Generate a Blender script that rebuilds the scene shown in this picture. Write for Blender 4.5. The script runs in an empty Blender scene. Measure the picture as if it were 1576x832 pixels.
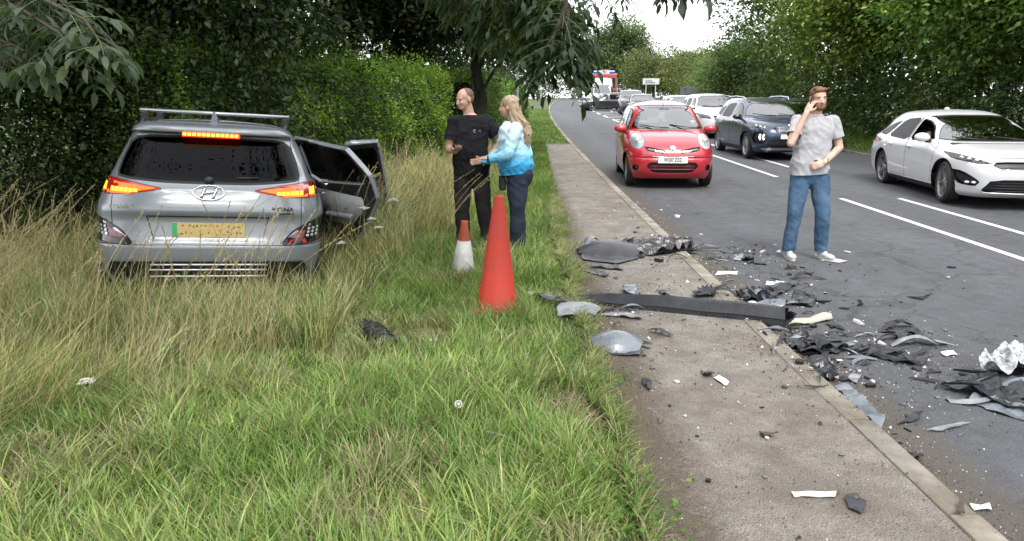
import bpy, bmesh, math, random
import numpy as np
from mathutils import Vector, Matrix, noise
R = math.radians
PI = math.pi
rnd = random.Random(7)
rng = np.random.default_rng(11)
scene = bpy.context.scene
col = scene.collection

# ---------------------------------------------------------------- camera
F_PX = 1142.0; PITCH = R(13.0); CAM_H = 1.7
cam_d = bpy.data.cameras.new('camera'); cam = bpy.data.objects.new('camera', cam_d); col.objects.link(cam)
cam_d.sensor_width = 36.0; cam_d.lens = 36.0 * F_PX / 1576.0
cam_d.clip_start = 0.05; cam_d.clip_end = 3000
cam.location = (0, 0, CAM_H); cam.rotation_euler = (R(90) - PITCH, 0, 0)
scene.camera = cam
scene.render.resolution_x = 1024; scene.render.resolution_y = 541

# ---------------------------------------------------------------- sky, sun, exposure
SUN_EL, SUN_AZ = 54.0, 168.0          # azimuth clockwise from +Y
world = bpy.data.worlds.new('World'); scene.world = world; world.use_nodes = True
wt = world.node_tree; wt.nodes.clear()
wo = wt.nodes.new('ShaderNodeOutputWorld'); bg = wt.nodes.new('ShaderNodeBackground')
sky = wt.nodes.new('ShaderNodeTexSky'); sky.sky_type = 'NISHITA'; sky.sun_disc = False
sky.sun_elevation = R(SUN_EL); sky.sun_rotation = R(SUN_AZ)
tc = wt.nodes.new('ShaderNodeTexCoord'); mp = wt.nodes.new('ShaderNodeMapping'); mp.inputs['Scale'].default_value = (1, 1, 2.4)
nz = wt.nodes.new('ShaderNodeTexNoise'); nz.inputs['Scale'].default_value = 1.7; nz.inputs['Detail'].default_value = 7
cr = wt.nodes.new('ShaderNodeValToRGB'); cr.color_ramp.elements[0].position = 0.31; cr.color_ramp.elements[1].position = 0.45
cr.color_ramp.elements[0].color = (0.25, 0.25, 0.25, 1)
mxc = wt.nodes.new('ShaderNodeMix'); mxc.data_type = 'RGBA'
mxc.inputs['B'].default_value = (8.2, 8.4, 8.8, 1)
wt.links.new(tc.outputs['Generated'], mp.inputs['Vector']); wt.links.new(mp.outputs['Vector'], nz.inputs['Vector'])
wt.links.new(nz.outputs['Fac'], cr.inputs['Fac']); wt.links.new(cr.outputs['Color'], mxc.inputs['Factor'])
wt.links.new(sky.outputs['Color'], mxc.inputs['A']); wt.links.new(mxc.outputs['Result'], bg.inputs['Color'])
bg.inputs['Strength'].default_value = 0.10
wt.links.new(bg.outputs['Background'], wo.inputs['Surface'])
sl = bpy.data.lights.new('sun', 'SUN'); sl.energy = 1.25; sl.angle = R(20); sl.color = (1.0, 0.955, 0.88)
so = bpy.data.objects.new('sun', sl); col.objects.link(so)
sd = Vector((math.sin(R(SUN_AZ)) * math.cos(R(SUN_EL)), math.cos(R(SUN_AZ)) * math.cos(R(SUN_EL)), math.sin(R(SUN_EL))))
so.rotation_euler = sd.to_track_quat('Z', 'Y').to_euler(); so.location = (0, 0, 30)
scene.view_settings.view_transform = 'Standard'; scene.view_settings.look = 'None'
scene.view_settings.exposure = 1.42; scene.view_settings.gamma = 1.0

# ---------------------------------------------------------------- the lie of the land
def g(Y):                      # road level: climbs gently away from the camera
    if Y < 5: return 0.0
    if Y < 110: return 0.013 * (Y - 5)
    return 0.013 * 105 + 0.013 * 60 * (1 - math.exp(-(Y - 110) / 60.0))
def cx(Y):                     # the road bends gently to the right
    if Y < 10: return 0.0
    if Y < 95: return 0.00045 * (Y - 10) ** 2
    return 0.00045 * 85 ** 2 + 0.0765 * (Y - 95)
KX, LA, LB, RK = 1.89, 5.45, 6.42, 9.55     # kerb face, the two centre lines, right kerb
def proj(X, Y, Z):
    z = Z - CAM_H
    d = Y * math.cos(PITCH) - z * math.sin(PITCH); u = Y * math.sin(PITCH) + z * math.cos(PITCH)
    return 788 + F_PX * X / d, 416 - F_PX * u / d, F_PX / d
def at(px, py, dz=0.0):        # a point of the ground under a pixel of the photograph
    lo, hi = 0.5, 400.0
    for _ in range(50):
        m = (lo + hi) / 2
        if proj(0, m, g(m) + dz)[1] > py: lo = m
        else: hi = m
    s = proj(0, lo, g(lo) + dz)[2]
    return Vector(((px - 788) / s, lo, g(lo) + dz))

# ---------------------------------------------------------------- objects
def tag(o, label=None, cat=None, group=None, kind=None):
    if label: o['label'] = label
    if cat: o['category'] = cat
    if group: o['group'] = group
    if kind: o['kind'] = kind
    return o
def link(name, me, parent=None, mats=None, loc=None, rot=None):
    o = bpy.data.objects.new(name, me); col.objects.link(o)
    if mats is not None:
        if not isinstance(mats, (list, tuple)): mats = [mats]
        if len(me.materials) == 0:
            for m in mats: me.materials.append(m)
    if parent is not None: o.parent = parent
    if loc is not None: o.location = loc
    if rot is not None: o.rotation_euler = rot
    return o
def empty(name, loc=(0, 0, 0), rot=(0, 0, 0), label=None, cat=None, group=None):
    o = bpy.data.objects.new(name, None); o.empty_display_size = 0.2; col.objects.link(o)
    o.location = loc; o.rotation_euler = rot
    return tag(o, label, cat, group)
def bm_mesh(bm, name, smooth=False):
    me = bpy.data.meshes.new(name); bm.to_mesh(me); bm.free()
    if smooth: me.polygons.foreach_set('use_smooth', [True] * len(me.polygons))
    return me
def np_mesh(name, V, T, colr=None, smooth=False):
    me = bpy.data.meshes.new(name)
    V = np.asarray(V, dtype=np.float32); T = np.asarray(T, dtype=np.int32)
    k = T.shape[1]
    me.vertices.add(len(V)); me.vertices.foreach_set('co', V.ravel())
    me.loops.add(T.size); me.loops.foreach_set('vertex_index', T.ravel())
    me.polygons.add(len(T)); me.polygons.foreach_set('loop_start', np.arange(0, T.size, k, dtype=np.int32))
    if colr is not None:
        c = np.ones((len(V), 4), dtype=np.float32); c[:, :3] = colr
        a = me.color_attributes.new('Col', 'FLOAT_COLOR', 'POINT'); a.data.foreach_set('color', c.ravel())
    me.update(calc_edges=True)
    if smooth: me.polygons.foreach_set('use_smooth', [True] * len(me.polygons))
    return me
def copy_tree(o, parent=None):
    c = o.copy(); col.objects.link(c); c.parent = parent
    for ch in [q for q in bpy.data.objects if q.parent == o]: copy_tree(ch, c)
    return c

# ---- bmesh primitives
def add_box(bm, lo, hi, bev=0.0, M=None, mi=0, seg=2):
    r = bmesh.ops.create_cube(bm, size=1.0)
    vs = r['verts']; c = [(a + b) / 2 for a, b in zip(lo, hi)]; s = [b - a for a, b in zip(lo, hi)]
    for v in vs: v.co = Vector((v.co.x * s[0] + c[0], v.co.y * s[1] + c[1], v.co.z * s[2] + c[2]))
    fs = list({f for v in vs for f in v.link_faces})
    if bev > 0:
        es = list({e for v in vs for e in v.link_edges})
        rr = bmesh.ops.bevel(bm, geom=vs + es, offset=bev, segments=seg, affect='EDGES', profile=0.6)
        fs = list({f for f in rr['faces']} | {f for f in fs if f.is_valid}); vs = list({v for f in fs for v in f.verts})
    if M is not None:
        for v in vs: v.co = M @ v.co
    for f in fs: f.material_index = mi
    return vs
def add_ell(bm, c, r, M=None, seg=16, rings=10, mi=0):
    c = Vector(c); vs = []
    def pt(x, y, z):
        p = Vector((x * r[0], y * r[1], z * r[2]))
        if M is not None: p = M @ p
        v = bm.verts.new(p + c); vs.append(v); return v
    bot = pt(0, 0, -1); G = []
    for i in range(1, rings):
        a = PI * i / rings; G.append([pt(math.sin(a) * math.cos(2 * PI * k / seg), math.sin(a) * math.sin(2 * PI * k / seg), -math.cos(a)) for k in range(seg)])
    top = pt(0, 0, 1)
    for k in range(seg):
        q = (k + 1) % seg; f = [bm.faces.new((bot, G[0][q], G[0][k])), bm.faces.new((top, G[-1][k], G[-1][q]))]
        for A, B in zip(G, G[1:]): f.append(bm.faces.new((A[k], A[q], B[q], B[k])))
        for x in f: x.material_index = mi; x.smooth = True
    return vs
def frame(d):
    d = d.normalized(); a = Vector((0, 0, 1)) if abs(d.z) < 0.9 else Vector((1, 0, 0))
    u = d.cross(a).normalized(); return u, d.cross(u).normalized()
def add_tube(bm, pts, rad, seg=8, mi=0, cap=True, flat=1.0):
    pts = [Vector(p) for p in pts]
    if not isinstance(rad, (list, tuple)): rad = [rad] * len(pts)
    rings = []; u = None
    for i, p in enumerate(pts):
        d = (pts[min(i + 1, len(pts) - 1)] - pts[max(i - 1, 0)]).normalized()
        if u is None: u, v = frame(d)
        else:
            u = (u - d * u.dot(d)).normalized(); v = d.cross(u)
        rings.append([bm.verts.new(p + (u * math.cos(2 * PI * k / seg) + v * flat * math.sin(2 * PI * k / seg)) * rad[i]) for k in range(seg)])
    for a, b in zip(rings, rings[1:]):
        for k in range(seg):
            f = bm.faces.new((a[k], a[(k + 1) % seg], b[(k + 1) % seg], b[k])); f.material_index = mi; f.smooth = True
    if cap and seg > 2:
        for rg in (rings[0][::-1], rings[-1]):
            f = bm.faces.new(rg); f.material_index = mi
    return rings
def add_lathe(bm, prof, seg=24, M=None, mi=0):       # prof: (r, z) pairs round z
    rings = []
    for r, z in prof:
        ring = []
        for k in range(seg):
            p = Vector((r * math.cos(2 * PI * k / seg), r * math.sin(2 * PI * k / seg), z))
            if M is not None: p = M @ p
            ring.append(bm.verts.new(p))
        rings.append(ring)
    for a, b in zip(rings, rings[1:]):
        for k in range(seg):
            f = bm.faces.new((a[k], a[(k + 1) % seg], b[(k + 1) % seg], b[k])); f.material_index = mi; f.smooth = True
    return rings
def add_prism(bm, poly, fn, mi=0):                   # poly 2D; fn(a, b, t) -> 3D for t = 0, 1
    A = [bm.verts.new(fn(a, b, 0)) for a, b in poly]; B = [bm.verts.new(fn(a, b, 1)) for a, b in poly]
    n = len(poly)
    fs = [bm.faces.new(A[::-1]), bm.faces.new(B)]
    for k in range(n): fs.append(bm.faces.new((A[k], A[(k + 1) % n], B[(k + 1) % n], B[k])))
    for f in fs: f.material_index = mi
    return fs
WORK = bpy.data.scenes.new('workbench')           # modifiers and text are evaluated here, away from the big scene
def work_dg():
    with bpy.context.temp_override(scene=WORK, view_layer=WORK.view_layers[0]):
        d = bpy.context.evaluated_depsgraph_get(); d.update(); return d
def text_mesh(s, size=0.1, depth=0.002, bold=0.0, align='CENTER'):
    cu = bpy.data.curves.new('text', 'FONT'); cu.body = s; cu.size = size; cu.extrude = depth; cu.offset = bold
    cu.align_x = align; cu.align_y = 'CENTER'; cu.resolution_u = 3
    o = bpy.data.objects.new('text', cu); WORK.collection.objects.link(o)
    dg = work_dg()
    me = bpy.data.meshes.new_from_object(o.evaluated_get(dg))
    bpy.data.objects.remove(o); me.materials.clear()
    return me
def eval_mesh(me, mods):                              # bake modifiers into a mesh
    o = bpy.data.objects.new('tmp', me); WORK.collection.objects.link(o)
    for t, kw in mods:
        m = o.modifiers.new('m', t)
        for k, v in kw.items(): setattr(m, k, v)
    dg = work_dg()
    r = bpy.data.meshes.new_from_object(o.evaluated_get(dg))
    bpy.data.objects.remove(o)
    return r

# ---------------------------------------------------------------- materials
def mat(name, base=(0.5, 0.5, 0.5), rough=0.5, metal=0.0, coat=0.0, spec=0.5, emit=None, estr=0.0):
    m = bpy.data.materials.new(name); m.use_nodes = True
    b = m.node_tree.nodes['Principled BSDF']
    b.inputs['Base Color'].default_value = (*base, 1); b.inputs['Roughness'].default_value = rough
    b.inputs['Metallic'].default_value = metal; b.inputs['Coat Weight'].default_value = coat
    b.inputs['Coat Roughness'].default_value = 0.04; b.inputs['Specular IOR Level'].default_value = spec
    if emit: b.inputs['Emission Color'].default_value = (*emit, 1); b.inputs['Emission Strength'].default_value = estr
    return m
def nodes(m):
    nt = m.node_tree; return nt, nt.nodes['Principled BSDF'], nt.links
def tex(nt, kind, scale, detail=4, rough=0.55, coord='Object', vec=None):
    n = nt.nodes.new('ShaderNodeTex' + kind)
    n.inputs['Scale'].default_value = scale
    if kind == 'Noise': n.inputs['Detail'].default_value = detail; n.inputs['Roughness'].default_value = rough
    if vec is None:
        t = nt.nodes.new('ShaderNodeTexCoord'); vec = t.outputs[coord]
    nt.links.new(vec, n.inputs['Vector'])
    return n
def ramp(nt, src, stops):
    r = nt.nodes.new('ShaderNodeValToRGB'); e = r.color_ramp.elements
    while len(e) < len(stops): e.new(0.5)
    for q, (p, c) in zip(e, stops):
        q.position = p; q.color = (*c, 1) if isinstance(c, (tuple, list)) else (c, c, c, 1)
    nt.links.new(src, r.inputs['Fac']); return r
def mixc(nt, fac, a, b, mode='MIX'):
    m = nt.nodes.new('ShaderNodeMix'); m.data_type = 'RGBA'; m.blend_type = mode
    for s, v in (('Factor', fac), ('A', a), ('B', b)):
        if isinstance(v, bpy.types.NodeSocket): nt.links.new(v, m.inputs[s])
        elif s == 'Factor': m.inputs[s].default_value = v
        else: m.inputs[s].default_value = (*v, 1)
    return m.outputs['Result']
def bump(nt, b, src, dist=0.01, strength=0.5):
    n = nt.nodes.new('ShaderNodeBump'); n.inputs['Distance'].default_value = dist; n.inputs['Strength'].default_value = strength
    nt.links.new(src, n.inputs['Height']); nt.links.new(n.outputs['Normal'], b.inputs['Normal']); return n

def varied(name, c1, c2, scale, rough=0.6, bdist=0.0, bscale=None, coat=0.0, metal=0.0, detail=5):
    m = mat(name, c1, rough, metal, coat); nt, b, L = nodes(m)
    n = tex(nt, 'Noise', scale, detail); r = ramp(nt, n.outputs['Fac'], [(0.35, c1), (0.65, c2)])
    L.new(r.outputs['Color'], b.inputs['Base Color'])
    if bdist:
        n2 = tex(nt, 'Noise', bscale or scale * 4, 4); bump(nt, b, n2.outputs['Fac'], bdist, 0.6)
    return m
def paint(name, c, metal=0.0, rough=0.38, dirt=0.12):
    m = mat(name, c, rough, metal, 1.0); nt, b, L = nodes(m)
    n = tex(nt, 'Noise', 3.0, 6); r = ramp(nt, n.outputs['Fac'], [(0.40, 0.0), (0.75, 1.0)])
    mul = nt.nodes.new('ShaderNodeMath'); mul.operation = 'MULTIPLY'; mul.inputs[1].default_value = dirt
    L.new(r.outputs['Color'], mul.inputs[0])
    L.new(mixc(nt, mul.outputs[0], c, (0.22, 0.20, 0.17)), b.inputs['Base Color'])
    r2 = ramp(nt, n.outputs['Fac'], [(0.3, 0.03), (0.8, 0.14)]); L.new(r2.outputs['Color'], b.inputs['Coat Roughness'])
    return m
def glass(name, tint=(0.55, 0.6, 0.6), refl=1.0, ior=1.6):
    m = bpy.data.materials.new(name); m.use_nodes = True; nt = m.node_tree; nt.nodes.clear()
    out = nt.nodes.new('ShaderNodeOutputMaterial'); mx = nt.nodes.new('ShaderNodeMixShader')
    tr = nt.nodes.new('ShaderNodeBsdfTransparent'); tr.inputs['Color'].default_value = (*tint, 1)
    gl = nt.nodes.new('ShaderNodeBsdfGlossy'); gl.inputs['Roughness'].default_value = 0.015
    gl.inputs['Color'].default_value = (refl, refl, refl, 1)
    fr = nt.nodes.new('ShaderNodeFresnel'); fr.inputs['IOR'].default_value = ior
    nt.links.new(fr.outputs[0], mx.inputs[0]); nt.links.new(tr.outputs[0], mx.inputs[1]); nt.links.new(gl.outputs[0], mx.inputs[2])
    nt.links.new(mx.outputs[0], out.inputs['Surface']); return m
def foliage(name, trans=0.35, rough=0.5, spec=0.3, bright=1.0):
    m = bpy.data.materials.new(name); m.use_nodes = True; nt = m.node_tree; b = nt.nodes['Principled BSDF']; L = nt.links
    a = nt.nodes.new('ShaderNodeAttribute'); a.attribute_name = 'Col'
    n = tex(nt, 'Noise', 9.0, 3); r = ramp(nt, n.outputs['Fac'], [(0.3, 0.75), (0.7, 1.2)])
    c = mixc(nt, 1.0, a.outputs['Color'], r.outputs['Color'], 'MULTIPLY')
    L.new(c, b.inputs['Base Color']); b.inputs['Roughness'].default_value = rough; b.inputs['Specular IOR Level'].default_value = spec
    tl = nt.nodes.new('ShaderNodeBsdfTranslucent'); L.new(mixc(nt, 1.0, c, (1.0, 1.2, 0.65), 'MULTIPLY'), tl.inputs['Color'])
    mx = nt.nodes.new('ShaderNodeMixShader'); mx.inputs[0].default_value = trans
    out = nt.nodes['Material Output']
    L.new(b.outputs[0], mx.inputs[1]); L.new(tl.outputs[0], mx.inputs[2]); L.new(mx.outputs[0], out.inputs['Surface'])
    return m

M = {}
M['black'] = varied('black_plastic', (0.012, 0.012, 0.013), (0.022, 0.022, 0.024), 12, 0.45)
M['gloss_black'] = mat('gloss_black', (0.008, 0.008, 0.009), 0.12, 0, 0.5)
M['seal'] = mat('rubber_seal', (0.01, 0.01, 0.01), 0.6)
M['gap'] = mat('panel_gap', (0.006, 0.006, 0.006), 0.8)
M['tyre'] = varied('tyre_rubber', (0.014, 0.014, 0.014), (0.035, 0.033, 0.030), 8, 0.8)
M['alloy'] = varied('alloy', (0.45, 0.46, 0.47), (0.34, 0.34, 0.35), 9, 0.32, metal=0.9)
M['dark_alloy'] = varied('dark_alloy', (0.34, 0.34, 0.345), (0.24, 0.24, 0.245), 9, 0.35, metal=0.7)
M['chrome'] = mat('chrome', (0.75, 0.76, 0.78), 0.12, 1.0)
M['alu'] = varied('aluminium', (0.62, 0.63, 0.64), (0.5, 0.5, 0.51), 5, 0.35, metal=0.7)
M['glass'] = glass('clear_glass', (0.50, 0.56, 0.54))
M['screen'] = glass('windscreen_glass', (0.50, 0.57, 0.55), 1.0, 2.7)
M['priv'] = glass('privacy_glass', (0.02, 0.022, 0.023), 0.5, 1.32)
M['lens'] = glass('lamp_lens', (0.93, 0.94, 0.95))
M['red_lens'] = mat('red_lens', (0.45, 0.012, 0.012), 0.15, 0, 1.0)
M['amber_on'] = mat('lit_indicator', (0.6, 0.10, 0.01), 0.35, 0, 0.2, emit=(1.0, 0.14, 0.006), estr=0.55)
M['amber_hot'] = mat('indicator_core', (0.7, 0.3, 0.03), 0.4, 0, 0.0, emit=(1.0, 0.42, 0.02), estr=0.95)
M['drl'] = mat('daylight_lamp', (0.9, 0.9, 0.9), 0.2, emit=(1.0, 0.98, 0.92), estr=2.0)
M['white_plate'] = mat('white_plate', (0.72, 0.73, 0.72), 0.35)
M['yellow_plate'] = varied('yellow_plate', (0.60, 0.42, 0.16), (0.66, 0.49, 0.22), 30, 0.4)
M['green_plate'] = mat('green_plate_band', (0.05, 0.42, 0.16), 0.4)
M['ink'] = mat('plate_ink', (0.02, 0.02, 0.02), 0.5)
M['interior'] = varied('dark_trim', (0.02, 0.02, 0.022), (0.035, 0.035, 0.037), 6, 0.7)
M['pale_trim'] = varied('pale_trim', (0.22, 0.23, 0.24), (0.27, 0.28, 0.29), 6, 0.6)
M['foliage'] = foliage('leaf', 0.42); M['grass'] = foliage('grass_blade', 0.3, 0.55, 0.25)
# ================================================================ GROUND, ROAD, PATH
m = mat('soil_and_turf', (0.08, 0.09, 0.04), 0.95); nt, b, L = nodes(m)
n1 = tex(nt, 'Noise', 1.3, 8); n2 = tex(nt, 'Noise', 30, 5)
c1 = ramp(nt, n1.outputs['Fac'], [(0.3, (0.045, 0.07, 0.022)), (0.55, (0.075, 0.095, 0.035)), (0.75, (0.12, 0.10, 0.055))])
c2 = ramp(nt, n2.outputs['Fac'], [(0.3, 0.55), (0.7, 1.25)])
L.new(mixc(nt, 1.0, c1.outputs['Color'], c2.outputs['Color'], 'MULTIPLY'), b.inputs['Base Color']); bump(nt, b, n2.outputs['Fac'], 0.03, 0.8)
M['soil'] = m

def asphalt(name, lo, hi, speck, brown=None):
    m = mat(name, lo, 0.85); nt, b, L = nodes(m)
    big = tex(nt, 'Noise', 0.35, 6); fine = tex(nt, 'Noise', 150, 3, 0.7); mid = tex(nt, 'Noise', 6, 7, 0.65)
    vor = tex(nt, 'Voronoi', 95); vor.feature = 'F1'
    base = ramp(nt, big.outputs['Fac'], [(0.3, lo), (0.7, hi)])
    sp = ramp(nt, vor.outputs['Distance'], [(0.0, 1.0), (0.30, 0.35), (0.55, 0.0)])
    ck = ramp(nt, vor.outputs['Color'], [(0.5, 0.0), (0.85, 1.0)])
    f = nt.nodes.new('ShaderNodeMath'); f.operation = 'MULTIPLY'; L.new(sp.outputs['Color'], f.inputs[0]); L.new(ck.outputs['Color'], f.inputs[1])
    c = mixc(nt, f.outputs[0], base.outputs['Color'], speck)
    mr = ramp(nt, mid.outputs['Fac'], [(0.25, 0.60 if brown else 0.72), (0.75, 1.32 if brown else 1.22)])
    c = mixc(nt, 1.0, c, mr.outputs['Color'], 'MULTIPLY')
    fr_ = ramp(nt, fine.outputs['Fac'], [(0.3, 0.55 if brown else 0.7), (0.7, 1.45 if brown else 1.3)])
    c = mixc(nt, 1.0, c, fr_.outputs['Color'], 'MULTIPLY')
    if brown:
        bn = tex(nt, 'Noise', 1.1, 8, 0.7); bf = ramp(nt, bn.outputs['Fac'], [(0.46, 0.0), (0.64, 0.75)])
        c = mixc(nt, bf.outputs['Color'], c, brown)
    L.new(c, b.inputs['Base Color']); bump(nt, b, vor.outputs['Distance'], 0.012 if brown else 0.006, 0.8)
    return m
M['road'] = asphalt('road_asphalt', (0.070, 0.072, 0.079), (0.090, 0.092, 0.100), (0.20, 0.21, 0.22))
M['path'] = asphalt('worn_path_tarmac', (0.190, 0.170, 0.148), (0.245, 0.222, 0.197), (0.42, 0.38, 0.33), brown=(0.110, 0.086, 0.066))
M['kerb'] = varied('kerb_concrete', (0.23, 0.21, 0.175), (0.33, 0.305, 0.26), 5, 0.9, 0.004, 120, detail=9)
m = M['kerb']; nt, b, L = nodes(m); oi = nt.nodes.new('ShaderNodeObjectInfo'); rr = ramp(nt, oi.outputs['Random'], [(0, .78), (1, 1.15)]); src = b.inputs['Base Color'].links[0].from_socket
st = tex(nt, 'Noise', 1.7, 8, .75, vec=nt.nodes.new('ShaderNodeNewGeometry').outputs['Position']); sr = ramp(nt, st.outputs['Fac'], [(.40, (1, 1, 1)), (.62, (.60, .55, .48))])
L.new(mixc(nt, 1.0, mixc(nt, 1.0, src, rr.outputs['Color'], 'MULTIPLY'), sr.outputs['Color'], 'MULTIPLY'), b.inputs['Base Color'])
# wheel tracks, a patch joint and fine cracks on the carriageway
m = M['road']; nt, b, L = nodes(m); src = b.inputs['Base Color'].links[0].from_socket
tcn = nt.nodes.new('ShaderNodeTexCoord'); mpn = nt.nodes.new('ShaderNodeMapping'); mpn.inputs['Scale'].default_value = (1.1, .045, 1); L.new(tcn.outputs['Object'], mpn.inputs['Vector'])
tr = tex(nt, 'Noise', 1.0, 3, .5, vec=mpn.outputs['Vector']); trr = ramp(nt, tr.outputs['Fac'], [(.35, .86), (.65, 1.13)])
ck = nt.nodes.new('ShaderNodeTexVoronoi'); ck.feature = 'DISTANCE_TO_EDGE'; ck.inputs['Scale'].default_value = .42; wn = tex(nt, 'Noise', 2.2, 6); vm = nt.nodes.new('ShaderNodeVectorMath'); vm.operation = 'MULTIPLY_ADD'; vm.inputs[1].default_value = (.9, .9, 0); L.new(wn.outputs['Color'], vm.inputs[0]); L.new(tcn.outputs['Object'], vm.inputs[2]); L.new(vm.outputs[0], ck.inputs['Vector'])
ckr = ramp(nt, ck.outputs['Distance'], [(0, .62), (.006, .8), (.010, 1.0)])
L.new(mixc(nt, 1.0, mixc(nt, 1.0, src, trr.outputs['Color'], 'MULTIPLY'), ckr.outputs['Color'], 'MULTIPLY'), b.inputs['Base Color'])
def edge_dirt(m, x0, x1, dirt, s1, s2, amt):     # dirt that gathers along an edge, thinning out unevenly
    nt, b, L = nodes(m); src = b.inputs['Base Color'].links[0].from_socket
    t = nt.nodes.new('ShaderNodeTexCoord'); sx = nt.nodes.new('ShaderNodeSeparateXYZ'); L.new(t.outputs['Object'], sx.inputs[0])
    mr = nt.nodes.new('ShaderNodeMapRange'); mr.inputs['From Min'].default_value = x0; mr.inputs['From Max'].default_value = x1; mr.inputs['To Min'].default_value = 1; mr.inputs['To Max'].default_value = 0; L.new(sx.outputs['X'], mr.inputs['Value'])
    n1 = tex(nt, 'Noise', s1, 8, .7); n2 = tex(nt, 'Noise', s2, 4, .7); ad = nt.nodes.new('ShaderNodeMath'); ad.operation = 'ADD'; L.new(n1.outputs['Fac'], ad.inputs[0]); L.new(n2.outputs['Fac'], ad.inputs[1])
    mu = nt.nodes.new('ShaderNodeMath'); mu.operation = 'MULTIPLY'; L.new(mr.outputs[0], mu.inputs[0]); L.new(ad.outputs[0], mu.inputs[1])
    r = ramp(nt, mu.outputs[0], [(.30, 0.0), (.62, amt)]); L.new(mixc(nt, r.outputs['Color'], src, dirt), b.inputs['Base Color'])
edge_dirt(M['path'], .50, 1.15, (.085, .062, .042), 2.6, 30, .9); edge_dirt(M['road'], KX, KX + .55, (.085, .070, .055), 3.5, 45, .8)
M['paint_line'] = None
m = mat('road_paint', (0.7, 0.7, 0.68), 0.7); nt, b, L = nodes(m)
n = tex(nt, 'Noise', 45, 6, 0.7); r = ramp(nt, n.outputs['Fac'], [(0.30, (0.22, 0.22, 0.22)), (0.44, (0.66, 0.66, 0.64)), (0.7, (0.74, 0.74, 0.72))])
L.new(r.outputs['Color'], b.inputs['Base Color']); M['paint_line'] = m

def verge_z(X, Y):             # level of the turf on either side
    k = X - cx(Y); z = g(Y)
    if k < KX:
        z += 0.020 + 0.012 * noise.noise(Vector((X * 1.3, Y * 1.3, 0)))
        d = 0.5 - k
        if Y > 24: d = 1.8 - k
        if d > 0: z += -0.02 * min(1, d / 0.8) + 0.05 * noise.noise(Vector((X * 0.6, Y * 0.6, 3))) * min(1, d)
        if k < -2: z -= 0.10 * min(1, (-2 - k) / 1.5)
    elif k > RK:
        z += 0.09 + 0.04 * min(2.0, k - RK) + 0.05 * noise.noise(Vector((X * 0.6, Y * 0.6, 3)))
    else: z -= 0.12
    return z
def strip(name, x0, x1, ys, zoff, m, nx=4, follow=True, kind='structure', zf=None):
    V = []; T = []
    for Y in ys:
        for i in range(nx + 1):
            X = x0 + (x1 - x0) * i / nx + (cx(Y) if follow else 0)
            V.append((X, Y, (zf(X, Y) if zf else g(Y)) + zoff))
    n = nx + 1
    for j in range(len(ys) - 1):
        for i in range(nx): T.append((j * n + i, j * n + i + 1, (j + 1) * n + i + 1, (j + 1) * n + i))
    o = link(name, np_mesh(name, V, T, smooth=True), None, m)
    if kind: o['kind'] = kind
    return o
ys_r = [-30, -10, 0, 5] + [7.5 + 2.5 * i for i in range(60)] + [160 + 10 * i for i in range(25)]
# the land itself, one sheet to the horizon
xs = [-1500, -600, -200, -80, -40, -20, -14, -10] + [-8 + 0.4 * i for i in range(25)] + [1.85, 1.95, 4, 6, 8, 9.5, 9.62] + [10 + 0.6 * i for i in range(12)] + [20, 28, 45, 90, 200, 600, 1500]
ysg = [-1500, -400, -100, -30, -10, -4] + [-2 + 0.5 * i for i in range(54)] + [25.5 + 2.5 * i for i in range(40)] + [130, 150, 180, 220, 300, 400, 700, 1500]
V = []; T = []
for Y in ysg:
    for X in xs: V.append((X + cx(min(Y, 400)), Y, verge_z(X + cx(Y), Y)))
n = len(xs)
for j in range(len(ysg) - 1):
    for i in range(n - 1): T.append((j * n + i, j * n + i + 1, (j + 1) * n + i + 1, (j + 1) * n + i))
tag(link('ground', np_mesh('ground', V, T, smooth=True), None, M['soil']), kind='structure')
strip('road', KX - 0.03, RK + 0.03, ys_r, 0.0, M['road'], 8)
# path: ragged inner edge where the turf creeps over it
V = []; T = []; ysp = [-8 + 0.25 * i for i in range(130)]
for Y in ysp:
    e = 0.50 + 0.09 * noise.noise(Vector((0, Y * 1.1, 5))) + 0.05 * noise.noise(Vector((0, Y * 4, 9))) + (0.2 if Y > 9 else 0) * min(1, (Y - 9) / 4)
    for i in range(7):
        X = e + (KX - 0.125 - e) * i / 6 + cx(Y)
        V.append((X, Y, g(Y) + 0.052 + (0.004 * noise.noise(Vector((X * 2, Y * 2, 0))) if i < 6 else 0)))
for j in range(len(ysp) - 1):
    for i in range(6): T.append((j * 7 + i, j * 7 + i + 1, (j + 1) * 7 + i + 1, (j + 1) * 7 + i))
path = tag(link('path', np_mesh('path', V, T, smooth=True), None, M['path']), kind='structure')
# kerb: haunch plus single stones
bm = bmesh.new()
for side in (0, 1):
    for j in range(len(ys_r) - 1):
        a, c = ys_r[j], ys_r[j + 1]
        for Y0, Y1 in ((a, c),):
            x0, x1 = (KX - 0.12, KX - 0.006) if side == 0 else (RK + 0.006, RK + 0.12)
            top = 0.045 if Y0 < 62 else 0.058
            vs = [bm.verts.new((x + cx(Y), Y, g(Y) + z)) for Y in (Y0, Y1) for x, z in ((x0, -0.1), (x0, top), (x1, top), (x1, -0.1))]
            for q in range(3): bm.faces.new((vs[q], vs[q + 1], vs[q + 5], vs[q + 4]))
kerb = tag(link('kerb', bm_mesh(bm, 'kerb'), None, M['kerb']), kind='structure')
bm = bmesh.new(); add_box(bm, (-0.0625, -0.455, -0.09), (0.0625, 0.455, 0.0), 0.008, seg=2); stone_me = bm_mesh(bm, 'kerb_stone', True); stone_me.materials.append(M['kerb'])
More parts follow.
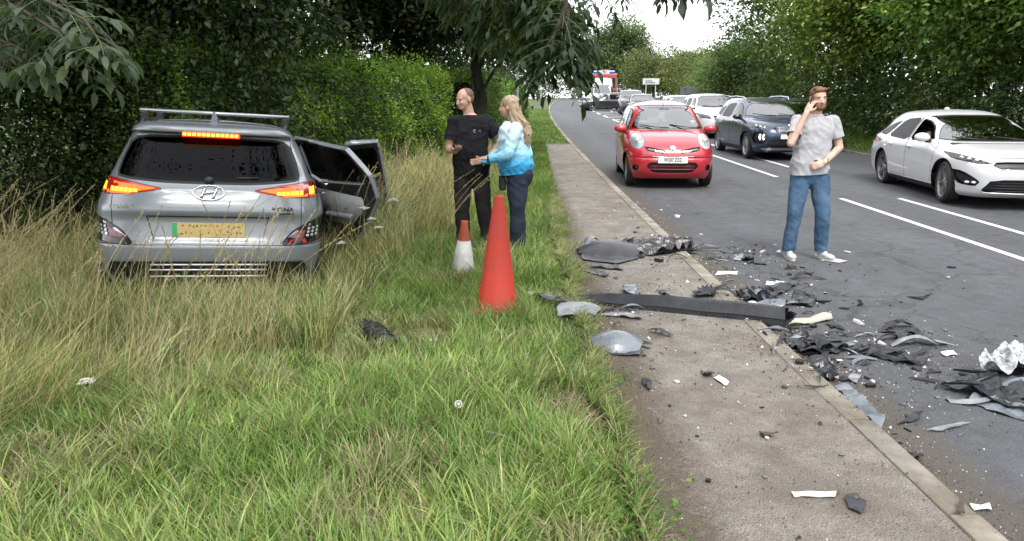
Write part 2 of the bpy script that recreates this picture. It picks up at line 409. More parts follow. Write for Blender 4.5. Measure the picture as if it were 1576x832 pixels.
for side, X0 in ((0, KX - 0.0625), (1, RK + 0.0625)):
    Y = -1.9 if side == 0 else 9.0
    while Y < 62:
        o = link('kerb_stone', stone_me, kerb); y = Y + 0.46
        yaw = -math.atan((cx(y + 1) - cx(y - 1)) / 2)
        o.location = (X0 + cx(y) + rnd.uniform(-0.004, 0.004), y, g(y) + 0.063 + rnd.uniform(-0.005, 0.003))
        o.rotation_euler = (math.atan((g(y + 1) - g(y - 1)) / 2), rnd.uniform(-0.02, 0.02), yaw + rnd.uniform(-0.004, 0.004))
        Y += 0.922
# painted lines
def line_piece(x0, x1, Y0, Y1, name='line_marking', z=0.004):
    k = max(1, int((Y1 - Y0) / 2.0)); ys = [Y0 + (Y1 - Y0) * i / k for i in range(k + 1)]
    return strip(name, x0, x1, ys, z, M['paint_line'], 1)
for i in range(-2, 12):
    a = 7.0 - 0.0 + i * 8.35
    if i == 0: a = 6.9
    for X in (LA, LB):
        if a + 5.35 > 0 and i < 4: line_piece(X - 0.05, X + 0.05, a - (0.0 if X == LA else -0.1), a + 5.35)
for i in range(14):            # shorter dashes and the hatch bars further up
    Y = 41.5 + i * 6.5
    for X in (LA, LB + 0.5): line_piece(X - 0.07, X + 0.07, Y, Y + 3.6)
for Y in (44.5, 48.5, 52.5, 57, 62):
    bm = bmesh.new(); d = 1.0
    vs = [bm.verts.new((LA + 0.12 + cx(Y), Y, g(Y) + 0.004)), bm.verts.new((LB + 0.4 + cx(Y), Y + 1.3, g(Y + 1.3) + 0.004)), bm.verts.new((LB + 0.4 + cx(Y), Y + 1.6, g(Y + 1.6) + 0.004)), bm.verts.new((LA + 0.12 + cx(Y), Y + 0.3, g(Y + 0.3) + 0.004))]
    bm.faces.new(vs); tag(link('line_marking', bm_mesh(bm, 'hatch'), None, M['paint_line']), kind='structure')
# ================================================================ CAR BUILDER
# Car space: x forward, y left, z up, origin on the road under the middle of the car.
def quad_pts(hx, w, n, N):                 # a quarter outline from the nose (hx,0) to the flank (0,w), even steps along its length
    K = 160; P = []
    for i in range(K + 1):
        t = PI / 2 * i / K; c, s = math.cos(t), math.sin(t)
        P.append((hx * max(c, 0) ** (2 / n), w * max(s, 0) ** (2 / n)))
    # refine near both flats where the superellipse runs fast
    Q = [P[0]]
    for a, b in zip(P, P[1:]):
        m_ = max(1, int(math.hypot(a[0] - b[0], a[1] - b[1]) / 0.02))
        for k in range(1, m_ + 1): Q.append((a[0] + (b[0] - a[0]) * k / m_, a[1] + (b[1] - a[1]) * k / m_))
    D = [0]
    for a, b in zip(Q, Q[1:]): D.append(D[-1] + math.hypot(a[0] - b[0], a[1] - b[1]))
    out = []; j = 0
    for i in range(N + 1):
        d = D[-1] * i / N
        while j < len(D) - 2 and D[j + 1] < d: j += 1
        u = (d - D[j]) / max(1e-9, D[j + 1] - D[j]); out.append((Q[j][0] + (Q[j + 1][0] - Q[j][0]) * u, Q[j][1] + (Q[j + 1][1] - Q[j][1]) * u))
    return out
def interp_rows(rows, step):
    # monotone-ish cubic (Catmull-Rom with limited slopes) over the arc of the rows
    A = np.array(rows, float); d = [0]
    for a, b in zip(A, A[1:]): d.append(d[-1] + max(0.02, math.hypot((a[0] - b[0]), 0.55 * max(abs(a[1] - b[1]), abs(a[2] - b[2]), abs(a[3] - b[3])))))
    d = np.array(d); n = len(A); S = np.diff(A, axis=0) / np.diff(d)[:, None]
    m_ = np.zeros_like(A)
    for i in range(1, n - 1):
        for k in range(A.shape[1]):
            p, q = S[i - 1, k], S[i, k]
            m_[i, k] = 0 if p * q <= 0 else 2 * p * q / (p + q)
    m_[0] = S[0]; m_[-1] = S[-1]
    out = []
    for i in range(n - 1):
        L_ = d[i + 1] - d[i]; K = max(1, int(round(L_ / step)))
        for k in range(K):
            t = k / K; h00 = 2 * t**3 - 3 * t**2 + 1; h10 = t**3 - 2 * t**2 + t; h01 = -2 * t**3 + 3 * t**2; h11 = t**3 - t**2
            out.append(h00 * A[i] + h10 * L_ * m_[i] + h01 * A[i + 1] + h11 * L_ * m_[i + 1])
    out.append(A[-1]); return out
def shell(rows, N=44, step=0.05, bumps=None):
    bm = bmesh.new(); rings = []
    R_ = interp_rows(rows, step)
    for z, xf, xr, w, nf, nr in R_:
        c = (xf + xr) / 2
        qf = quad_pts(xf - c, w, nf, N); qr = quad_pts(c - xr, w, nr, N)
        pts = [(c + x, y) for x, y in qf] + [(c - x, y) for x, y in qr[-2::-1]]      # nose -> left flank -> tail
        pts = pts + [(x, -y) for x, y in pts[-2:0:-1]]
        ring = []
        for x, y in pts:
            p = Vector((x, y, z))
            if bumps: p = bumps(p)
            ring.append(bm.verts.new(p))
        rings.append(ring)
    n = len(rings[0])
    for a, b in zip(rings, rings[1:]):
        for k in range(n): bm.faces.new((a[k], a[(k + 1) % n], b[(k + 1) % n], b[k]))
    t = rings[-1]; c = bm.verts.new(sum((v.co for v in t), Vector()) / n)
    for k in range(n): bm.faces.new((t[k], t[(k + 1) % n], c))
    bm.normal_update(); return bm
def chaikin(P, it=2):
    for _ in range(it):
        Q = []
        for i in range(len(P)):
            a, b = P[i], P[(i + 1) % len(P)]
            k = .14 if _ == 0 else .25
            Q += [(a[0] * (1 - k) + b[0] * k, a[1] * (1 - k) + b[1] * k), (a[0] * k + b[0] * (1 - k), a[1] * k + b[1] * (1 - k))]
        P = Q
    return P
def area2(P): return sum(P[i][0] * P[(i + 1) % len(P)][1] - P[(i + 1) % len(P)][0] * P[i][1] for i in range(len(P)))
def inset(P, d):
    if area2(P) < 0: P = P[::-1]
    out = []; n = len(P)
    for i in range(n):
        a, b, c = P[i - 1], P[i], P[(i + 1) % n]
        e1 = Vector((b[0] - a[0], b[1] - a[1])); e2 = Vector((c[0] - b[0], c[1] - b[1]))
        if e1.length < 1e-7 or e2.length < 1e-7: out.append(b); continue
        e1.normalize(); e2.normalize(); n1 = Vector((-e1.y, e1.x)); n2 = Vector((-e2.y, e2.x))
        m_ = n1 + n2; m_ = m_.normalized() if m_.length > 1e-5 else n1
        k = d / max(0.5, m_.dot(n1)); out.append((b[0] + m_.x * k, b[1] + m_.y * k))
    return out
AX = {'x': (1, 2), 'y': (0, 2), 'z': (0, 1)}
def inpoly(p, P):
    c = False; n = len(P); x, y = p
    for i in range(n):
        a, b = P[i], P[i - 1]
        if (a[1] > y) != (b[1] > y) and x < (b[0] - a[0]) * (y - a[1]) / (b[1] - a[1]) + a[0]: c = not c
    return c
class Cutter:
    def __init__(s, bm):
        s.bm = bm; s.tg = bm.faces.layers.int.new('tag'); s.names = ['body']; bm.faces.layers.int['tag']
    def tid(s, name):
        if name not in s.names: s.names.append(name)
        return s.names.index(name)
    def cut(s, axis, sign, P, tagname, only=None, nmin=0.08, cond=None):
        bm = s.bm; i, j = AX[axis]; ai = 'xyz'.index(axis)
        x0 = min(p[0] for p in P); x1 = max(p[0] for p in P); y0 = min(p[1] for p in P); y1 = max(p[1] for p in P)
        okt = None if only is None else {s.tid(t) for t in only}
        def good(f):
            if f.normal[ai] * sign <= nmin: return False
            if okt is not None and f[s.tg] not in okt: return False
            if cond and not cond(f.calc_center_median()): return False
            us = [v.co[i] for v in f.verts]; vs = [v.co[j] for v in f.verts]
            return max(us) > x0 - .001 and min(us) < x1 + .001 and max(vs) > y0 - .001 and min(vs) < y1 + .001
        F = [f for f in bm.faces if good(f)]
        n = len(P)
        for k in range(n):
            a, b = P[k], P[(k + 1) % n]
            if abs(a[0] - b[0]) + abs(a[1] - b[1]) < 1e-6: continue
            ex0, ex1 = min(a[0], b[0]) - 1e-4, max(a[0], b[0]) + 1e-4; ey0, ey1 = min(a[1], b[1]) - 1e-4, max(a[1], b[1]) + 1e-4
            sub = []
            for f in F:
                us = [v.co[i] for v in f.verts]; vs = [v.co[j] for v in f.verts]
                if max(us) >= ex0 and min(us) <= ex1 and max(vs) >= ey0 and min(vs) <= ey1: sub.append(f)
            if not sub: continue
            co = [0, 0, 0]; co[i] = a[0]; co[j] = a[1]; no = [0, 0, 0]; no[i] = -(b[1] - a[1]); no[j] = b[0] - a[0]
            geom = list({v for f in sub for v in f.verts}) + list({e for f in sub for e in f.edges}) + sub
            rest = set(F) - set(sub)
            r = bmesh.ops.bisect_plane(bm, geom=geom, dist=1e-5, plane_co=co, plane_no=Vector(no).normalized(), clear_inner=False, clear_outer=False)
            F = [f for f in rest if f.is_valid] + [g_ for g_ in r['geom'] if isinstance(g_, bmesh.types.BMFace) and g_.is_valid]
            F = list({f for f in F})
        t = s.tid(tagname); hit = []
        for f in F:
            if not f.is_valid: continue
            c = f.calc_center_median()
            if inpoly((c[i], c[j]), P): f[s.tg] = t; hit.append(f)
        return hit
    def panel(s, axis, sign, P, name, rim=0.006, rimtag='gap', **kw):   # a shut line round an inner part
        s.cut(axis, sign, P, rimtag, **kw)
        kw2 = dict(kw)
        if kw.get('only') is not None: kw2['only'] = [rimtag]
        return s.cut(axis, sign, inset(P, rim), name, **kw2)
    def line(s, axis, sign, pts, w, tagname='gap', **kw):
        for a, b in zip(pts, pts[1:]):
            d = Vector((b[0] - a[0], b[1] - a[1])); 
            if d.length < 1e-6: continue
            d.normalize(); n = Vector((-d.y, d.x)) * w / 2
            s.cut(axis, sign, [(a[0] + n.x, a[1] + n.y), (a[0] - n.x, a[1] - n.y), (b[0] - n.x, b[1] - n.y), (b[0] + n.x, b[1] + n.y)], tagname, **kw)
def split(bm, tg, t):
    nb = bmesh.new(); mp_ = {}
    for f in bm.faces:
        if f[tg] != t: continue
        vs = []
        for v in f.verts:
            if v.index not in mp_: mp_[v.index] = nb.verts.new(v.co)
            vs.append(mp_[v.index])
        try: nf = nb.faces.new(vs); nf.smooth = True
        except ValueError: pass
    return nb
def circle(cx_, cz_, r, n=28, a0=0, a1=2 * PI): return [(cx_ + r * math.cos(a0 + (a1 - a0) * k / n), cz_ + r * math.sin(a0 + (a1 - a0) * k / n)) for k in range(n)]

def wheel_meshes(r, width, spokes, style, key):
    bm = bmesh.new(); w = width / 2; rr = r - (0.082 if style == 'star' and r > .3 else 0.095 if r > 0.31 else 0.09)
    prof = [(rr, -w * .92), (rr + .02, -w), (r - .045, -w * 1.02), (r - .012, -w * .9), (r, -w * .7)]
    for k in range(-2, 3): prof += [(r, k * w * .28 - w * .1), (r - .007, k * w * .28 - w * .09), (r - .007, k * w * .28 + w * .05), (r, k * w * .28 + w * .06)]
    prof += [(r, w * .7), (r - .012, w * .9), (r - .045, w * 1.02), (rr + .02, w), (rr, w * .92), (rr - .01, w * .6), (rr - .015, -w * .6), (rr, -w * .92)]
    add_lathe(bm, prof, 40); tyre = bm_mesh(bm, 'tyre', True); tyre.materials.append(M['tyre'])
    bm = bmesh.new()
    add_lathe(bm, [(rr + .002, w * .90), (rr - .012, w * .93), (rr - .018, w * .80), (rr - .03, w * .3), (rr - .03, -w * .9)], 40)
    add_lathe(bm, [(0.001, w * .72), (.045, w * .72), (.06, w * .62), (.065, w * .2)], 20)
    for k in range(spokes):
        a = 2 * PI * k / spokes
        def sp(a0, a1, wd0, wd1, mi=0):
            p0 = Vector((.045 * math.cos(a0), .045 * math.sin(a0), 0)); p1 = Vector(((rr - .01) * math.cos(a1), (rr - .01) * math.sin(a1), 0))
            d = (p1 - p0).normalized(); n = Vector((-d.y, d.x, 0)); zt0, zt1 = w * .68, w * .80
            vs = []
            for p, wd, zt in ((p0, wd0, zt0), ((p0 + p1) / 2, (wd0 + wd1) / 2, (zt0 + zt1) / 2 - .004), (p1, wd1, zt1)):
                vs.append([bm.verts.new(p + n * wd * s_ + Vector((0, 0, zz))) for s_, zz in ((-1, zt - .035), (-.75, zt), (.75, zt), (1, zt - .035))])
            for q0, q1 in zip(vs, vs[1:]):
                for i in range(3): f = bm.faces.new((q0[i], q1[i], q1[i + 1], q0[i + 1]))
        if style == 'twin': sp(a - .04, a - .16, .014, .011); sp(a + .04, a + .16, .014, .011)
        elif style == 'wide': sp(a, a, .034, .042)
        elif style == 'star': sp(a, a, .022, .014); sp(a + .10, a + .28, .010, .010)
        else: sp(a, a, .020, .016)
    for k in range(5):
        a = 2 * PI * k / 5 + .3; add_lathe(bm, [(.001, w * .74), (.008, w * .74), (.008, w * .6)], 6, Matrix.Translation((.032 * math.cos(a), .032 * math.sin(a), 0)))
    rim = bm_mesh(bm, 'rim'); 
    bm = bmesh.new(); add_lathe(bm, [(0.001, 0.0), (rr - .06, 0.0), (rr - .06, -.02), (rr - .03, -.03), (rr - .03, -w * .8), (0.001, -w * .8)], 28)
    disc = bm_mesh(bm, 'wheel', True); disc.materials.append(M['interior'])
    return tyre, rim, disc
def plane_on(P, fn): pass

def build_car(name, label, loc, heading, S, group=None, roll=(0, 0)):
    """heading: world direction the nose points to, degrees clockwise from +Y."""
    root = empty(name, loc, (0, 0, 0), label, 'car', group)
    root.rotation_mode = 'XYZ'
    root.rotation_euler = (roll[0], roll[1], R(90 - heading))
    body_mat = S['paint']; N = S.get('N', 40)
    bm = shell(S['rows'], N, S.get('step', 0.05), S.get('bumps'))
    C = Cutter(bm)
    # wheel arches first
    dead = []
    for wx in S['axles']:
        for sg in (1, -1):
            if S.get('arch_trim'): C.cut('y', sg, circle(wx, S['wz'], S['arch'] + S['arch_trim']), 'arch_trim#%d%d' % (wx > 0, sg > 0), nmin=0.25)
            C.cut('y', sg, circle(wx, S['wz'], S['arch']), 'dead', nmin=0.25)
    if S.get('sill'):
        z = S['sill']; xf_, xr_ = S['axles'][0] - S['arch'] - .0, S['axles'][1] + S['arch']
        for sg in (1, -1): C.cut('y', sg, [(xr_ - .02, .05), (xf_ + .02, .05), (xf_ + .02, z), (xr_ - .02, z)], 'sill_trim#L' if sg > 0 else 'sill_trim#R', only=['body'], nmin=.2)
    for ft in S['features']: ft(C)
    if S.get('bpillar'):
        for sg in (1, -1): C.cut('y', sg, S['bpillar'], 'pillar_trim#%d' % sg, only=['body', 'gap', 'door_front#L', 'door_front#R', 'door_rear#L', 'door_rear#R'], nmin=.1)
    bm.verts.index_update(); bm.faces.index_update()
    tags = {}
    for f in bm.faces: tags[f[C.tg]] = tags.get(f[C.tg], 0) + 1
    objs = {}
    MM = dict(S.get('mats', {})); kids = S.get('kids', {})
    # body keeps 'body', 'gap'; both in one mesh
    nb = bmesh.new(); vm = {}; bt, gt = 0, C.names.index('gap') if 'gap' in C.names else -9
    st = C.names.index('seal') if 'seal' in C.names else -9
    for f in bm.faces:
        if f[C.tg] in (bt, gt, st):
            vs = [vm.setdefault(v.index, None) or vm.__setitem__(v.index, nb.verts.new(v.co)) or vm[v.index] for v in f.verts]
            try: nf = nb.faces.new(vs)
            except ValueError: continue
            nf.smooth = True; nf.material_index = 0 if f[C.tg] == bt else (1 if f[C.tg] == gt else 2)
    # sink the shut lines a little
    nb.normal_update()
    gv = {v for f in nb.faces if f.material_index == 1 for v in f.verts}
    for v in gv:
        if all(f.material_index == 1 for f in v.link_faces): v.co -= v.normal * 0.006
    me = bm_mesh(nb, 'body')
    for mm in (body_mat, M['gap'], M['seal']): me.materials.append(mm)
    body = link('body', me, root)
    for t in tags:
        nm = C.names[t]
        if nm in ('body', 'gap', 'seal', 'dead'): continue
        base = nm.split('#')[0]
        nb = split(bm, C.tg, t)
        dz = S.get('sink', {}).get(base, 0.0)
        if dz:
            nb.normal_update()
            for v in nb.verts: v.co -= v.normal * dz
        mm = MM.get(base) or {'side_window': M['glass'], 'windscreen': M['screen'], 'rear_window': M['glass'], 'cladding': M['black'], 'grille': M['black'],
              'bonnet': body_mat, 'door': body_mat, 'tailgate': body_mat, 'lens': M['lens'], 'fog_recess': M['gloss_black'], 'pillar_trim': M['gloss_black'], 'lower_bumper': M['black'],
              'headlight': M['chrome'], 'tail_light': M['red_lens'], 'skid_plate': M['alu']}.get(base, M['black'])
        if base == 'headlight':      # bowl behind a clear lens
            lens_bm = nb.copy(); nb.normal_update()
            edge = {v for v in nb.verts if v.is_boundary}
            for v in nb.verts:
                if v not in edge: v.co -= v.normal * S.get('bowl', 0.035)
            o = link('headlight', bm_mesh(nb, 'headlight', True), root, S.get('bowl_mat', M['chrome']))
            for v in lens_bm.verts: pass
            lens_bm.normal_update()
            for v in lens_bm.verts: v.co += v.normal * S.get('lens_out', 0.002)
            link('lens', bm_mesh(lens_bm, 'lens', True), o, M['lens']); objs[nm] = o; continue
        o = link(base, bm_mesh(nb, base, True), root, mm); objs[nm] = o
    for kid, par in kids.items():
        if kid in objs and par in objs: objs[kid].parent = objs[par]
    bm.free()
    # underside and arch liners
    L0 = S['rows'][0]; bm = bmesh.new()
    add_box(bm, (L0[2] + .08, -L0[3] + .26, L0[0] - .01), (L0[1] - .08, L0[3] - .26, L0[0] + .16), 0.02)
    for wx in S['axles']:
        for sg in (1, -1):
            ring = []
            for k in range(17):
                a = PI * (1.08 * k / 16 - .04); ring.append((wx + (S['arch'] + .004) * math.cos(a), S['wz'] + (S['arch'] + .004) * math.sin(a)))
            yo = S['track'] - .03; yi = S['track'] - .34
            A = [bm.verts.new((x, sg * yo, z)) for x, z in ring]; B = [bm.verts.new((x, sg * yi, z)) for x, z in ring]
            for q in range(16): bm.faces.new((A[q], A[q + 1], B[q + 1], B[q]))
            bm.faces.new(B)
    link('underbody', bm_mesh(bm, 'underbody'), root, M['gap'])
    # wheels
    key = (S['wr'], S.get('ww', .20), S.get('spokes', 5), S.get('style', 'star'))
    if key not in WH: WH[key] = wheel_meshes(*key, None)
    ty, rim, disc = WH[key]; rim = rim.copy(); rim.materials.clear(); rim.materials.append(S.get('rim_mat', M['alloy']))
    for wx in S['axles']:
        for sg in (1, -1):
            w = link('wheel', disc, root); w.location = (wx, sg * (S['track'] - S.get('ww', .2) / 2 + .01), S['wz'])
            st_ = S.get('steer', 0) if wx > 0 else 0
            w.rotation_euler = (R(-90) if sg > 0 else R(90), 0, 0)
            w.rotation_euler = (Matrix.Rotation(R(st_), 3, 'Z') @ Matrix.Rotation(R(-90 if sg > 0 else 90), 3, 'X') @ Matrix.Rotation(rnd.uniform(0, 2), 3, 'Z')).to_euler()
            link('tyre', ty, w); link('rim', rim, w)
    # cabin: floor, seats, dashboard, steering wheel
    if S.get('cabin', True):
        z0 = S['rows'][0][0] + .12; cab = S['cab']     # (front seat x, rear seat x, dash x, half width)
        bm = bmesh.new(); add_box(bm, (cab[1] - .45, -cab[3], z0), (cab[2] + .3, cab[3], z0 + .08)); link('cabin_floor', bm_mesh(bm, 'floor'), root, M['interior'])
        bm = bmesh.new(); add_box(bm, (cab[2] - .05, -cab[3], z0 + .2), (cab[2] + .42, cab[3], cab[4]), .05)
        link('dashboard', bm_mesh(bm, 'dash', True), root, M['interior'])
        for sx, ys_ in ((cab[0], (.36, -.36)), (cab[1], (.36, -.36))):
            for y in ys_:
                bm = bmesh.new()
                add_box(bm, (sx - .22, y - .24, z0 + .12), (sx + .28, y + .24, z0 + .30), .05)
                add_box(bm, (-.06, -.23, 0), (.06, .23, .58), .05, Matrix.Translation((sx - .24, y, z0 + .24)) @ Matrix.Rotation(-.28, 4, 'Y'))
                add_box(bm, (-.05, -.13, 0), (.05, .13, .17), .04, Matrix.Translation((sx - .44, y, z0 + .85)) @ Matrix.Rotation(-.15, 4, 'Y'))
                link('seat', bm_mesh(bm, 'seat', True), root, M['interior'])
        bm = bmesh.new()
        Mx = Matrix.Translation((cab[2] - .18, -.36, cab[4] + .02)) @ Matrix.Rotation(-1.15, 4, 'Y')
        pts = [Mx @ Vector((.18 * math.cos(2 * PI * k / 20), .18 * math.sin(2 * PI * k / 20), 0)) for k in range(21)]
        add_tube(bm, pts, .014, 6, cap=False); add_tube(bm, [pts[0], pts[10]], .014, 6); link('steering_wheel', bm_mesh(bm, 'sw'), root, M['interior'])
    # mirrors
    if S.get('mirror'):
        mx, my, mz = S['mirror']
        for sg in (1, -1):
            bm = bmesh.new()
            add_ell(bm, (mx, sg * (my + .11), mz), (.075, .125, .075), seg=18, rings=12)
            for v in bm.verts:
                if v.co.x < mx - .03: v.co.x = mx - .03 + (v.co.x - mx + .03) * .15
            link('door_mirror', bm_mesh(bm, 'mirror', True), root, S.get('mirror_mat', body_mat))
            mo = root.children[-1] if False else None
            bm = bmesh.new(); add_tube(bm, [(mx, sg * (my - .03), mz - .06), (mx, sg * (my + .06), mz - .055)], [.035, .03], 8)
            link('mirror_stalk', bm_mesh(bm, 'stalk'), root, M['black'])
    for y_s, xs_h, hz in S.get('handles', []):
        for hx in xs_h:
            for sg in (1, -1):
                hw = y_s
                bm = bmesh.new(); add_tube(bm, [(hx - .09, sg * hw, hz), (hx - .07, sg * (hw + .028), hz), (hx + .07, sg * (hw + .028), hz), (hx + .09, sg * hw, hz)], [.009, .013, .013, .009], 8)
                link('door_handle', bm_mesh(bm, 'handle'), root, S.get('handle_mat', body_mat))
    return root, objs
WH = {}
def yzplane(root, parent, name, poly, x, t, m, slope=0.0, z0=0.0, yaw=None):   # a thin plate facing fore or aft; poly in (y, z)
    bm = bmesh.new(); add_prism(bm, poly, lambda a, b, k: (x + slope * (b - z0) + (t if k else 0), a, b), 0)
    bmesh.ops.recalc_face_normals(bm, faces=bm.faces[:])
    return link(name, bm_mesh(bm, name), parent or root, m)
def plate(root, x, z, facing, text, m, w=.52, h=.111, band=False, slope=0.0):
    """number plate at x facing +1 front or -1 rear"""
    o = yzplane(root, root, 'number_plate', [(-w/2, z - h/2), (w/2, z - h/2), (w/2, z + h/2), (-w/2, z + h/2)], x, .012 * facing, m, slope, z)
    if text:
        me = text_mesh(text, h * .86, .0015, .0015)
        t = link('lettering', me, o, M['ink'])
        t.matrix_local = Matrix.Translation((x + .0135 * facing, 0, z)) @ (Matrix(((0, 0, 1), (1, 0, 0), (0, 1, 0))).to_4x4() if facing > 0 else Matrix(((0, 0, -1), (-1, 0, 0), (0, 1, 0))).to_4x4())
        t.scale = (.62, 1, 1)
    return o
# ---- reusable features
def F_side(P, name, rim, rimtag, axis='y', **kw):
    def fn(C):
        for sg in (1, -1): C.panel(axis, sg, P, name + ('#L' if sg > 0 else '#R'), rim, rimtag, **kw)
    return fn
def F_pair(P, name, rim, rimtag, sign=1, **kw):     # mirrored pair seen from the front (sign 1) or the rear (-1); P in (y>0, z)
    def fn(C):
        C.panel('x', sign, P, name + '#L', rim, rimtag, **kw)
        C.panel('x', sign, [(-a, b) for a, b in P][::-1], name + '#R', rim, rimtag, **kw)
    return fn
def F_one(P, name, rim, rimtag, sign=1, axis='x', **kw):
    def fn(C): C.panel(axis, sign, P, name, rim, rimtag, **kw)
    return fn
# ================================================================ RED CAR coming towards us in the near lane
M['red'] = paint('red_paint', (0.43, 0.012, 0.026), 0.0, 0.35, 0.06)
def micra():
    S = dict(paint=M['red'], N=52, step=0.032, wr=.285, wz=.285, ww=.175, axles=(1.22, -1.21), arch=.335, track=.768, spokes=7, style='star',
        cab=(.0, -.75, .62, .62, .93), sill=.23,
        bowl=.02,
        rows=[(.17, 1.70, -1.70, .745, 6, 6), (.22, 1.78, -1.78, .785, 5, 6), (.32, 1.835, -1.83, .80, 5.2, 6), (.48, 1.86, -1.86, .825, 5, 6), (.62, 1.83, -1.865, .83, 4.8, 6),
              (.73, 1.76, -1.86, .828, 4.4, 6), (.82, 1.64, -1.85, .82, 3.9, 6), (.90, 1.44, -1.84, .805, 3.7, 6), (.965, 1.17, -1.82, .79, 3.7, 6), (1.01, .98, -1.80, .772, 4.2, 6),
              (1.06, .885, -1.79, .755, 5, 6), (1.20, .66, -1.73, .70, 5, 6), (1.33, .43, -1.65, .645, 5, 6), (1.41, .25, -1.57, .60, 5, 5), (1.46, .08, -1.48, .545, 4.5, 4.5),
              (1.50, -.10, -1.32, .44, 4, 4), (1.525, -.30, -1.10, .30, 3, 3), (1.54, -.55, -.80, .10, 2.5, 2.5)],
        mirror=(.66, .74, 1.02), handles=[(.815, (-.06, -.92), .86)], rim_mat=M['alloy'])
    fx = []
    fx.append(F_one([(-.85, .70), (-.60, .60), (0, .565), (.60, .60), (.85, .70), (.80, .97), (.69, .985), (0, 1.005), (-.69, .985), (-.80, .97)][::1], 'bonnet', .007, 'gap', cond=lambda c: c.x > .9))
    fx.append(F_one(chaikin([(-.735, 1.015), (.735, 1.015), (.64, 1.25), (.55, 1.44), (.3, 1.455), (-.3, 1.455), (-.55, 1.44), (-.64, 1.25)], 2), 'windscreen', .014, 'seal', nmin=.12, cond=lambda c: c.x > -.1))
    fx.append(F_one(chaikin([(-.62, 1.04), (.62, 1.04), (.50, 1.40), (-.50, 1.40)], 2), 'rear_window', .02, 'seal', sign=-1))
    fx.append(F_side([(-.52, .30), (-.84, .42), (-.95, .62), (-1.30, .95), (-1.30, 1.0), (-1.28, 1.30), (-1.05, 1.42), (-.45, 1.45), (-.40, 1.0), (-.42, .30)], 'door_rear', .007, 'gap', nmin=.1))
    fx.append(F_side([(-.40, .28), (.72, .28), (.86, .6), (.86, .90), (.78, 1.02), (.36, 1.36), (.12, 1.43), (-.38, 1.45), (-.38, 1.0)], 'door_front', .007, 'gap', nmin=.1))
    fx.append(F_side(chaikin([(.70, 1.0), (.38, 1.28), (.10, 1.385), (-.33, 1.40), (-.33, .965), (.1, .965), (.6, .96)], 1), 'window_front', .014, 'seal', nmin=.1))
    fx.append(F_side(chaikin([(-.42, .965), (-.42, 1.40), (-.85, 1.385), (-1.12, 1.28), (-1.25, 1.0)], 1), 'window_rear', .014, 'seal', nmin=.1))
    hl = [(.605 + .128 * math.cos(2 * PI * k / 22), .825 + .135 * math.sin(2 * PI * k / 22) - .10 * .128 * math.cos(2 * PI * k / 22)) for k in range(22)]
    fx.append(F_pair(hl, 'headlight', .006, 'seal', nmin=.1))
    fx.append(F_pair(chaikin([(.125, .650), (.15, .615), (.46, .668), (.50, .735), (.43, .738), (.16, .690)], 1), 'grille_upper', .004, 'seal'))
    fx.append(F_one(chaikin([(-.46, .40), (-.34, .28), (.34, .28), (.46, .40), (.40, .475), (-.40, .475)], 1), 'grille_lower', .012, 'gap', nmin=.1))
    fx.append(F_pair([(.64 + .055 * math.cos(2 * PI * k / 16), .37 + .055 * math.sin(2 * PI * k / 16)) for k in range(16)], 'fog_recess', .004, 'gap'))
    fx.append(F_one([(-.80, .545), (.80, .545), (.80, .551), (-.80, .551)], 'gapx', .001, 'gap', only=['body']))
    fx.append(F_pair(chaikin([(.80, 1.02), (.70, 1.02), (.62, .78), (.80, .78)], 1), 'tail_light', .004, 'seal', sign=-1))
    S['features'] = fx
    S['mats'] = dict(door_rear=M['red'], door_front=M['red'], window_front=M['glass'], window_rear=M['glass'], grille_upper=M['gloss_black'], grille_lower=M['black'], gapx=M['gap'])
    S['bowl_mat'] = M['bright_bowl']; S['bpillar'] = [(-.32, .96), (-.43, .96), (-.43, 1.40), (-.32, 1.41)]
    S['sink'] = dict(grille_lower=.03, grille_upper=.012, fog_recess=.03, window_front=.003, window_rear=.003, gapx=.004)
    S['kids'] = {'window_front#L': 'door_front#L', 'window_front#R': 'door_front#R', 'window_rear#L': 'door_rear#L', 'window_rear#R': 'door_rear#R'}
    p = at(1036, 283); 
    root, ob = build_car('red_hatchback', 'small red hatchback with round headlamps driving towards us beside the kerb', (2.99, 15.15, g(15.1)), 184, S)
    for sg in (1, -1):                        # chrome bars in the two upper grilles
        bm = bmesh.new()
        pts = [(1.845 - .00 * k, sg * (.155 + .30 * k / 8), .655 + .048 * k / 8) for k in range(9)]
        pts = [(1.80 - .55 * (abs(y) ** 3) , y, z) for x, y, z in pts]
        add_tube(bm, [(x + .035, y, z) for x, y, z in pts], .008, 6)
        link('grille_bar', bm_mesh(bm, 'bar'), root, M['chrome'])
    for z in (.345, .40, .45):
        bm = bmesh.new(); add_tube(bm, [(1.835 - .30 * abs(y) ** 3 - .01, y, z) for y in [-.4 + .1 * k for k in range(9)]], .008, 6)
        link('grille_slat', bm_mesh(bm, 'slat'), root, M['red_dark'])
    # round badge with a bar across
    bm = bmesh.new(); Mx = Matrix.Translation((1.79, 0, .72)) @ Matrix.Rotation(R(62), 4, 'Y')
    pts = [Mx @ Vector((.045 * math.cos(2 * PI * k / 20) * .8, .038 * math.sin(2 * PI * k / 20), 0)) for k in range(21)]; add_tube(bm, pts, .010, 6, cap=False)
    add_box(bm, (-.009, -.048, -.004), (.009, .048, .010), .003, Mx); link('badge', bm_mesh(bm, 'badge'), root, M['chrome'])
    plate(root, 1.862, .515, 1, 'WO07 ZOZ', M['white_plate'])
    bm = bmesh.new(); add_tube(bm, [(.16, .0, 1.45), (.02, .0, 1.66)], [.006, .002], 6); link('aerial', bm_mesh(bm, 'aerial'), root, M['black'])
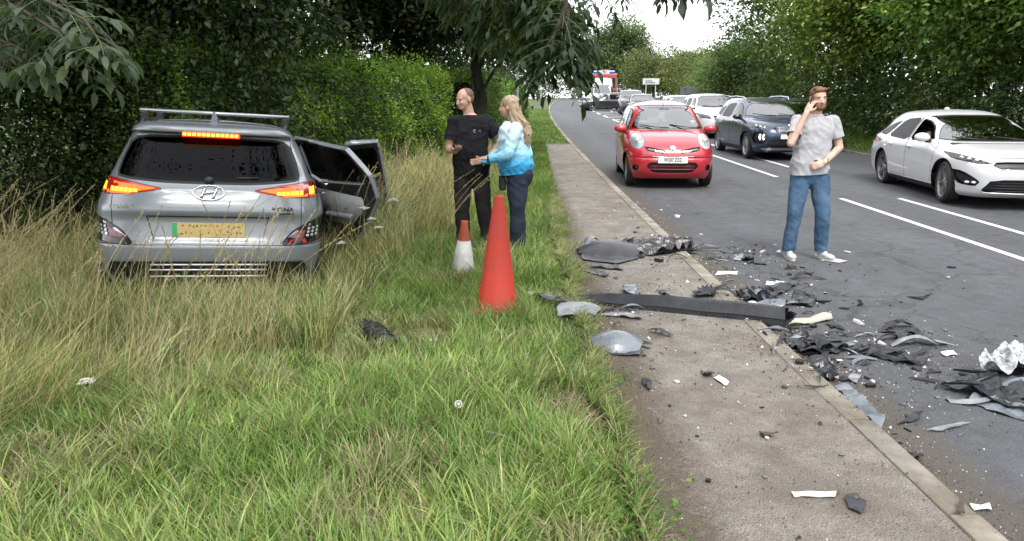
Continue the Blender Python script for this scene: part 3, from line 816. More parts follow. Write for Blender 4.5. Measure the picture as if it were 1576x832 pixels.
    for y0, y1 in ((.60, .05), (.02, -.52)):
        bm = bmesh.new(); add_tube(bm, [(.965, y0 - .0, 1.045), (.93, (y0 + y1) / 2, 1.062), (.885 - .06, y1, 1.10)], .010, 6); link('wiper', bm_mesh(bm, 'wiper'), root, M['black'])
    for sg in (1, -1):
        bm = bmesh.new(); add_ell(bm, (1.50, sg * .60, .835), (.03, .05, .05)); link('bulb_reflector', bm_mesh(bm, 'bulb', True), ob['headlight#L' if sg > 0 else 'headlight#R'], M['alu'])
    bm = bmesh.new(); add_box(bm, (.70, .46, 1.10), (.703, .54, 1.17)); 
    link('permit_sticker', bm_mesh(bm, 'permit'), root, M['white_plate'])
    bm = bmesh.new(); add_box(bm, (.30, -.10, 1.33), (.33, .10, 1.39), .01); link('rear_view_mirror', bm_mesh(bm, 'rvm'), root, M['interior'])
    return root
M['bright_bowl'] = mat('bright_bowl', (.78, .79, .8), .28, .6)
M['red_dark'] = mat('dark_red_slat', (0.35, 0.012, 0.015), 0.4)
micra()
# ================================================================ GREY CAR nose down in the hedge
M['grey'] = paint('grey_paint', (0.238, 0.260, 0.290), 0.25, 0.36, 0.22)
def plain_panel(bm): pass
def kona():
    S = dict(paint=M['grey'], N=60, step=0.028, wr=.33, wz=.33, ww=.21, axles=(1.25, -1.35), arch=.385, track=.85, spokes=5, style='wide', arch_trim=.0,
        cab=(.05, -.80, .80, .70, 1.0), sill=.33,
        rows=[(.20, 1.85, -1.86, .80, 6, 6), (.27, 1.98, -1.98, .85, 5.5, 6), (.38, 2.05, -2.04, .875, 5, 6), (.50, 2.08, -2.075, .89, 5, 6), (.59, 2.08, -2.08, .90, 5, 6), (.66, 2.06, -2.045, .90, 5, 6),
              (.78, 2.0, -2.03, .90, 5, 6), (.84, 1.93, -2.055, .895, 4.5, 5.6), (.92, 1.75, -2.03, .870, 4, 5.4), (1.0, 1.35, -1.99, .840, 4, 5.2), (1.04, 1.12, -1.96, .825, 4.5, 5), (1.09, .98, -1.90, .80, 5.5, 4.8),
              (1.22, .72, -1.79, .745, 6, 4.8), (1.36, .42, -1.67, .675, 6, 5), (1.41, .28, -1.635, .645, 5, 5.2), (1.432, .22, -1.70, .64, 5, 5.5), (1.465, .12, -1.695, .615, 5, 5.5), (1.50, -.05, -1.58, .57, 4.5, 5),
              (1.525, -.22, -1.35, .47, 4, 4), (1.54, -.45, -1.10, .32, 3.2, 3.2), (1.55, -.65, -.85, .10, 2.5, 2.5)],
        mirror=(.85, .82, 1.05), handles=[(.895, (-.83, .05), .92)])
    fx = []
    fx.append(F_one([(-.685, .585), (.685, .585), (.69, .98), (.66, 1.12), (.60, 1.427), (-.60, 1.427), (-.66, 1.12), (-.69, .98)], 'tailgate', .006, 'gap', sign=-1))
    fx.append(F_one(chaikin([(-.69, 1.075), (-.3, 1.045), (.3, 1.045), (.69, 1.075), (.66, 1.22), (.585, 1.41), (-.585, 1.41), (-.66, 1.22)], 2), 'rear_window', .018, 'seal', sign=-1, nmin=.1))
    fx.append(F_pair(chaikin([(.30, 1.005), (.56, 1.055), (.76, 1.075), (.835, 1.05), (.84, .965), (.76, .945), (.56, .960)], 1), 'tail_light', .005, 'seal', sign=-1, nmin=.06))
    fx.append(F_pair(chaikin([(.91, .795), (.76, .770), (.62, .705), (.53, .605), (.56, .580), (.90, .600)], 1), 'lamp_cluster', .007, 'gap', sign=-1, nmin=.04))
    fx.append(F_one([(-.44, .80), (.44, .80), (.39, .615), (-.39, .615)], 'plate_recess', .004, 'gap', sign=-1))
    fx.append(F_one([(-.44, .806), (.44, .806), (.44, .794), (-.44, .794)], 'handle_slot', .001, 'gap', sign=-1))
    fx.append(F_one(chaikin([(-.70, .46), (.70, .46), (.74, .36), (.62, .22), (-.62, .22), (-.74, .36)], 1), 'lower_bumper', .006, 'gap', sign=-1))
    fx.append(F_one([(-.92, .575), (-.685, .582), (-.685, .588), (-.92, .583)], 'seam1', .0005, 'gap', sign=-1, only=['body']))
    fx.append(F_one([(.92, .575), (.685, .582), (.685, .588), (.92, .583)], 'seam2', .0005, 'gap', sign=-1, only=['body']))
    DR = [(-.10, .34), (-.74, .34), (-.93, .60), (-1.10, .90), (-1.08, 1.12), (-.86, 1.36), (-.10, 1.445)]
    DF = [(-.08, .32), (.84, .32), (.92, .65), (.94, .96), (.84, 1.06), (.46, 1.34), (.2, 1.42), (-.08, 1.45)]
    for P, nm in ((DR, 'door_rear'), (DF, 'door_front')):
        fx.append(F_side(P, nm, .006, 'gap', nmin=.1))
    fx.append(F_side(chaikin([(-.14, 1.00), (-.14, 1.415), (-.84, 1.345), (-1.06, 1.02)], 1), 'window_rear', .014, 'seal', nmin=.1))
    fx.append(F_side(chaikin([(.78, 1.04), (.44, 1.28), (.2, 1.365), (-.04, 1.395), (-.04, 1.02)], 1), 'window_front', .014, 'seal', nmin=.1))
    fx.append(F_side(chaikin([(-1.16, 1.08), (-1.02, 1.24), (-1.30, 1.22), (-1.42, 1.12)], 1), 'quarter_window', .01, 'seal', nmin=.1))
    fx.append(F_one(chaikin([(-.76, 1.07), (.76, 1.07), (.60, 1.41), (-.60, 1.41)], 2), 'windscreen', .02, 'seal', nmin=.12, cond=lambda c: c.x > .1))
    fx.append(F_pair(chaikin([(.85, .95), (.85, .89), (.55, .86), (.52, .90)], 1), 'headlight', .005, 'seal', nmin=.1))
    fx.append(F_one(chaikin([(-.55, .72), (.55, .72), (.48, .45), (-.48, .45)], 1), 'grille', .01, 'seal', nmin=.1))
    S['features'] = fx
    S['mats'] = dict(door_rear=M['grey'], door_front=M['grey'], window_front=M['priv'], window_rear=M['priv'], quarter_window=M['priv'], rear_window=M['priv'], plate_recess=M['grey'], handle_slot=M['gap'],
                     tail_light=M['red_lens'], lamp_cluster=M['gloss_black'], seam1=M['gap'], seam2=M['gap'], lower_bumper=M['black'])
    S['sink'] = dict(plate_recess=.012, handle_slot=.02, lower_bumper=.015, lamp_cluster=.008)
    S['kids'] = {a + s: b + s for a, b in (('window_front', 'door_front'), ('window_rear', 'door_rear')) for s in ('#L', '#R')}
    S['kids'].update({'plate_recess': 'tailgate', 'rear_window': 'tailgate', 'handle_slot': 'tailgate'})
    hd = -17.0; fwd = Vector((math.sin(R(hd)), math.cos(R(hd)), 0))
    rear = Vector((-2.355, 5.56, 0)); c = rear + fwd * 2.08; c.z = -.06
    root, ob = build_car('crashed_grey_car', 'light grey crossover with hazard lights on and right doors open, stopped in the long grass', c, hd, S)
    root.rotation_euler = (Matrix.Rotation(R(90 - hd), 3, 'Z') @ Matrix.Rotation(R(2.2), 3, 'Y') @ Matrix.Rotation(R(3.6), 3, 'X')).to_euler()
    # ---- the two right doors stand open
    for nm, hx, ang in (('door_rear#R', -.10, 35), ('door_front#R', .92, 55)):
        d = ob[nm]; hinge = Vector((hx, -.88, 0))
        parts = [d] + [o for o in bpy.data.objects if o.parent == d]
        for o in parts: o.data.transform(Matrix.Translation(-hinge))
        x0, x1 = (-.93, -.10) if 'rear' in nm else (-.95, -.04)
        d.location = hinge; d.rotation_euler = (0, 0, R(ang))
        me = d.data; me.materials.append(M['interior']); me.materials.append(M['seal'])
        md = d.modifiers.new('thickness', 'SOLIDIFY'); md.thickness = .055; md.offset = -1; md.material_offset = 1; md.material_offset_rim = 0
        if me.polygons: pass
        wn = [o for o in bpy.data.objects if o.parent == d]
        for o in wn: o.location = (0, .035, 0)
        bm = bmesh.new()
        if 'rear' in nm: add_prism(bm, [(-.70, .60), (-.12, .60), (-.06, .93), (-.84, .88), (-.88, .78)], lambda a, b, t: (a, .085 + .03 * t, b))
        else: add_prism(bm, [(-.86, .52), (-.10, .52), (-.06, .90), (-.92, .88)], lambda a, b, t: (a, .085 + .03 * t, b))
        bmesh.ops.recalc_face_normals(bm, faces=bm.faces[:]); bmesh.ops.bevel(bm, geom=bm.edges[:], offset=.012, segments=2, affect='EDGES')
        link('door_card', bm_mesh(bm, 'card', True), d, M['pale_trim'])
        bm = bmesh.new(); add_box(bm, (x0 + .2, .10, .66), (x1 - .25, .16, .71), .02); link('armrest', bm_mesh(bm, 'armrest', True), d, M['pale_trim'])
        bm = bmesh.new(); add_tube(bm, [(x1 - .12, .10, .97), (x1 - .20, .125, .97), (x1 - .22, .10, .97)], .014, 8); link('inner_handle', bm_mesh(bm, 'ih'), d, M['chrome'])
        # bright metal frame round the glass
    # ---- lamps
    def on_tail(y, z, out=.004):      # x of the tail at (y, z), by ray casting
        mw = Vector((-3, y, z)); best = None
        for o in (ob['tail_light#L'], ob['tail_light#R'], ob['tailgate'], ob['body_'] if 'body_' in ob else None, ob['lamp_cluster#L'], ob['lamp_cluster#R'], BODY, ob['lower_bumper'], ob['plate_recess']):
            if o is None: continue
            h, p, n, i = o.ray_cast(mw, Vector((1, 0, 0)))
            if h and (best is None or p.x < best): best = p.x
        return (best if best is not None else -2.0) - out
    BODY = next(o for o in bpy.data.objects if o.parent == root and o.name.split('.')[0] == 'body')
    bpy.context.view_layer.update()
    def tail_patch(P, name, parent, m, out=.004, th=.004):
        """small raised piece that follows the tail's surface"""
        bm = bmesh.new(); P = [tuple(p) for p in P]
        A = [bm.verts.new((on_tail(y, z, out), y, z)) for y, z in P]; B = [bm.verts.new((on_tail(y, z, out + th), y, z)) for y, z in P]
        n = len(P); bm.faces.new(A); bm.faces.new(B[::-1])
        for k in range(n): bm.faces.new((A[k], A[(k + 1) % n], B[(k + 1) % n], B[k]))
        bmesh.ops.triangulate(bm, faces=[f for f in bm.faces if len(f.verts) > 4])
        bmesh.ops.recalc_face_normals(bm, faces=bm.faces[:]); return link(name, bm_mesh(bm, name), parent, m)
    for s_, key in ((1, 'tail_light#L'), (-1, 'tail_light#R')):
        p = ob[key]
        # glowing amber body inside the red rim, in strips that follow the curve
        ys = [.38 + .06 * k for k in range(7)] + [.775, .80, .81]
        def lo(y): return .975 + max(0, (.56 - y)) * .17 if y < .56 else .962 + (y - .56) * .0
        def hi(y): return 1.012 + (y - .38) * .115 if y < .8 else 1.058 - (y - .8) * .2
        for a, b in zip(ys, ys[1:]):
            if abs(a - .74) < .011: continue
            tail_patch([(s_ * a, lo(a)), (s_ * b, lo(b)), (s_ * b, hi(b)), (s_ * a, hi(a))], 'indicator_glow', p, M['amber_on'])
        for a, b in [(.50 + .035 * k, .528 + .035 * k) for k in range(6)] + [(.755, .775), (.780, .80)]:
            h_ = .010 + (a - .5) * .045 if a < .74 else .042
            tail_patch([(s_ * a, .976), (s_ * b, .976), (s_ * b, .978 + h_ + .014), (s_ * a, .978 + h_ + .012)], 'indicator_core', p, M['amber_hot'], .009, .002)
    for s_, key in ((1, 'lamp_cluster#L'), (-1, 'lamp_cluster#R')):
        p = ob[key]
        tail_patch([(s_ * .57, .592), (s_ * .72, .60), (s_ * .85, .610), (s_ * .86, .645), (s_ * .80, .64), (s_ * .70, .632), (s_ * .60, .63)], 'reflector', p, M['red_lens'])
        tail_patch([(s_ * .60, .642), (s_ * .70, .642), (s_ * .72, .70), (s_ * .64, .68)], 'fog_lamp', p, M['dull_red'])
        tail_patch([(s_ * .58, .645), (s_ * .64, .695), (s_ * .76, .750), (s_ * .858, .772), (s_ * .862, .758), (s_ * .76, .735), (s_ * .65, .68)], 'trim_strip', p, M['alu'], .006, .003)
        for i in range(3):
            for j in range(3):
                y, z = .735 + .036 * i + .006 * j, .655 + .027 * j
                tail_patch([(s_ * (y + .012 * math.cos(2 * PI * k / 8)), z + .0105 * math.sin(2 * PI * k / 8)) for k in range(8)], 'reverse_lamp_cell', p, M['cell'], .006, .003)
    # tailgate things: emblem, letters, plate, wiper, brake light
    tg = ob['tailgate']
    def oval(rx, rz, w, parent, name, m, zc):
        bm = bmesh.new(); pts = [(on_tail(rx * math.cos(a), zc + rz * math.sin(a), .006), rx * math.cos(a), zc + rz * math.sin(a)) for a in [2 * PI * k / 28 for k in range(29)]]
        add_tube(bm, pts, w, 6, cap=False); return link(name, bm_mesh(bm, name), parent, m)
    oval(.112, .054, .006, tg, 'emblem_ring', M['chrome'], .985)
    bm = bmesh.new()
    for y0, z0, y1, z1, w in ((.055, -.036, .028, .040, .012), (-.028, -.040, -.055, .036, .012), (.045, -.006, -.045, .010, .009)):
        pts = [(on_tail(y0 + (y1 - y0) * t, .985 + z0 + (z1 - z0) * t, .010), y0 + (y1 - y0) * t - .012 * math.sin((t - .5) * 3) * 0, .985 + z0 + (z1 - z0) * t) for t in (0, .25, .5, .75, 1)]
        add_tube(bm, pts, w, 6, flat=.5)
    link('emblem_letter', bm_mesh(bm, 'emblem'), tg, M['chrome'])
    FR = Matrix(((0, 0, -1), (-1, 0, 0), (0, 1, 0))).to_4x4()
    for txt, y, z, sz, m in (('HYUNDAI', .57, .870, .036, 'chrome'), ('KONA', -.545, .868, .040, 'gloss_black'), ('ELECTRIC', -.57, .835, .020, 'gloss_black')):
        t = link('lettering', text_mesh(txt, sz * 1.15, .002, .0008), tg, M[m]); t.matrix_local = Matrix.Translation((on_tail(y, z, .006), y, z)) @ Matrix.Rotation(-math.copysign(.10, y), 4, 'Z') @ FR
        t.scale = (1.25, 1, 1)
    px_ = on_tail(0, .70, .012)
    o = yzplane(root, tg, 'number_plate', [(-.26, .645), (.26, .645), (.26, .757), (-.26, .757)], px_, -.008, M['yellow_plate'])
    g_ = yzplane(root, tg, 'plate_band', [(.225, .647), (.2595, .647), (.2595, .755), (.225, .755)], px_ - .0085, -.0015, M['green_plate']); g_.parent = o
    bm = bmesh.new(); r9 = random.Random(5)
    marks = [(.185, .735, .022, .010), (.135, .736, .016, .012), (.110, .728, .010, .016), (.085, .732, .014, .016), (.055, .735, .010, .014), (.025, .735, .018, .008), (-.01, .736, .010, .014), (-.06, .735, .012, .012), (-.145, .728, .014, .010), (-.18, .722, .010, .022), (-.215, .726, .018, .010),
             (.195, .672, .026, .014), (.165, .680, .008, .020), (.125, .676, .012, .012), (.055, .668, .022, .008), (.005, .680, .010, .018), (-.055, .662, .012, .014), (-.075, .700, .010, .010), (-.105, .668, .026, .006), (-.135, .688, .020, .010), (-.16, .672, .010, .018), (-.20, .684, .010, .026), (-.225, .680, .008, .020), (-.14, .705, .010, .008)]
    for y, z, w, h in marks:
        k = r9.uniform(.6, 1); add_prism(bm, [(y - w / 2, z - h / 2 * k), (y + w / 2 * k, z - h / 2), (y + w / 2, z + h / 2 * k), (y - w / 2 * k, z + h / 2)], lambda a, b, t: (px_ - .0082 - .0012 * t, a, b))
    tag(link('lettering', bm_mesh(bm, 'marks'), o, M['ink_faded']), kind='stuff')
    bm = bmesh.new()      # high brake light, a row of lit cells under the spoiler lip
    for k in range(12):
        y = -.19 + .035 * k; add_box(bm, (-1.712, y - .013, 1.408), (-1.69, y + .013, 1.430), .003)
    tag(link('brake_light_cells', bm_mesh(bm, 'cells'), root, M['brake_cell']), kind='stuff')
    bm = bmesh.new(); add_box(bm, (-1.700, -.215, 1.398), (-1.64, .215, 1.436), .006); link('brake_light', bm_mesh(bm, 'brake'), root, M['brake_glow'])
    bm = bmesh.new(); add_ell(bm, (on_tail(0, 1.06, .0), 0, 1.075), (.03, .035, .03)); add_tube(bm, [(on_tail(0, 1.075, .03), 0, 1.08), (-1.905, -.20, 1.095), (-1.895, -.36, 1.10)], [.012, .010, .006], 6); link('wiper', bm_mesh(bm, 'wiper'), tg, M['black'])
    for k, z in enumerate((.435, .395, .345)):
        bm = bmesh.new(); add_tube(bm, [(-2.065 + .10 * abs(y) ** 4, y, z) for y in [-.42 + .105 * q for q in range(9)]], .008, 6); link('bumper_strip', bm_mesh(bm, 'strip'), root, M['alu'])
    # roof: rails, cross bars, fin
    for sg in (1, -1):
        bm = bmesh.new(); add_tube(bm, [(.15, sg * .585, 1.46), (.05, sg * .58, 1.515), (-.5, sg * .585, 1.53), (-1.25, sg * .565, 1.515), (-1.4, sg * .555, 1.47)], [.012, .018, .018, .018, .012], 8); link('roof_rail', bm_mesh(bm, 'rail'), root, M['black'])
    for x, z in ((-1.10, 1.600), (-.25, 1.615)):
        bm = bmesh.new(); add_tube(bm, [(x, -.60, z), (x, .60, z)], .042, 10, flat=.38)
        b_ = link('roof_bar', bm_mesh(bm, 'bar'), root, M['alu'])
        for sg in (1, -1):
            bm = bmesh.new(); add_box(bm, (x - .05, sg * .565 - .03, 1.50), (x + .05, sg * .565 + .03, z - .012), .012); link('bar_foot', bm_mesh(bm, 'foot'), b_, M['black'])
    bm = bmesh.new(); fin = [(-1.22, 1.52), (-1.40, 1.515), (-1.405, 1.60), (-1.38, 1.605), (-1.30, 1.56)]
    A = [bm.verts.new((x, .03 if z < 1.55 else .008, z)) for x, z in fin]; B = [bm.verts.new((x, -.03 if z < 1.55 else -.008, z)) for x, z in fin]
    bm.faces.new(A); bm.faces.new(B[::-1])
    for k in range(5): bm.faces.new((A[k], A[(k + 1) % 5], B[(k + 1) % 5], B[k]))
    bmesh.ops.recalc_face_normals(bm, faces=bm.faces[:]); link('roof_fin', bm_mesh(bm, 'fin'), root, M['grey'])
    return root
M['brake_cell'] = mat('brake_cell', (.9, .4, .05), .3, emit=(1.0, .30, .03), estr=1.7)
M['brake_glow'] = mat('brake_strip', (.6, .03, .01), .3, emit=(1.0, .05, .005), estr=.5)
M['dull_red'] = mat('dull_red_lens', (.22, .05, .05), .2, 0, 1.0)
M['cell'] = mat('reverse_cell', (.75, .76, .78), .15, .4)
M['ink_faded'] = mat('plate_ink_faded', (.16, .12, .07), .6)
KONA = kona()
# ================================================================ THE OTHER TRAFFIC
M['navy'] = paint('navy_paint', (0.020, 0.035, 0.085), 0.35, 0.3, 0.05)
M['white'] = paint('white_paint', (0.68, 0.68, 0.69), 0.0, 0.35, 0.06)
M['mid_blue'] = paint('blue_paint', (0.035, 0.06, 0.10), 0.3, 0.3, 0.05)
M['silver'] = paint('silver_paint', (0.50, 0.51, 0.53), 0.5, 0.35, 0.05)
M['black_paint'] = paint('black_paint', (0.012, 0.012, 0.016), 0.1, 0.3, 0.05)
M['plum'] = paint('dark_purple_paint', (0.07, 0.055, 0.075), 0.3, 0.3, 0.05)
M['lamp_bowl'] = mat('lamp_bowl', (0.30, 0.31, 0.33), 0.2, 0.9)
def common(S, fr, ws, rw, side, hl, gr, tl, **kw):
    fx = []
    if fr: fx.append(F_one(fr, 'bonnet', .006, 'gap', cond=lambda c: c.x > S.get('bx', .9)))
    fx.append(F_one(chaikin(ws, 1), 'windscreen', .02, 'seal', nmin=.12, cond=lambda c: c.x > -.2))
    fx.append(F_one(chaikin(rw, 1), 'rear_window', .02, 'seal', sign=-1, nmin=.1))
    for P, nm in side['doors']: fx.append(F_side(P, nm, .006, 'gap', nmin=.1))
    for P, nm in side['glass']: fx.append(F_side(chaikin(P, 1), nm, .014, side.get('rim', 'seal'), nmin=.08))
    if hl: fx.append(F_pair(hl, 'headlight', .005, 'seal', nmin=.04))
    for P, nm, rim in gr: fx.append(F_one(P, nm, rim, 'seal', nmin=.04))
    for P, nm, rim in kw.get('pair', []): fx.append(F_pair(P, nm, rim, 'seal', nmin=.03))
    if tl: fx.append(F_pair(tl, 'tail_light', .004, 'seal', sign=-1, nmin=.04))
    S['features'] = fx
    mm = dict(door_rear=S['paint'], door_front=S['paint'], window_front=M['glass'], window_rear=M['priv'], quarter_window=M['priv'], rear_window=M['priv'])
    mm.update(kw.get('mats', {})); S['mats'] = mm
    S['kids'] = {a + s: b + s for a, b in (('window_front', 'door_front'), ('window_rear', 'door_rear')) for s in ('#L', '#R')}
    S['sink'] = dict(grille=.02, air_intake=.03, corner_intake=.03); S['bpillar'] = kw.get('bp'); S['bowl'] = .03; S['bowl_mat'] = M['lamp_bowl']
def wipers(root, x0, z0, w, sl=1.0):
    for y0, y1 in ((w, .05), (.0, -w)):
        bm = bmesh.new(); add_tube(bm, [(x0, y0, z0), (x0 - .03, (y0 + y1) / 2, z0 + .018), (x0 - .07, y1, z0 + .05)], .010, 5); link('wiper', bm_mesh(bm, 'wiper'), root, M['black'])

# ---- navy estate-like crossover in the queue
def niro(name, label, loc, hd, pm, detail=True, group='cars queuing in the far lane'):
    S = dict(paint=pm, N=46 if detail else 22, step=.035 if detail else .07, wr=.33, wz=.33, ww=.21, axles=(1.30, -1.40), arch=.375, track=.845, spokes=5, style='wide' if detail else 'plain',
        cab=(.05, -.80, .75, .70, 1.0), sill=.30, arch_trim=.045, bx=1.0,
        rows=[(.19, 1.95, -1.95, .80, 6, 6), (.28, 2.08, -2.08, .85, 5.5, 6), (.42, 2.16, -2.15, .88, 5.2, 6), (.60, 2.175, -2.17, .90, 5, 6), (.72, 2.14, -2.17, .90, 4.8, 6),
              (.82, 2.05, -2.15, .90, 4.6, 6), (.90, 1.88, -2.13, .895, 4.2, 5.5), (.97, 1.55, -2.10, .88, 4.2, 5.5), (1.02, 1.22, -2.06, .86, 4.6, 5.5), (1.07, 1.06, -2.0, .84, 5.5, 5.5),
              (1.22, .78, -1.88, .775, 6, 5.5), (1.36, .50, -1.76, .70, 6, 5.5), (1.43, .30, -1.68, .655, 5.5, 5.5), (1.48, .08, -1.62, .61, 5, 5), (1.52, -.15, -1.45, .52, 4, 4.5), (1.54, -.35, -1.2, .38, 3.5, 3.5), (1.55, -.6, -.9, .12, 2.5, 2.5)],
        mirror=(.84, .86, 1.05), handles=[(.892, (-.86, .02), .93)], handle_mat=M['chrome'], mirror_mat=M['black_paint'], rim_mat=M['alloy'])
    ws = [(-.78, 1.05), (.78, 1.05), (.70, 1.25), (.60, 1.45), (-.60, 1.45), (-.70, 1.25)]
    side = dict(doors=[([(-.12, .33), (-.85, .33), (-1.02, .60), (-1.15, .92), (-1.15, 1.10), (-.9, 1.40), (-.12, 1.45)], 'door_rear'), ([(-.10, .31), (.86, .31), (.95, .65), (.96, .98), (.86, 1.06), (.45, 1.38), (.2, 1.44), (-.10, 1.46)], 'door_front')],
                glass=[([(.80, 1.04), (.46, 1.29), (.22, 1.385), (-.05, 1.41), (-.05, 1.01)], 'window_front'), ([(-.15, 1.01), (-.15, 1.41), (-.88, 1.37), (-1.10, 1.03)], 'window_rear'), ([(-1.2, 1.04), (-1.0, 1.33), (-1.45, 1.25), (-1.62, 1.10)], 'quarter_window')], rim='chromerim' if False else 'seal')
    common(S, [(-.80, .90), (-.5, .86), (.5, .86), (.80, .90), (.82, 1.0), (.72, 1.035), (-.72, 1.035), (-.82, 1.0)], ws, [(-.66, 1.09), (.66, 1.09), (.56, 1.42), (-.56, 1.42)], side,
           [(.855, .915), (.83, .80), (.62, .755), (.46, .775), (.55, .83), (.76, .905)],
           [(chaikin([(-.43, .82), (.43, .82), (.40, .72), (.30, .68), (-.30, .68), (-.40, .72)], 1), 'grille', .012), (chaikin([(-.50, .52), (.50, .52), (.56, .36), (.48, .33), (-.48, .33), (-.56, .36)], 1), 'air_intake', .008), (chaikin([(-.70, .30), (.70, .30), (.60, .235), (-.60, .235)], 1), 'skid_plate', .004)],
           [(.60, 1.02), (.88, 1.0), (.88, .85), (.62, .85)],
           bp=[(-.06, 1.01), (-.15, 1.01), (-.15, 1.40), (-.06, 1.40)], pair=[(chaikin([(.58, .68), (.80, .70), (.84, .55), (.80, .42), (.62, .40)], 1), 'corner_intake', .006)])
    root, ob = build_car(name, label, loc, hd, S, group)
    for s_ in (1, -1):
        bm = bmesh.new(); add_tube(bm, [(.22, s_ * .575, 1.475), (.12, s_ * .60, 1.545), (-.5, s_ * .615, 1.575), (-1.3, s_ * .60, 1.56), (-1.5, s_ * .585, 1.50)], [.014, .017, .017, .017, .014], 8); link('roof_rail', bm_mesh(bm, 'rail'), root, M['alu'])
        if detail:
            for k in (0, 1):      # arrow-like daylight lamps
                bm = bmesh.new(); y = .64 + .075 * k; add_tube(bm, [(2.085 - .05 * k, s_ * y, .64), (2.10 - .05 * k, s_ * (y + .035), .575), (2.085 - .05 * k, s_ * y, .51)], .016, 6)
                link('daylight_lamp', bm_mesh(bm, 'drl'), root, M['drl'])
            for k in range(3):
                bm = bmesh.new(); add_ell(bm, (1.93 - .05 * k, s_ * (.60 + .085 * k), .80 + .025 * k), (.04, .033, .03)); link('lamp_unit', bm_mesh(bm, 'unit', True), ob['headlight#L' if s_ > 0 else 'headlight#R'], M['lens_white'])
    if detail:
        for z in (.705, .735, .765, .795):
            bm = bmesh.new(); add_tube(bm, [(2.145 - (z - .7) * .6 - .18 * abs(y) ** 3, y, z) for y in [-.36 + .09 * q for q in range(9)]], .007, 5); link('grille_bar', bm_mesh(bm, 'gb'), root, M['chrome'])
        bm = bmesh.new()
        add_ell(bm, (2.07, 0, .845), (.012, .065, .034)); link('badge', bm_mesh(bm, 'badge', True), root, M['chrome'])
        plate(root, 2.19, .585, 1, 'LC69 VKM'[:4], M['white_plate'])
        wipers(root, 1.07, 1.075, .62)
    else: plate(root, 2.19, .57, 1, None, M['white_plate'])
    return root
M['lens_white'] = mat('lamp_projector', (.75, .78, .8), .08, .5)
niro('blue_crossover', 'dark blue crossover with silver roof rails and lit arrow-shaped lamps, first in the queue', (6.92, 20.85, g(20.9)), 180, M['navy'])

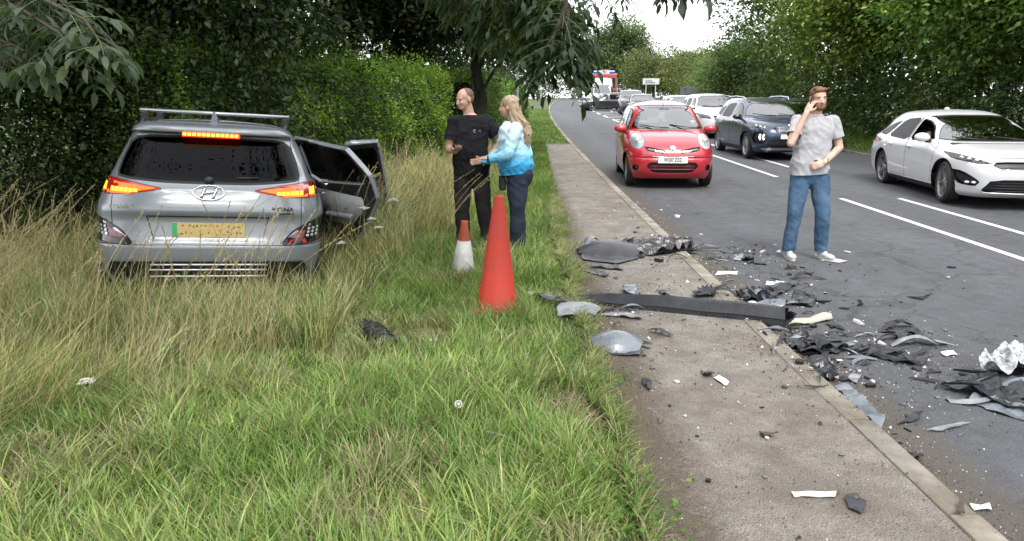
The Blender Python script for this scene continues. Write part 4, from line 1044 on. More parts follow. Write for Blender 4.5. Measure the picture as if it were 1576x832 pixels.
# ---- white sloping-roofed estate at the right edge
def proceed():
    S = dict(paint=M['white'], N=60, step=.03, wr=.325, wz=.325, ww=.22, axles=(1.42, -1.23), arch=.37, track=.845, spokes=5, style='star',
        cab=(.1, -.75, .85, .70, .92), bx=1.0, steer=-6, sill=.25,
        rows=[(.16, 2.10, -2.10, .79, 5.5, 6), (.22, 2.22, -2.2, .85, 5.2, 6), (.36, 2.28, -2.28, .88, 5, 6), (.52, 2.30, -2.30, .895, 4.8, 6), (.62, 2.28, -2.30, .90, 4.6, 6),
              (.70, 2.22, -2.29, .90, 4.4, 5.6), (.77, 2.08, -2.28, .898, 4.0, 5.2), (.835, 1.82, -2.26, .888, 3.9, 5), (.885, 1.48, -2.23, .872, 4.1, 5), (.925, 1.20, -2.17, .85, 5, 5),
              (.965, 1.06, -2.08, .83, 5.5, 4.5), (1.08, .80, -1.88, .765, 6, 4.2), (1.20, .52, -1.78, .695, 6, 4), (1.29, .27, -1.58, .64, 5.5, 4), (1.345, .05, -1.38, .595, 5, 4), (1.385, -.15, -1.12, .50, 4.5, 3.6), (1.41, -.35, -.75, .32, 3.5, 3), (1.42, -.48, -.6, .08, 2.5, 2.5)],
        mirror=(.80, .87, .985), handles=[(.889, (-.78, .10), .80)], rim_mat=M['dark_alloy'])
    ws = [(-.80, .935), (.80, .935), (.70, 1.12), (.60, 1.315), (.3, 1.335), (-.3, 1.335), (-.60, 1.315), (-.70, 1.12)]
    side = dict(doors=[([(-.08, .28), (-.72, .28), (-.88, .55), (-1.02, .80), (-1.12, .94), (-.80, 1.275), (-.08, 1.325)], 'door_rear'), ([(-.06, .27), (.98, .27), (1.05, .60), (1.06, .86), (.92, .93), (.50, 1.20), (.2, 1.29), (-.06, 1.325)], 'door_front')],
                glass=[([(.84, .93), (.50, 1.15), (.25, 1.24), (-.02, 1.275), (-.02, .895)], 'window_front'), ([(-.10, .89), (-.10, 1.29), (-.72, 1.245), (-1.08, .925)], 'window_rear'), ([(-1.16, .93), (-.82, 1.225), (-1.25, 1.14), (-1.62, .955)], 'quarter_window')])
    common(S, [(-.80, .80), (-.45, .745), (.45, .745), (.80, .80), (.83, .88), (.76, .915), (-.76, .915), (-.83, .88)], ws, [(-.62, .98), (.62, .98), (.5, 1.25), (-.5, 1.25)], side,
           chaikin([(.845, .800), (.84, .70), (.66, .655), (.50, .665), (.62, .715), (.78, .785)], 1),
           [(chaikin([(-.46, .70), (.46, .70), (.52, .64), (.40, .585), (-.40, .585), (-.52, .64)], 1), 'grille', .012), (chaikin([(-.52, .44), (.52, .44), (.62, .27), (.50, .235), (-.50, .235), (-.62, .27)], 1), 'air_intake', .008)],
           [(.60, .92), (.88, .90), (.88, .80), (.62, .80)],
           bp=[(-.03, .89), (-.12, .89), (-.12, 1.275), (-.03, 1.275)], pair=[(chaikin([(.87, .56), (.80, .545), (.64, .40), (.68, .33), (.80, .34), (.85, .44)], 1), 'corner_intake', .007)], mats=dict(window_rear=M['priv'], window_front=M['clearer']))
    yaw = 187
    S['mats']['corner_intake'] = M['gloss_black']
    root, ob = build_car('white_estate', 'white sloping-roofed estate car driving at the right edge with its driver window down', (7.84, 13.1, g(13.1)), yaw, S)
    for z in (.27, .31, .35, .39):
        bm = bmesh.new(); add_tube(bm, [(2.265 - .16 * abs(y) ** 3, y, z) for y in [-.5 + .125 * q for q in range(9)]], .007, 5); link('grille_bar', bm_mesh(bm, 'gb'), root, M['black'])
    bm = bmesh.new(); add_tube(bm, [(2.29 - .16 * abs(y) ** 3, y, .232 + .02 * abs(y)) for y in [-.62 + .155 * q for q in range(9)]], .014, 6); link('splitter', bm_mesh(bm, 'sp'), root, M['alu'])
    bm = bmesh.new(); add_tube(bm, [(2.285 - .16 * abs(y) ** 3, y, .582) for y in [-.42 + .105 * q for q in range(9)]], .012, 6); link('grille_frame', bm_mesh(bm, 'gf'), root, M['chrome'])
    for s_ in (1, -1):
        for k in range(2):
            bm = bmesh.new(); add_ell(bm, (2.12 - .06 * k, s_ * (.70 + .07 * k), .385), (.03, .035, .02)); link('fog_lamp', bm_mesh(bm, 'fog', True), ob['corner_intake#L' if s_ > 0 else 'corner_intake#R'], M['cell'])
        for k in range(4):
            bm = bmesh.new(); add_ell(bm, (2.10 - .065 * k, s_ * (.58 + .08 * k), .69 + .018 * k), (.035, .03, .022)); link('lamp_unit', bm_mesh(bm, 'unit', True), ob['headlight#L' if s_ > 0 else 'headlight#R'], M['cell'])
        bm = bmesh.new(); add_box(bm, (.71, s_ * .86 - (.10 if s_ < 0 else 0), .93), (.79, s_ * .86 + (.10 if s_ > 0 else 0), .985), .02)
        link('mirror_base', bm_mesh(bm, 'mb', True), root, M['gloss_black'])
    bm = bmesh.new(); add_ell(bm, (-.75, 0, 1.41), (.10, .03, .045)); link('roof_fin', bm_mesh(bm, 'fin', True), root, M['white'])
    wipers(root, 1.10, .955, .62)
    # the driver's window is down: drop the pane on the right-hand drive side (car's right = our left)
    o = ob['window_front#R']; bpy.data.objects.remove(o)
    return root
M['clearer'] = glass('light_glass', (.6, .65, .64))
WHITE = proceed()

# ---- simpler cars further back: one generous generic shell, three body styles
def generic(name, label, loc, hd, pm, L=4.4, W=1.8, H=1.5, kind='hatch', group='cars queuing in the far lane', N=24):
    h = L / 2; w = W / 2; k = H / 1.5; suv = kind == 'suv'; bo = .95 * k if not suv else 1.0 * k
    xr = -h; rr = dict(hatch=-h + .42, suv=-h + .30, saloon=-h + 1.05)[kind]
    rows = [(.19, h - .2, xr + .2, w - .09, 6, 6), (.28, h - .07, xr + .07, w - .04, 5.5, 6), (.5, h, xr, w - .01, 5, 6), (.68 * k, h - .03, xr, w, 4.8, 6), (.80 * k, h - .18, xr + .03, w, 4.3, 6),
            (.90 * bo, h - .55, xr + .05, w - .02, 4.2, 5.5), (.97 * bo, h - .92, xr + .09, w - .04, 4.6, 5.5), (1.02 * bo, h - 1.10, xr + (.14 if kind != 'saloon' else .6), w - .06, 5.5, 5),
            (1.20 * bo, h - 1.45, rr - .12 + (.0 if kind != 'saloon' else .0), w - .14, 6, 5), (1.36 * bo if not suv else 1.42 * k, h - 1.78, rr + .02, w - .22, 5.5, 5), (H - .06, h - 2.0, rr + .14, w - .29, 5, 4.5), (H - .02, h - 2.3, rr + .4, w - .45, 4, 4), (H, h - 2.6, rr + .8, w - .75, 2.6, 2.6)]
    z1, z2 = 1.05 * bo, H - .10
    S = dict(paint=pm, N=N, step=.07, wr=.33 if not suv else .36, wz=.33 if not suv else .36, ww=.2, axles=(h - .85, -h + .85), arch=.38 if not suv else .41, track=w - .055, spokes=5, style='plain',
             cab=(h - 2.1, h - 2.95, h - 1.35, w - .2, .95 * bo), bx=h - 1.2, rows=rows, mirror=(h - 1.3, w - .04, 1.03 * bo), rim_mat=M['alloy'])
    xA = h - 1.38; xB = h - 2.25; xC = rr + .18
    side = dict(doors=[([(xB, .33), (xB - .75, .33), (xB - .98, .9), (xB - .9, z2 - .06), (xB, z2)], 'door_rear'), ([(xB + .02, .31), (xA + .08, .31), (xA + .12, .9), (xA, 1.0 * bo), (xA - .42, z2 - .03), (xB + .02, z2)], 'door_front')],
                glass=[([(xA - .08, .99 * bo), (xA - .46, z2 - .08), (xB + .08, z2 - .045), (xB + .08, .97 * bo)], 'window_front'), ([(xB - .05, .97 * bo), (xB - .05, z2 - .045), (xB - .78, z2 - .09), (xB - .88, .99 * bo)], 'window_rear')])
    if kind != 'saloon': side['glass'].append(([(xB - .99, 1.0 * bo), (xB - .88, z2 - .11), (rr + .25, z2 - .16), (rr + .02, 1.04 * bo)], 'quarter_window'))
    common(S, [(-w * .85, .84 * k), (w * .85, .84 * k), (w * .88, .95 * bo), (w * .78, .99 * bo), (-w * .78, .99 * bo), (-w * .88, .95 * bo)], [(-w * .86, 1.02 * bo), (w * .86, 1.02 * bo), (w * .68, H - .075), (-w * .68, H - .075)],
           [(-w * .74, 1.07 * bo), (w * .74, 1.07 * bo), (w * .6, H - .12), (-w * .6, H - .12)], side, [(w * .98, .84 * k), (w * .92, .68 * k), (w * .55, .64 * k), (w * .62, .76 * k)],
           [([(-w * .48, .76 * k), (w * .48, .76 * k), (w * .42, .60 * k), (-w * .42, .60 * k)], 'grille', .012), ([(-w * .6, .46), (w * .6, .46), (w * .62, .28), (-w * .62, .28)], 'air_intake', .008)],
           [(w * .6, 1.0 * bo), (w * .98, .98 * bo), (w * .98, .8 * bo), (w * .62, .8 * bo)])
    root, ob = build_car(name, label, loc, hd, S, group)
    plate(root, h + .012, .53, 1, None, M['white_plate'])
    wipers(root, h - 1.16, 1.04 * bo, .55)
    return root
def q(x, Y): return (x + cx(Y), Y, g(Y))
generic('dark_hatchback', 'dark blue car with black lower body, half hidden behind the man on the phone', (8.66, 23.7, g(23.7)), 180, M['mid_blue'], 4.2, 1.66, 1.50, 'hatch', N=30)
generic('white_crossover', 'white tall car between the red car and the dark blue crossover', q(7.55, 29.4), 181, M['white'], 4.4, 1.80, 1.60, 'suv', N=30)
generic('silver_car', 'silver low car with a pale windscreen, behind the roof of the red car', q(8.3, 39.5), 182, M['silver'], 4.3, 1.8, 1.46, 'hatch')
generic('plum_saloon', 'dark plum saloon with a low roof, between the silver car and the black off-roader', q(8.0, 51.5), 184, M['plum'], 4.6, 1.85, 1.45, 'saloon')
generic('black_crossover', 'black tall car in the queue in front of the white van', q(7.75, 55.5), 186, M['black_paint'], 4.5, 1.88, 1.72, 'suv')
generic('turning_black_car', 'black car standing side-on across the road in front of the van', (7.9, 64, g(64)), 262, M['black_paint'], 4.4, 1.8, 1.46, 'hatch', group='vehicles at the far end of the queue')

# ---- white van
def van():
    h = 2.6
    S = dict(paint=M['white'], N=24, step=.08, wr=.35, wz=.35, ww=.22, axles=(1.75, -1.75), arch=.40, track=.93, spokes=5, style='plain', cab=(1.0, .2, 1.6, .8, 1.2), bx=1.7,
        rows=[(.22, 2.4, -2.5, .92, 5.5, 9), (.4, 2.58, -2.6, .98, 5, 9), (.8, 2.6, -2.6, .99, 4.5, 9), (1.0, 2.5, -2.6, .99, 4.5, 9), (1.2, 2.15, -2.6, .99, 4.5, 9), (1.3, 1.95, -2.6, .98, 5, 9), (1.7, 1.55, -2.6, .96, 6, 9), (2.05, 1.25, -2.6, .92, 6, 9), (2.35, .95, -2.58, .88, 5, 8), (2.52, .6, -2.5, .80, 4.5, 6), (2.58, .2, -2.2, .5, 4, 4), (2.6, -.2, -1.5, .15, 3, 3)],
        mirror=(1.75, 1.0, 1.5), mirror_mat=M['black'], rim_mat=M['dark_alloy'])
    side = dict(doors=[([(.75, .4), (1.75, .4), (1.85, 1.2), (1.5, 1.75), (1.25, 2.0), (.75, 2.0)], 'door_front')], glass=[([(.9, 1.3), (1.75, 1.3), (1.35, 1.85), (.9, 1.88)], 'window_front')])
    common(S, None, [(-.90, 1.27), (.90, 1.27), (.80, 1.98), (-.80, 1.98)], [(-.7, 1.4), (.7, 1.4), (.7, 1.9), (-.7, 1.9)], side, [(.95, 1.15), (.95, .85), (.7, .8), (.72, 1.05)], [([(-.6, .98), (.6, .98), (.55, .75), (-.55, .75)], 'grille', .015), ([(-.7, .5), (.7, .5), (.65, .3), (-.65, .3)], 'air_intake', .01)], None)
    root, ob = build_car('white_van', 'white high-roofed van standing behind the side-on black car', (8.2, 69.5, g(69.5)), 187, S, 'vehicles at the far end of the queue')
    root.scale = (1, 1, 1.06); root['category'] = 'van'; plate(root, 2.61, .6, 1, None, M['white_plate'])
van()
# ---- fire engine
M['fire_red'] = paint('fire_red', (.34, .05, .045), 0, .45, .05)
def engine():
    root = empty('fire_engine', (10.4, 86, g(86)), (0, 0, R(90 - 188 + 0)), 'red and white fire engine with a ladder on its roof, behind the white van', 'fire engine', 'vehicles at the far end of the queue'); root.scale = (1.1, 1.12, 1.16)
    def b(name, lo, hi, m, bev=.05, par=None):
        bm = bmesh.new(); add_box(bm, lo, hi, bev); return link(name, bm_mesh(bm, name, False), par or root, m)
    b('body', (-3.9, -1.24, .55), (1.7, 1.24, 2.95), M['fire_red']); c = b('cab', (1.72, -1.22, .55), (3.8, 1.22, 2.85), M['fire_red'], .12)
    b('windscreen', (3.79, -1.08, 1.55), (3.83, 1.08, 2.45), M['gloss_black'], .02, c); b('bumper', (3.75, -1.25, .35), (4.0, 1.25, .85), M['white_plate'])
    b('headlight', (3.8, .75, .95), (3.86, 1.1, 1.15), M['cell'], .01, c); b('headlight', (3.8, -1.1, .95), (3.86, -.75, 1.15), M['cell'], .01, c)
    b('head_board', (3.0, -1.0, 2.88), (3.12, 1.0, 3.14), M['white_plate'], .02)
    b('grille', (3.80, -.7, .95), (3.84, .7, 1.35), M['black'], .01, c)
    t = link('lettering', text_mesh('FIRE', .26, .004, .006), c, M['fire_red']); t.matrix_local = Matrix.Translation((3.13, 0, 3.01)) @ Matrix(((0, 0, 1), (1, 0, 0), (0, 1, 0))).to_4x4()
    for k in range(7): b('locker_shutter', (-3.6 + .74 * k, -1.27, .9), (-2.95 + .74 * k, -1.235, 2.5), M['alu'], .01)
    for k in range(7): b('locker_shutter', (-3.6 + .74 * k, 1.235, .9), (-2.95 + .74 * k, 1.27, 2.5), M['alu'], .01)
    bm = bmesh.new()
    for y in (-.35, .35): add_tube(bm, [(-3.6, y, 3.22), (2.6, y, 3.22)], .05, 6)
    for k in range(18): add_tube(bm, [(-3.5 + .34 * k, -.35, 3.22), (-3.5 + .34 * k, .35, 3.22)], .025, 6)
    link('ladder', bm_mesh(bm, 'ladder'), root, M['alu'])
    for y in (-.75, .75): b('blue_beacon', (3.2, y - .25, 2.86), (3.5, y + .25, 3.05), M['beacon'], .03)
    ty, rim, disc = wheel_meshes(.5, .32, 8, 'plain', None)
    for x in (2.7, -2.3):
        for s_ in (1, -1):
            w = link('wheel', disc, root); w.location = (x, s_ * 1.02, .5); w.rotation_euler = (R(-90) if s_ > 0 else R(90), 0, 0); link('tyre', ty, w); r2 = link('rim', rim, w, M['alloy'])
M['beacon'] = mat('blue_beacon', (.03, .08, .5), .2)
engine()
# ================================================================ PLANTS
def norm(a): return a / np.maximum(1e-9, np.linalg.norm(a, axis=1, keepdims=True))
def leaves(name, pos, dirs, size, colr, parent=None, wide=0.5, fold=0.25, kind=None, detail=False, nrm=None):
    """one small folded leaf per position; dirs = direction the leaf points in"""
    n = len(pos); d = norm(dirs)
    up = rng.normal(size=(n, 3)) * .45 + np.array([0, 0, 1.0]) if nrm is None else nrm
    s = norm(np.cross(d, up)); u = np.cross(s, d); L_ = np.asarray(size).reshape(-1, 1) * np.ones((n, 1))
    if detail:
        V = np.stack([pos, pos + d * L_ * .32 + s * L_ * wide * .42 + u * L_ * fold * .3, pos + d * L_ * .68 + s * L_ * wide * .36 + u * L_ * fold * .2, pos + d * L_ - u * L_ * .12,
                      pos + d * L_ * .68 - s * L_ * wide * .36 + u * L_ * fold * .2, pos + d * L_ * .32 - s * L_ * wide * .42 + u * L_ * fold * .3], 1)
        k = 6; tri = np.array([[0, 1, 5], [1, 2, 4], [1, 4, 5], [2, 3, 4]])
    else:
        V = np.stack([pos, pos + d * L_ * .5 + s * L_ * wide * .5 + u * L_ * fold * .4, pos + d * L_, pos + d * L_ * .5 - s * L_ * wide * .5 + u * L_ * fold * .4], 1)
        k = 4; tri = np.array([[0, 1, 2], [0, 2, 3]])
    T = (np.arange(n)[:, None, None] * k + tri[None]).reshape(-1, 3)
    o = link(name, np_mesh(name, V.reshape(-1, 3), T, np.repeat(colr, k, axis=0)), parent, M['foliage'])
    if kind: o['kind'] = kind
    return o
def cols(n, base, var=0.3, hue=0.12, yellow=0.0):
    c = np.array(base)[None] * (1 + var * rng.normal(size=(n, 1)).clip(-2, 2))
    c[:, 0] *= 1 + hue * rng.normal(size=n); c[:, 2] *= 1 + hue * rng.normal(size=n)
    if yellow: m_ = rng.random(n) < yellow; c[m_] = c[m_] * np.array([2.2, 1.45, .9])
    return np.clip(c, .004, .6)
M['bark'] = varied('bark', (0.055, 0.045, 0.035), (0.10, 0.085, 0.065), 14, 0.9, 0.02, 40)
def limbs(name, lines, parent, m=None):
    bm = bmesh.new()
    for pts, r0, r1 in lines:
        n = len(pts); add_tube(bm, pts, [r0 + (r1 - r0) * i / (n - 1) for i in range(n)], 7 if r0 > .04 else 5, cap=False)
    return link(name, bm_mesh(bm, name, True), parent, m or M['bark'])
def wob(a, b, n=5, k=.08):
    a, b = Vector(a), Vector(b); L_ = (b - a).length
    return [a.lerp(b, i / n) + (Vector((rnd.uniform(-k, k), rnd.uniform(-k, k), rnd.uniform(-k, k))) * L_ if 0 < i < n else Vector()) for i in range(n + 1)]
def tree(name, label, base, H, blobs, nclump, per, lsize, colour, group=None, tr=.18, spread=.38, flat=.55, yellow=.02, cat='tree', trunk=True, wide=.6, droop=.25, zmin=None, var=.3, cvar=.22, surf=.55, lean=(0, 0), nb=26, barkm=None):
    """blobs: (dx, dy, z, rx, ry, rz) ellipsoids of crown round the base; clumps of leaves fill them, mostly near the surface"""
    bx_, by_ = base; bz = verge_z(bx_, by_)
    root = empty(name, (bx_, by_, bz), (0, 0, 0), label, cat, group)
    w = np.array([b[3] * b[4] * b[5] for b in blobs]) ** .7; w /= w.sum()
    pick = rng.choice(len(blobs), nclump, p=w); B = np.array(blobs)[pick]
    v = norm(rng.normal(size=(nclump, 3))); rad = np.where(rng.random(nclump) < surf, rng.uniform(.82, 1.03, nclump), rng.uniform(.25, .85, nclump))[:, None]
    C = B[:, :3] + v * rad * B[:, 3:]
    if zmin is not None: C = C[C[:, 2] > zmin]; 
    nclump = len(C)
    # clumps thin out where a slow noise says so: lets sky and shade through
    keep = np.array([noise.noise(Vector(c) * .55 + Vector((bx_, by_, 0))) > -.33 for c in C]); C = C[keep]; nclump = len(C)
    idx = np.repeat(np.arange(nclump), per); n = len(idx)
    csz = spread * rng.uniform(.6, 1.35, nclump)
    off = rng.normal(size=(n, 3)) * csz[idx][:, None] * np.array([1, 1, flat]); P = C[idx] + off
    out = norm(C * np.array([1, 1, .5]) - np.array([0, 0, H * .3])); d = norm(off) * .6 + out[idx] * .5 + rng.normal(size=(n, 3)) * .5; d[:, 2] -= droop
    cc = cols(nclump, colour, cvar, .10); cl = cc[idx] * (1 + var * rng.normal(size=(n, 1)).clip(-1.8, 1.8))
    if yellow: m_ = rng.random(n) < yellow; cl[m_] *= np.array([2.0, 1.4, .8])
    cl = np.clip(cl, .004, .5)
    sz = lsize * rng.uniform(.65, 1.3, n)
    if zmin is not None: ok = P[:, 2] > zmin; P, d, sz, cl = P[ok], d[ok], sz[ok], cl[ok]
    leaves('crown', P, d, sz, cl, root, wide)
    if trunk:
        top = Vector((lean[0], lean[1], H * .62)); base_l = wob((0, 0, -.2), top, 6, .02)
        lines = [(base_l, tr, tr * .45)]
        order = rng.choice(nclump, min(nclump, nb), replace=False)
        for k in order:
            c = Vector(C[k]); t = min(.95, max(.25, (c.z / H) * .75)); p = base_l[0].lerp(top, t)
            lines.append((wob(p, c, 4, .05), tr * (.38 - .2 * t), .012))
        limbs('trunk', lines[:1], root, barkm); limbs('branches', lines[1:], root, barkm)
    return root
M['dark_bark'] = varied('dark_bark', (.022, .020, .017), (.04, .036, .03), 14, .95, .02, 40)
DARK = (.030, .052, .016); MID = (.050, .085, .022); FRESH = (.075, .125, .028); OLIVE = (.080, .100, .038); GREY = (.050, .072, .030)
# ---- right-hand side: belt of trees above a rough grass bank
RT = 'trees along the right side of the road'
tree('sycamore_tree', 'tall broad dark green tree behind the white car at the right edge', (13.2, 14.5), 11, [(0, 0, 5.6, 3.6, 3.6, 3.6), (-1.0, -1.5, 3.6, 2.6, 2.4, 1.8), (.5, 2, 4, 2.8, 2.8, 2.4), (0, 0, 9, 2.5, 2.5, 2)], 860, 74, .150, (.115, .18, .040), RT, .22, .44, flat=.38, cvar=.38)
tree('sycamore_tree', 'bright mid green broad-leaved tree above and right of the man on the phone', (13.6, 21), 11, [(0, 0, 5.6, 3.6, 3.6, 3.4), (-1.2, -1, 3.8, 2.5, 2.5, 1.9), (0, 0, 8.5, 2.6, 2.6, 2.3)], 860, 72, .155, (.135, .205, .046), RT, .2, .44, flat=.38, cvar=.36, yellow=.03)
tree('sycamore_tree', 'yellow-green broad-leaved tree directly above the blue crossover', (13.4, 28), 10.5, [(0, 0, 5.6, 3.5, 3.6, 3.2), (-1.6, -.5, 3.9, 2.4, 2.4, 2.0), (0, 0, 8.2, 2.6, 2.6, 2.2)], 820, 68, .165, (.175, .235, .050), RT, .2, .46, flat=.38, cvar=.34, yellow=.05)
tree('field_maple', 'tree with grey-green airy branches reaching left against the white sky', (14.0, 36), 11.5, [(-.5, 0, 7.4, 4.0, 3.6, 2.8), (-1.8, -.5, 5.0, 2.7, 2.6, 1.9), (-2.3, 0, 7.6, 2.2, 2.2, 1.8), (0, 0, 9.8, 2.6, 2.6, 1.6)], 420, 46, .19, (.12, .165, .06), RT, .2, .42)
tree('oak_tree', 'dark green rounded tree below the airy branches, behind the white tall car', (14.6, 45), 6.4, [(0, 0, 3.2, 3.0, 4.2, 2.3), (-1.2, 0, 2.4, 2.0, 3, 1.7)], 420, 60, .17, (.085, .13, .040), RT, .2, .5)
tree('hawthorn_tree', 'low olive tree left of the dark rounded tree, behind the dark sign back', (18.6, 62), 5.0, [(0, 0, 2.4, 3.6, 6.0, 2.2), (-1.5, 0, 1.7, 2.4, 3.6, 1.4)], 420, 60, .18, (.13, .165, .06), RT, .2, .6)
for (x, y, h, c, lb) in ((12.3, 10.5, 2.6, (.06, .09, .028), 'dark bramble bush under the trees behind the bonnet of the white car'), (12.0, 15.0, 2.3, (.055, .085, .027), 'dark bush behind the roof of the white car'), (12.1, 19.0, 2.5, (.075, .11, .035), 'dull green bush between the white car and the man on the phone'),
                        (12.3, 23.5, 2.8, (.06, .095, .028), 'dark bush right behind the head of the man on the phone'), (12.6, 29, 3.2, (.12, .15, .05), 'olive bush above the roof of the blue crossover'), (13.0, 35, 3.2, (.10, .14, .04), 'green bush behind the white tall car'), (13.4, 43, 3.2, (.10, .125, .05), 'dusty green bush near the dark sign back')):
    tree('bush', lb, (x, y), h, [(0, 0, h * .45, 1.7, 2.9, h * .5), (-.3, 1, h * .4, 1.5, 2.2, h * .42)], 130, 46, .095 + .002 * y, c, 'bushes under the right-hand trees', spread=.34, flat=.8, cat='bush', trunk=False, zmin=-.1)
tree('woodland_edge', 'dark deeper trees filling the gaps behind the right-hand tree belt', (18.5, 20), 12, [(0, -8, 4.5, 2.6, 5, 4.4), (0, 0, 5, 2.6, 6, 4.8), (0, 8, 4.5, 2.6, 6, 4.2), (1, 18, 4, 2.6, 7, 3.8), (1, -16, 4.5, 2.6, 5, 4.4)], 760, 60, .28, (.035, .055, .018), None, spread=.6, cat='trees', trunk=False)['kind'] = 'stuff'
# ---- far end
FT = 'trees beyond the far end of the queue'
tree('ash_tree', 'tall hazy green tree far off left of the road, above the white van', (17.3, 128), 14, [(0, 0, 7.5, 5.6, 4.5, 4.2), (-3, 0, 6, 4.5, 4, 4), (1.5, 0, 10.5, 3.4, 3, 2.6), (4, 0, 5, 3, 3, 3)], 520, 60, .42, (.13, .17, .075), FT, .3, .8)
tree('ash_tree', 'lower olive tree beside the tall hazy one, right of the van', (19.5, 105), 9, [(0, 0, 4.2, 4.2, 4, 3.2), (2.5, 0, 3.3, 3, 3, 2.4)], 300, 60, .30, (.14, .165, .065), FT, .3, .7)
tree('ash_tree', 'small yellowish tree behind the white direction sign', (22.5, 96), 7.6, [(0, 0, 3.6, 3.6, 4, 2.8)], 240, 60, .27, (.16, .165, .06), FT, .3, .7)
tree('ash_tree', 'dull green tree on the far right of the road above the silver car', (22.0, 84), 7.2, [(0, 0, 3.4, 3.4, 4, 2.8), (-1, 0, 2.4, 3, 3, 1.8)], 260, 60, .25, (.12, .145, .055), FT, .3, .65)
tree('hedge', 'long roadside hedge closing the view where the road bends', (14, 150), 6, [(-16, 0, 3, 8, 3, 3.2), (-4, 0, 3, 8, 3, 3), (8, -5, 3, 8, 3, 3.2), (20, -10, 3, 8, 3, 3.4), (-30, 0, 3.5, 9, 3, 4)], 620, 44, .40, (.12, .15, .065), None, spread=.9, cat='hedge', trunk=False)
tree('hedge', 'low olive hedge on the right verge between the sign and the dark sign back', (19.5, 76), 4.5, [(0, 0, 2, 2.0, 9, 2.2)], 300, 50, .22, (.12, .145, .055), None, spread=.6, cat='hedge', trunk=False)
# ---- left-hand side
LT = 'dark trees on the left above the crashed car'
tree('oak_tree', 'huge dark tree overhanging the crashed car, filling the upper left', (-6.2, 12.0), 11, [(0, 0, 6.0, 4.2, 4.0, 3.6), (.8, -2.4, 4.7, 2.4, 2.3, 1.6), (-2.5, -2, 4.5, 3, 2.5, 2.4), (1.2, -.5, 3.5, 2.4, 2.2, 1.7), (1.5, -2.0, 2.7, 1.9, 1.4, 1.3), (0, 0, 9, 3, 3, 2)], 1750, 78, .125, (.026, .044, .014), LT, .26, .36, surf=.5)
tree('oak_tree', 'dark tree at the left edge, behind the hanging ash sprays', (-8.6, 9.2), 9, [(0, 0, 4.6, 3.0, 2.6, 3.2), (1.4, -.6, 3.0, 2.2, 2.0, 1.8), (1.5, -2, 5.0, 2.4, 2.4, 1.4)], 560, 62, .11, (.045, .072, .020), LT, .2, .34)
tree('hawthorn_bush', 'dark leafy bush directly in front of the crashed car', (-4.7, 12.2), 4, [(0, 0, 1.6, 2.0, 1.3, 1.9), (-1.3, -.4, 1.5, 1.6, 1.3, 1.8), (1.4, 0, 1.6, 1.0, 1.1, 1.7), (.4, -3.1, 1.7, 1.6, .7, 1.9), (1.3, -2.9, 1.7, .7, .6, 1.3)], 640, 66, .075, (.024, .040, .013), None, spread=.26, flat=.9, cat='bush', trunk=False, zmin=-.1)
tree('hawthorn_bush', 'green tangled bush left of the crashed car, with light behind it', (-6.7, 8.6), 3, [(0, 0, 1.1, 1.5, 1.3, 1.35), (-1.4, .3, 1.0, 1.4, 1.2, 1.2), (.9, 1.2, 1.2, 1.2, 1.2, 1.4)], 620, 56, .070, (.050, .082, .020), None, spread=.26, flat=.9, cat='bush', trunk=False, zmin=-.1)
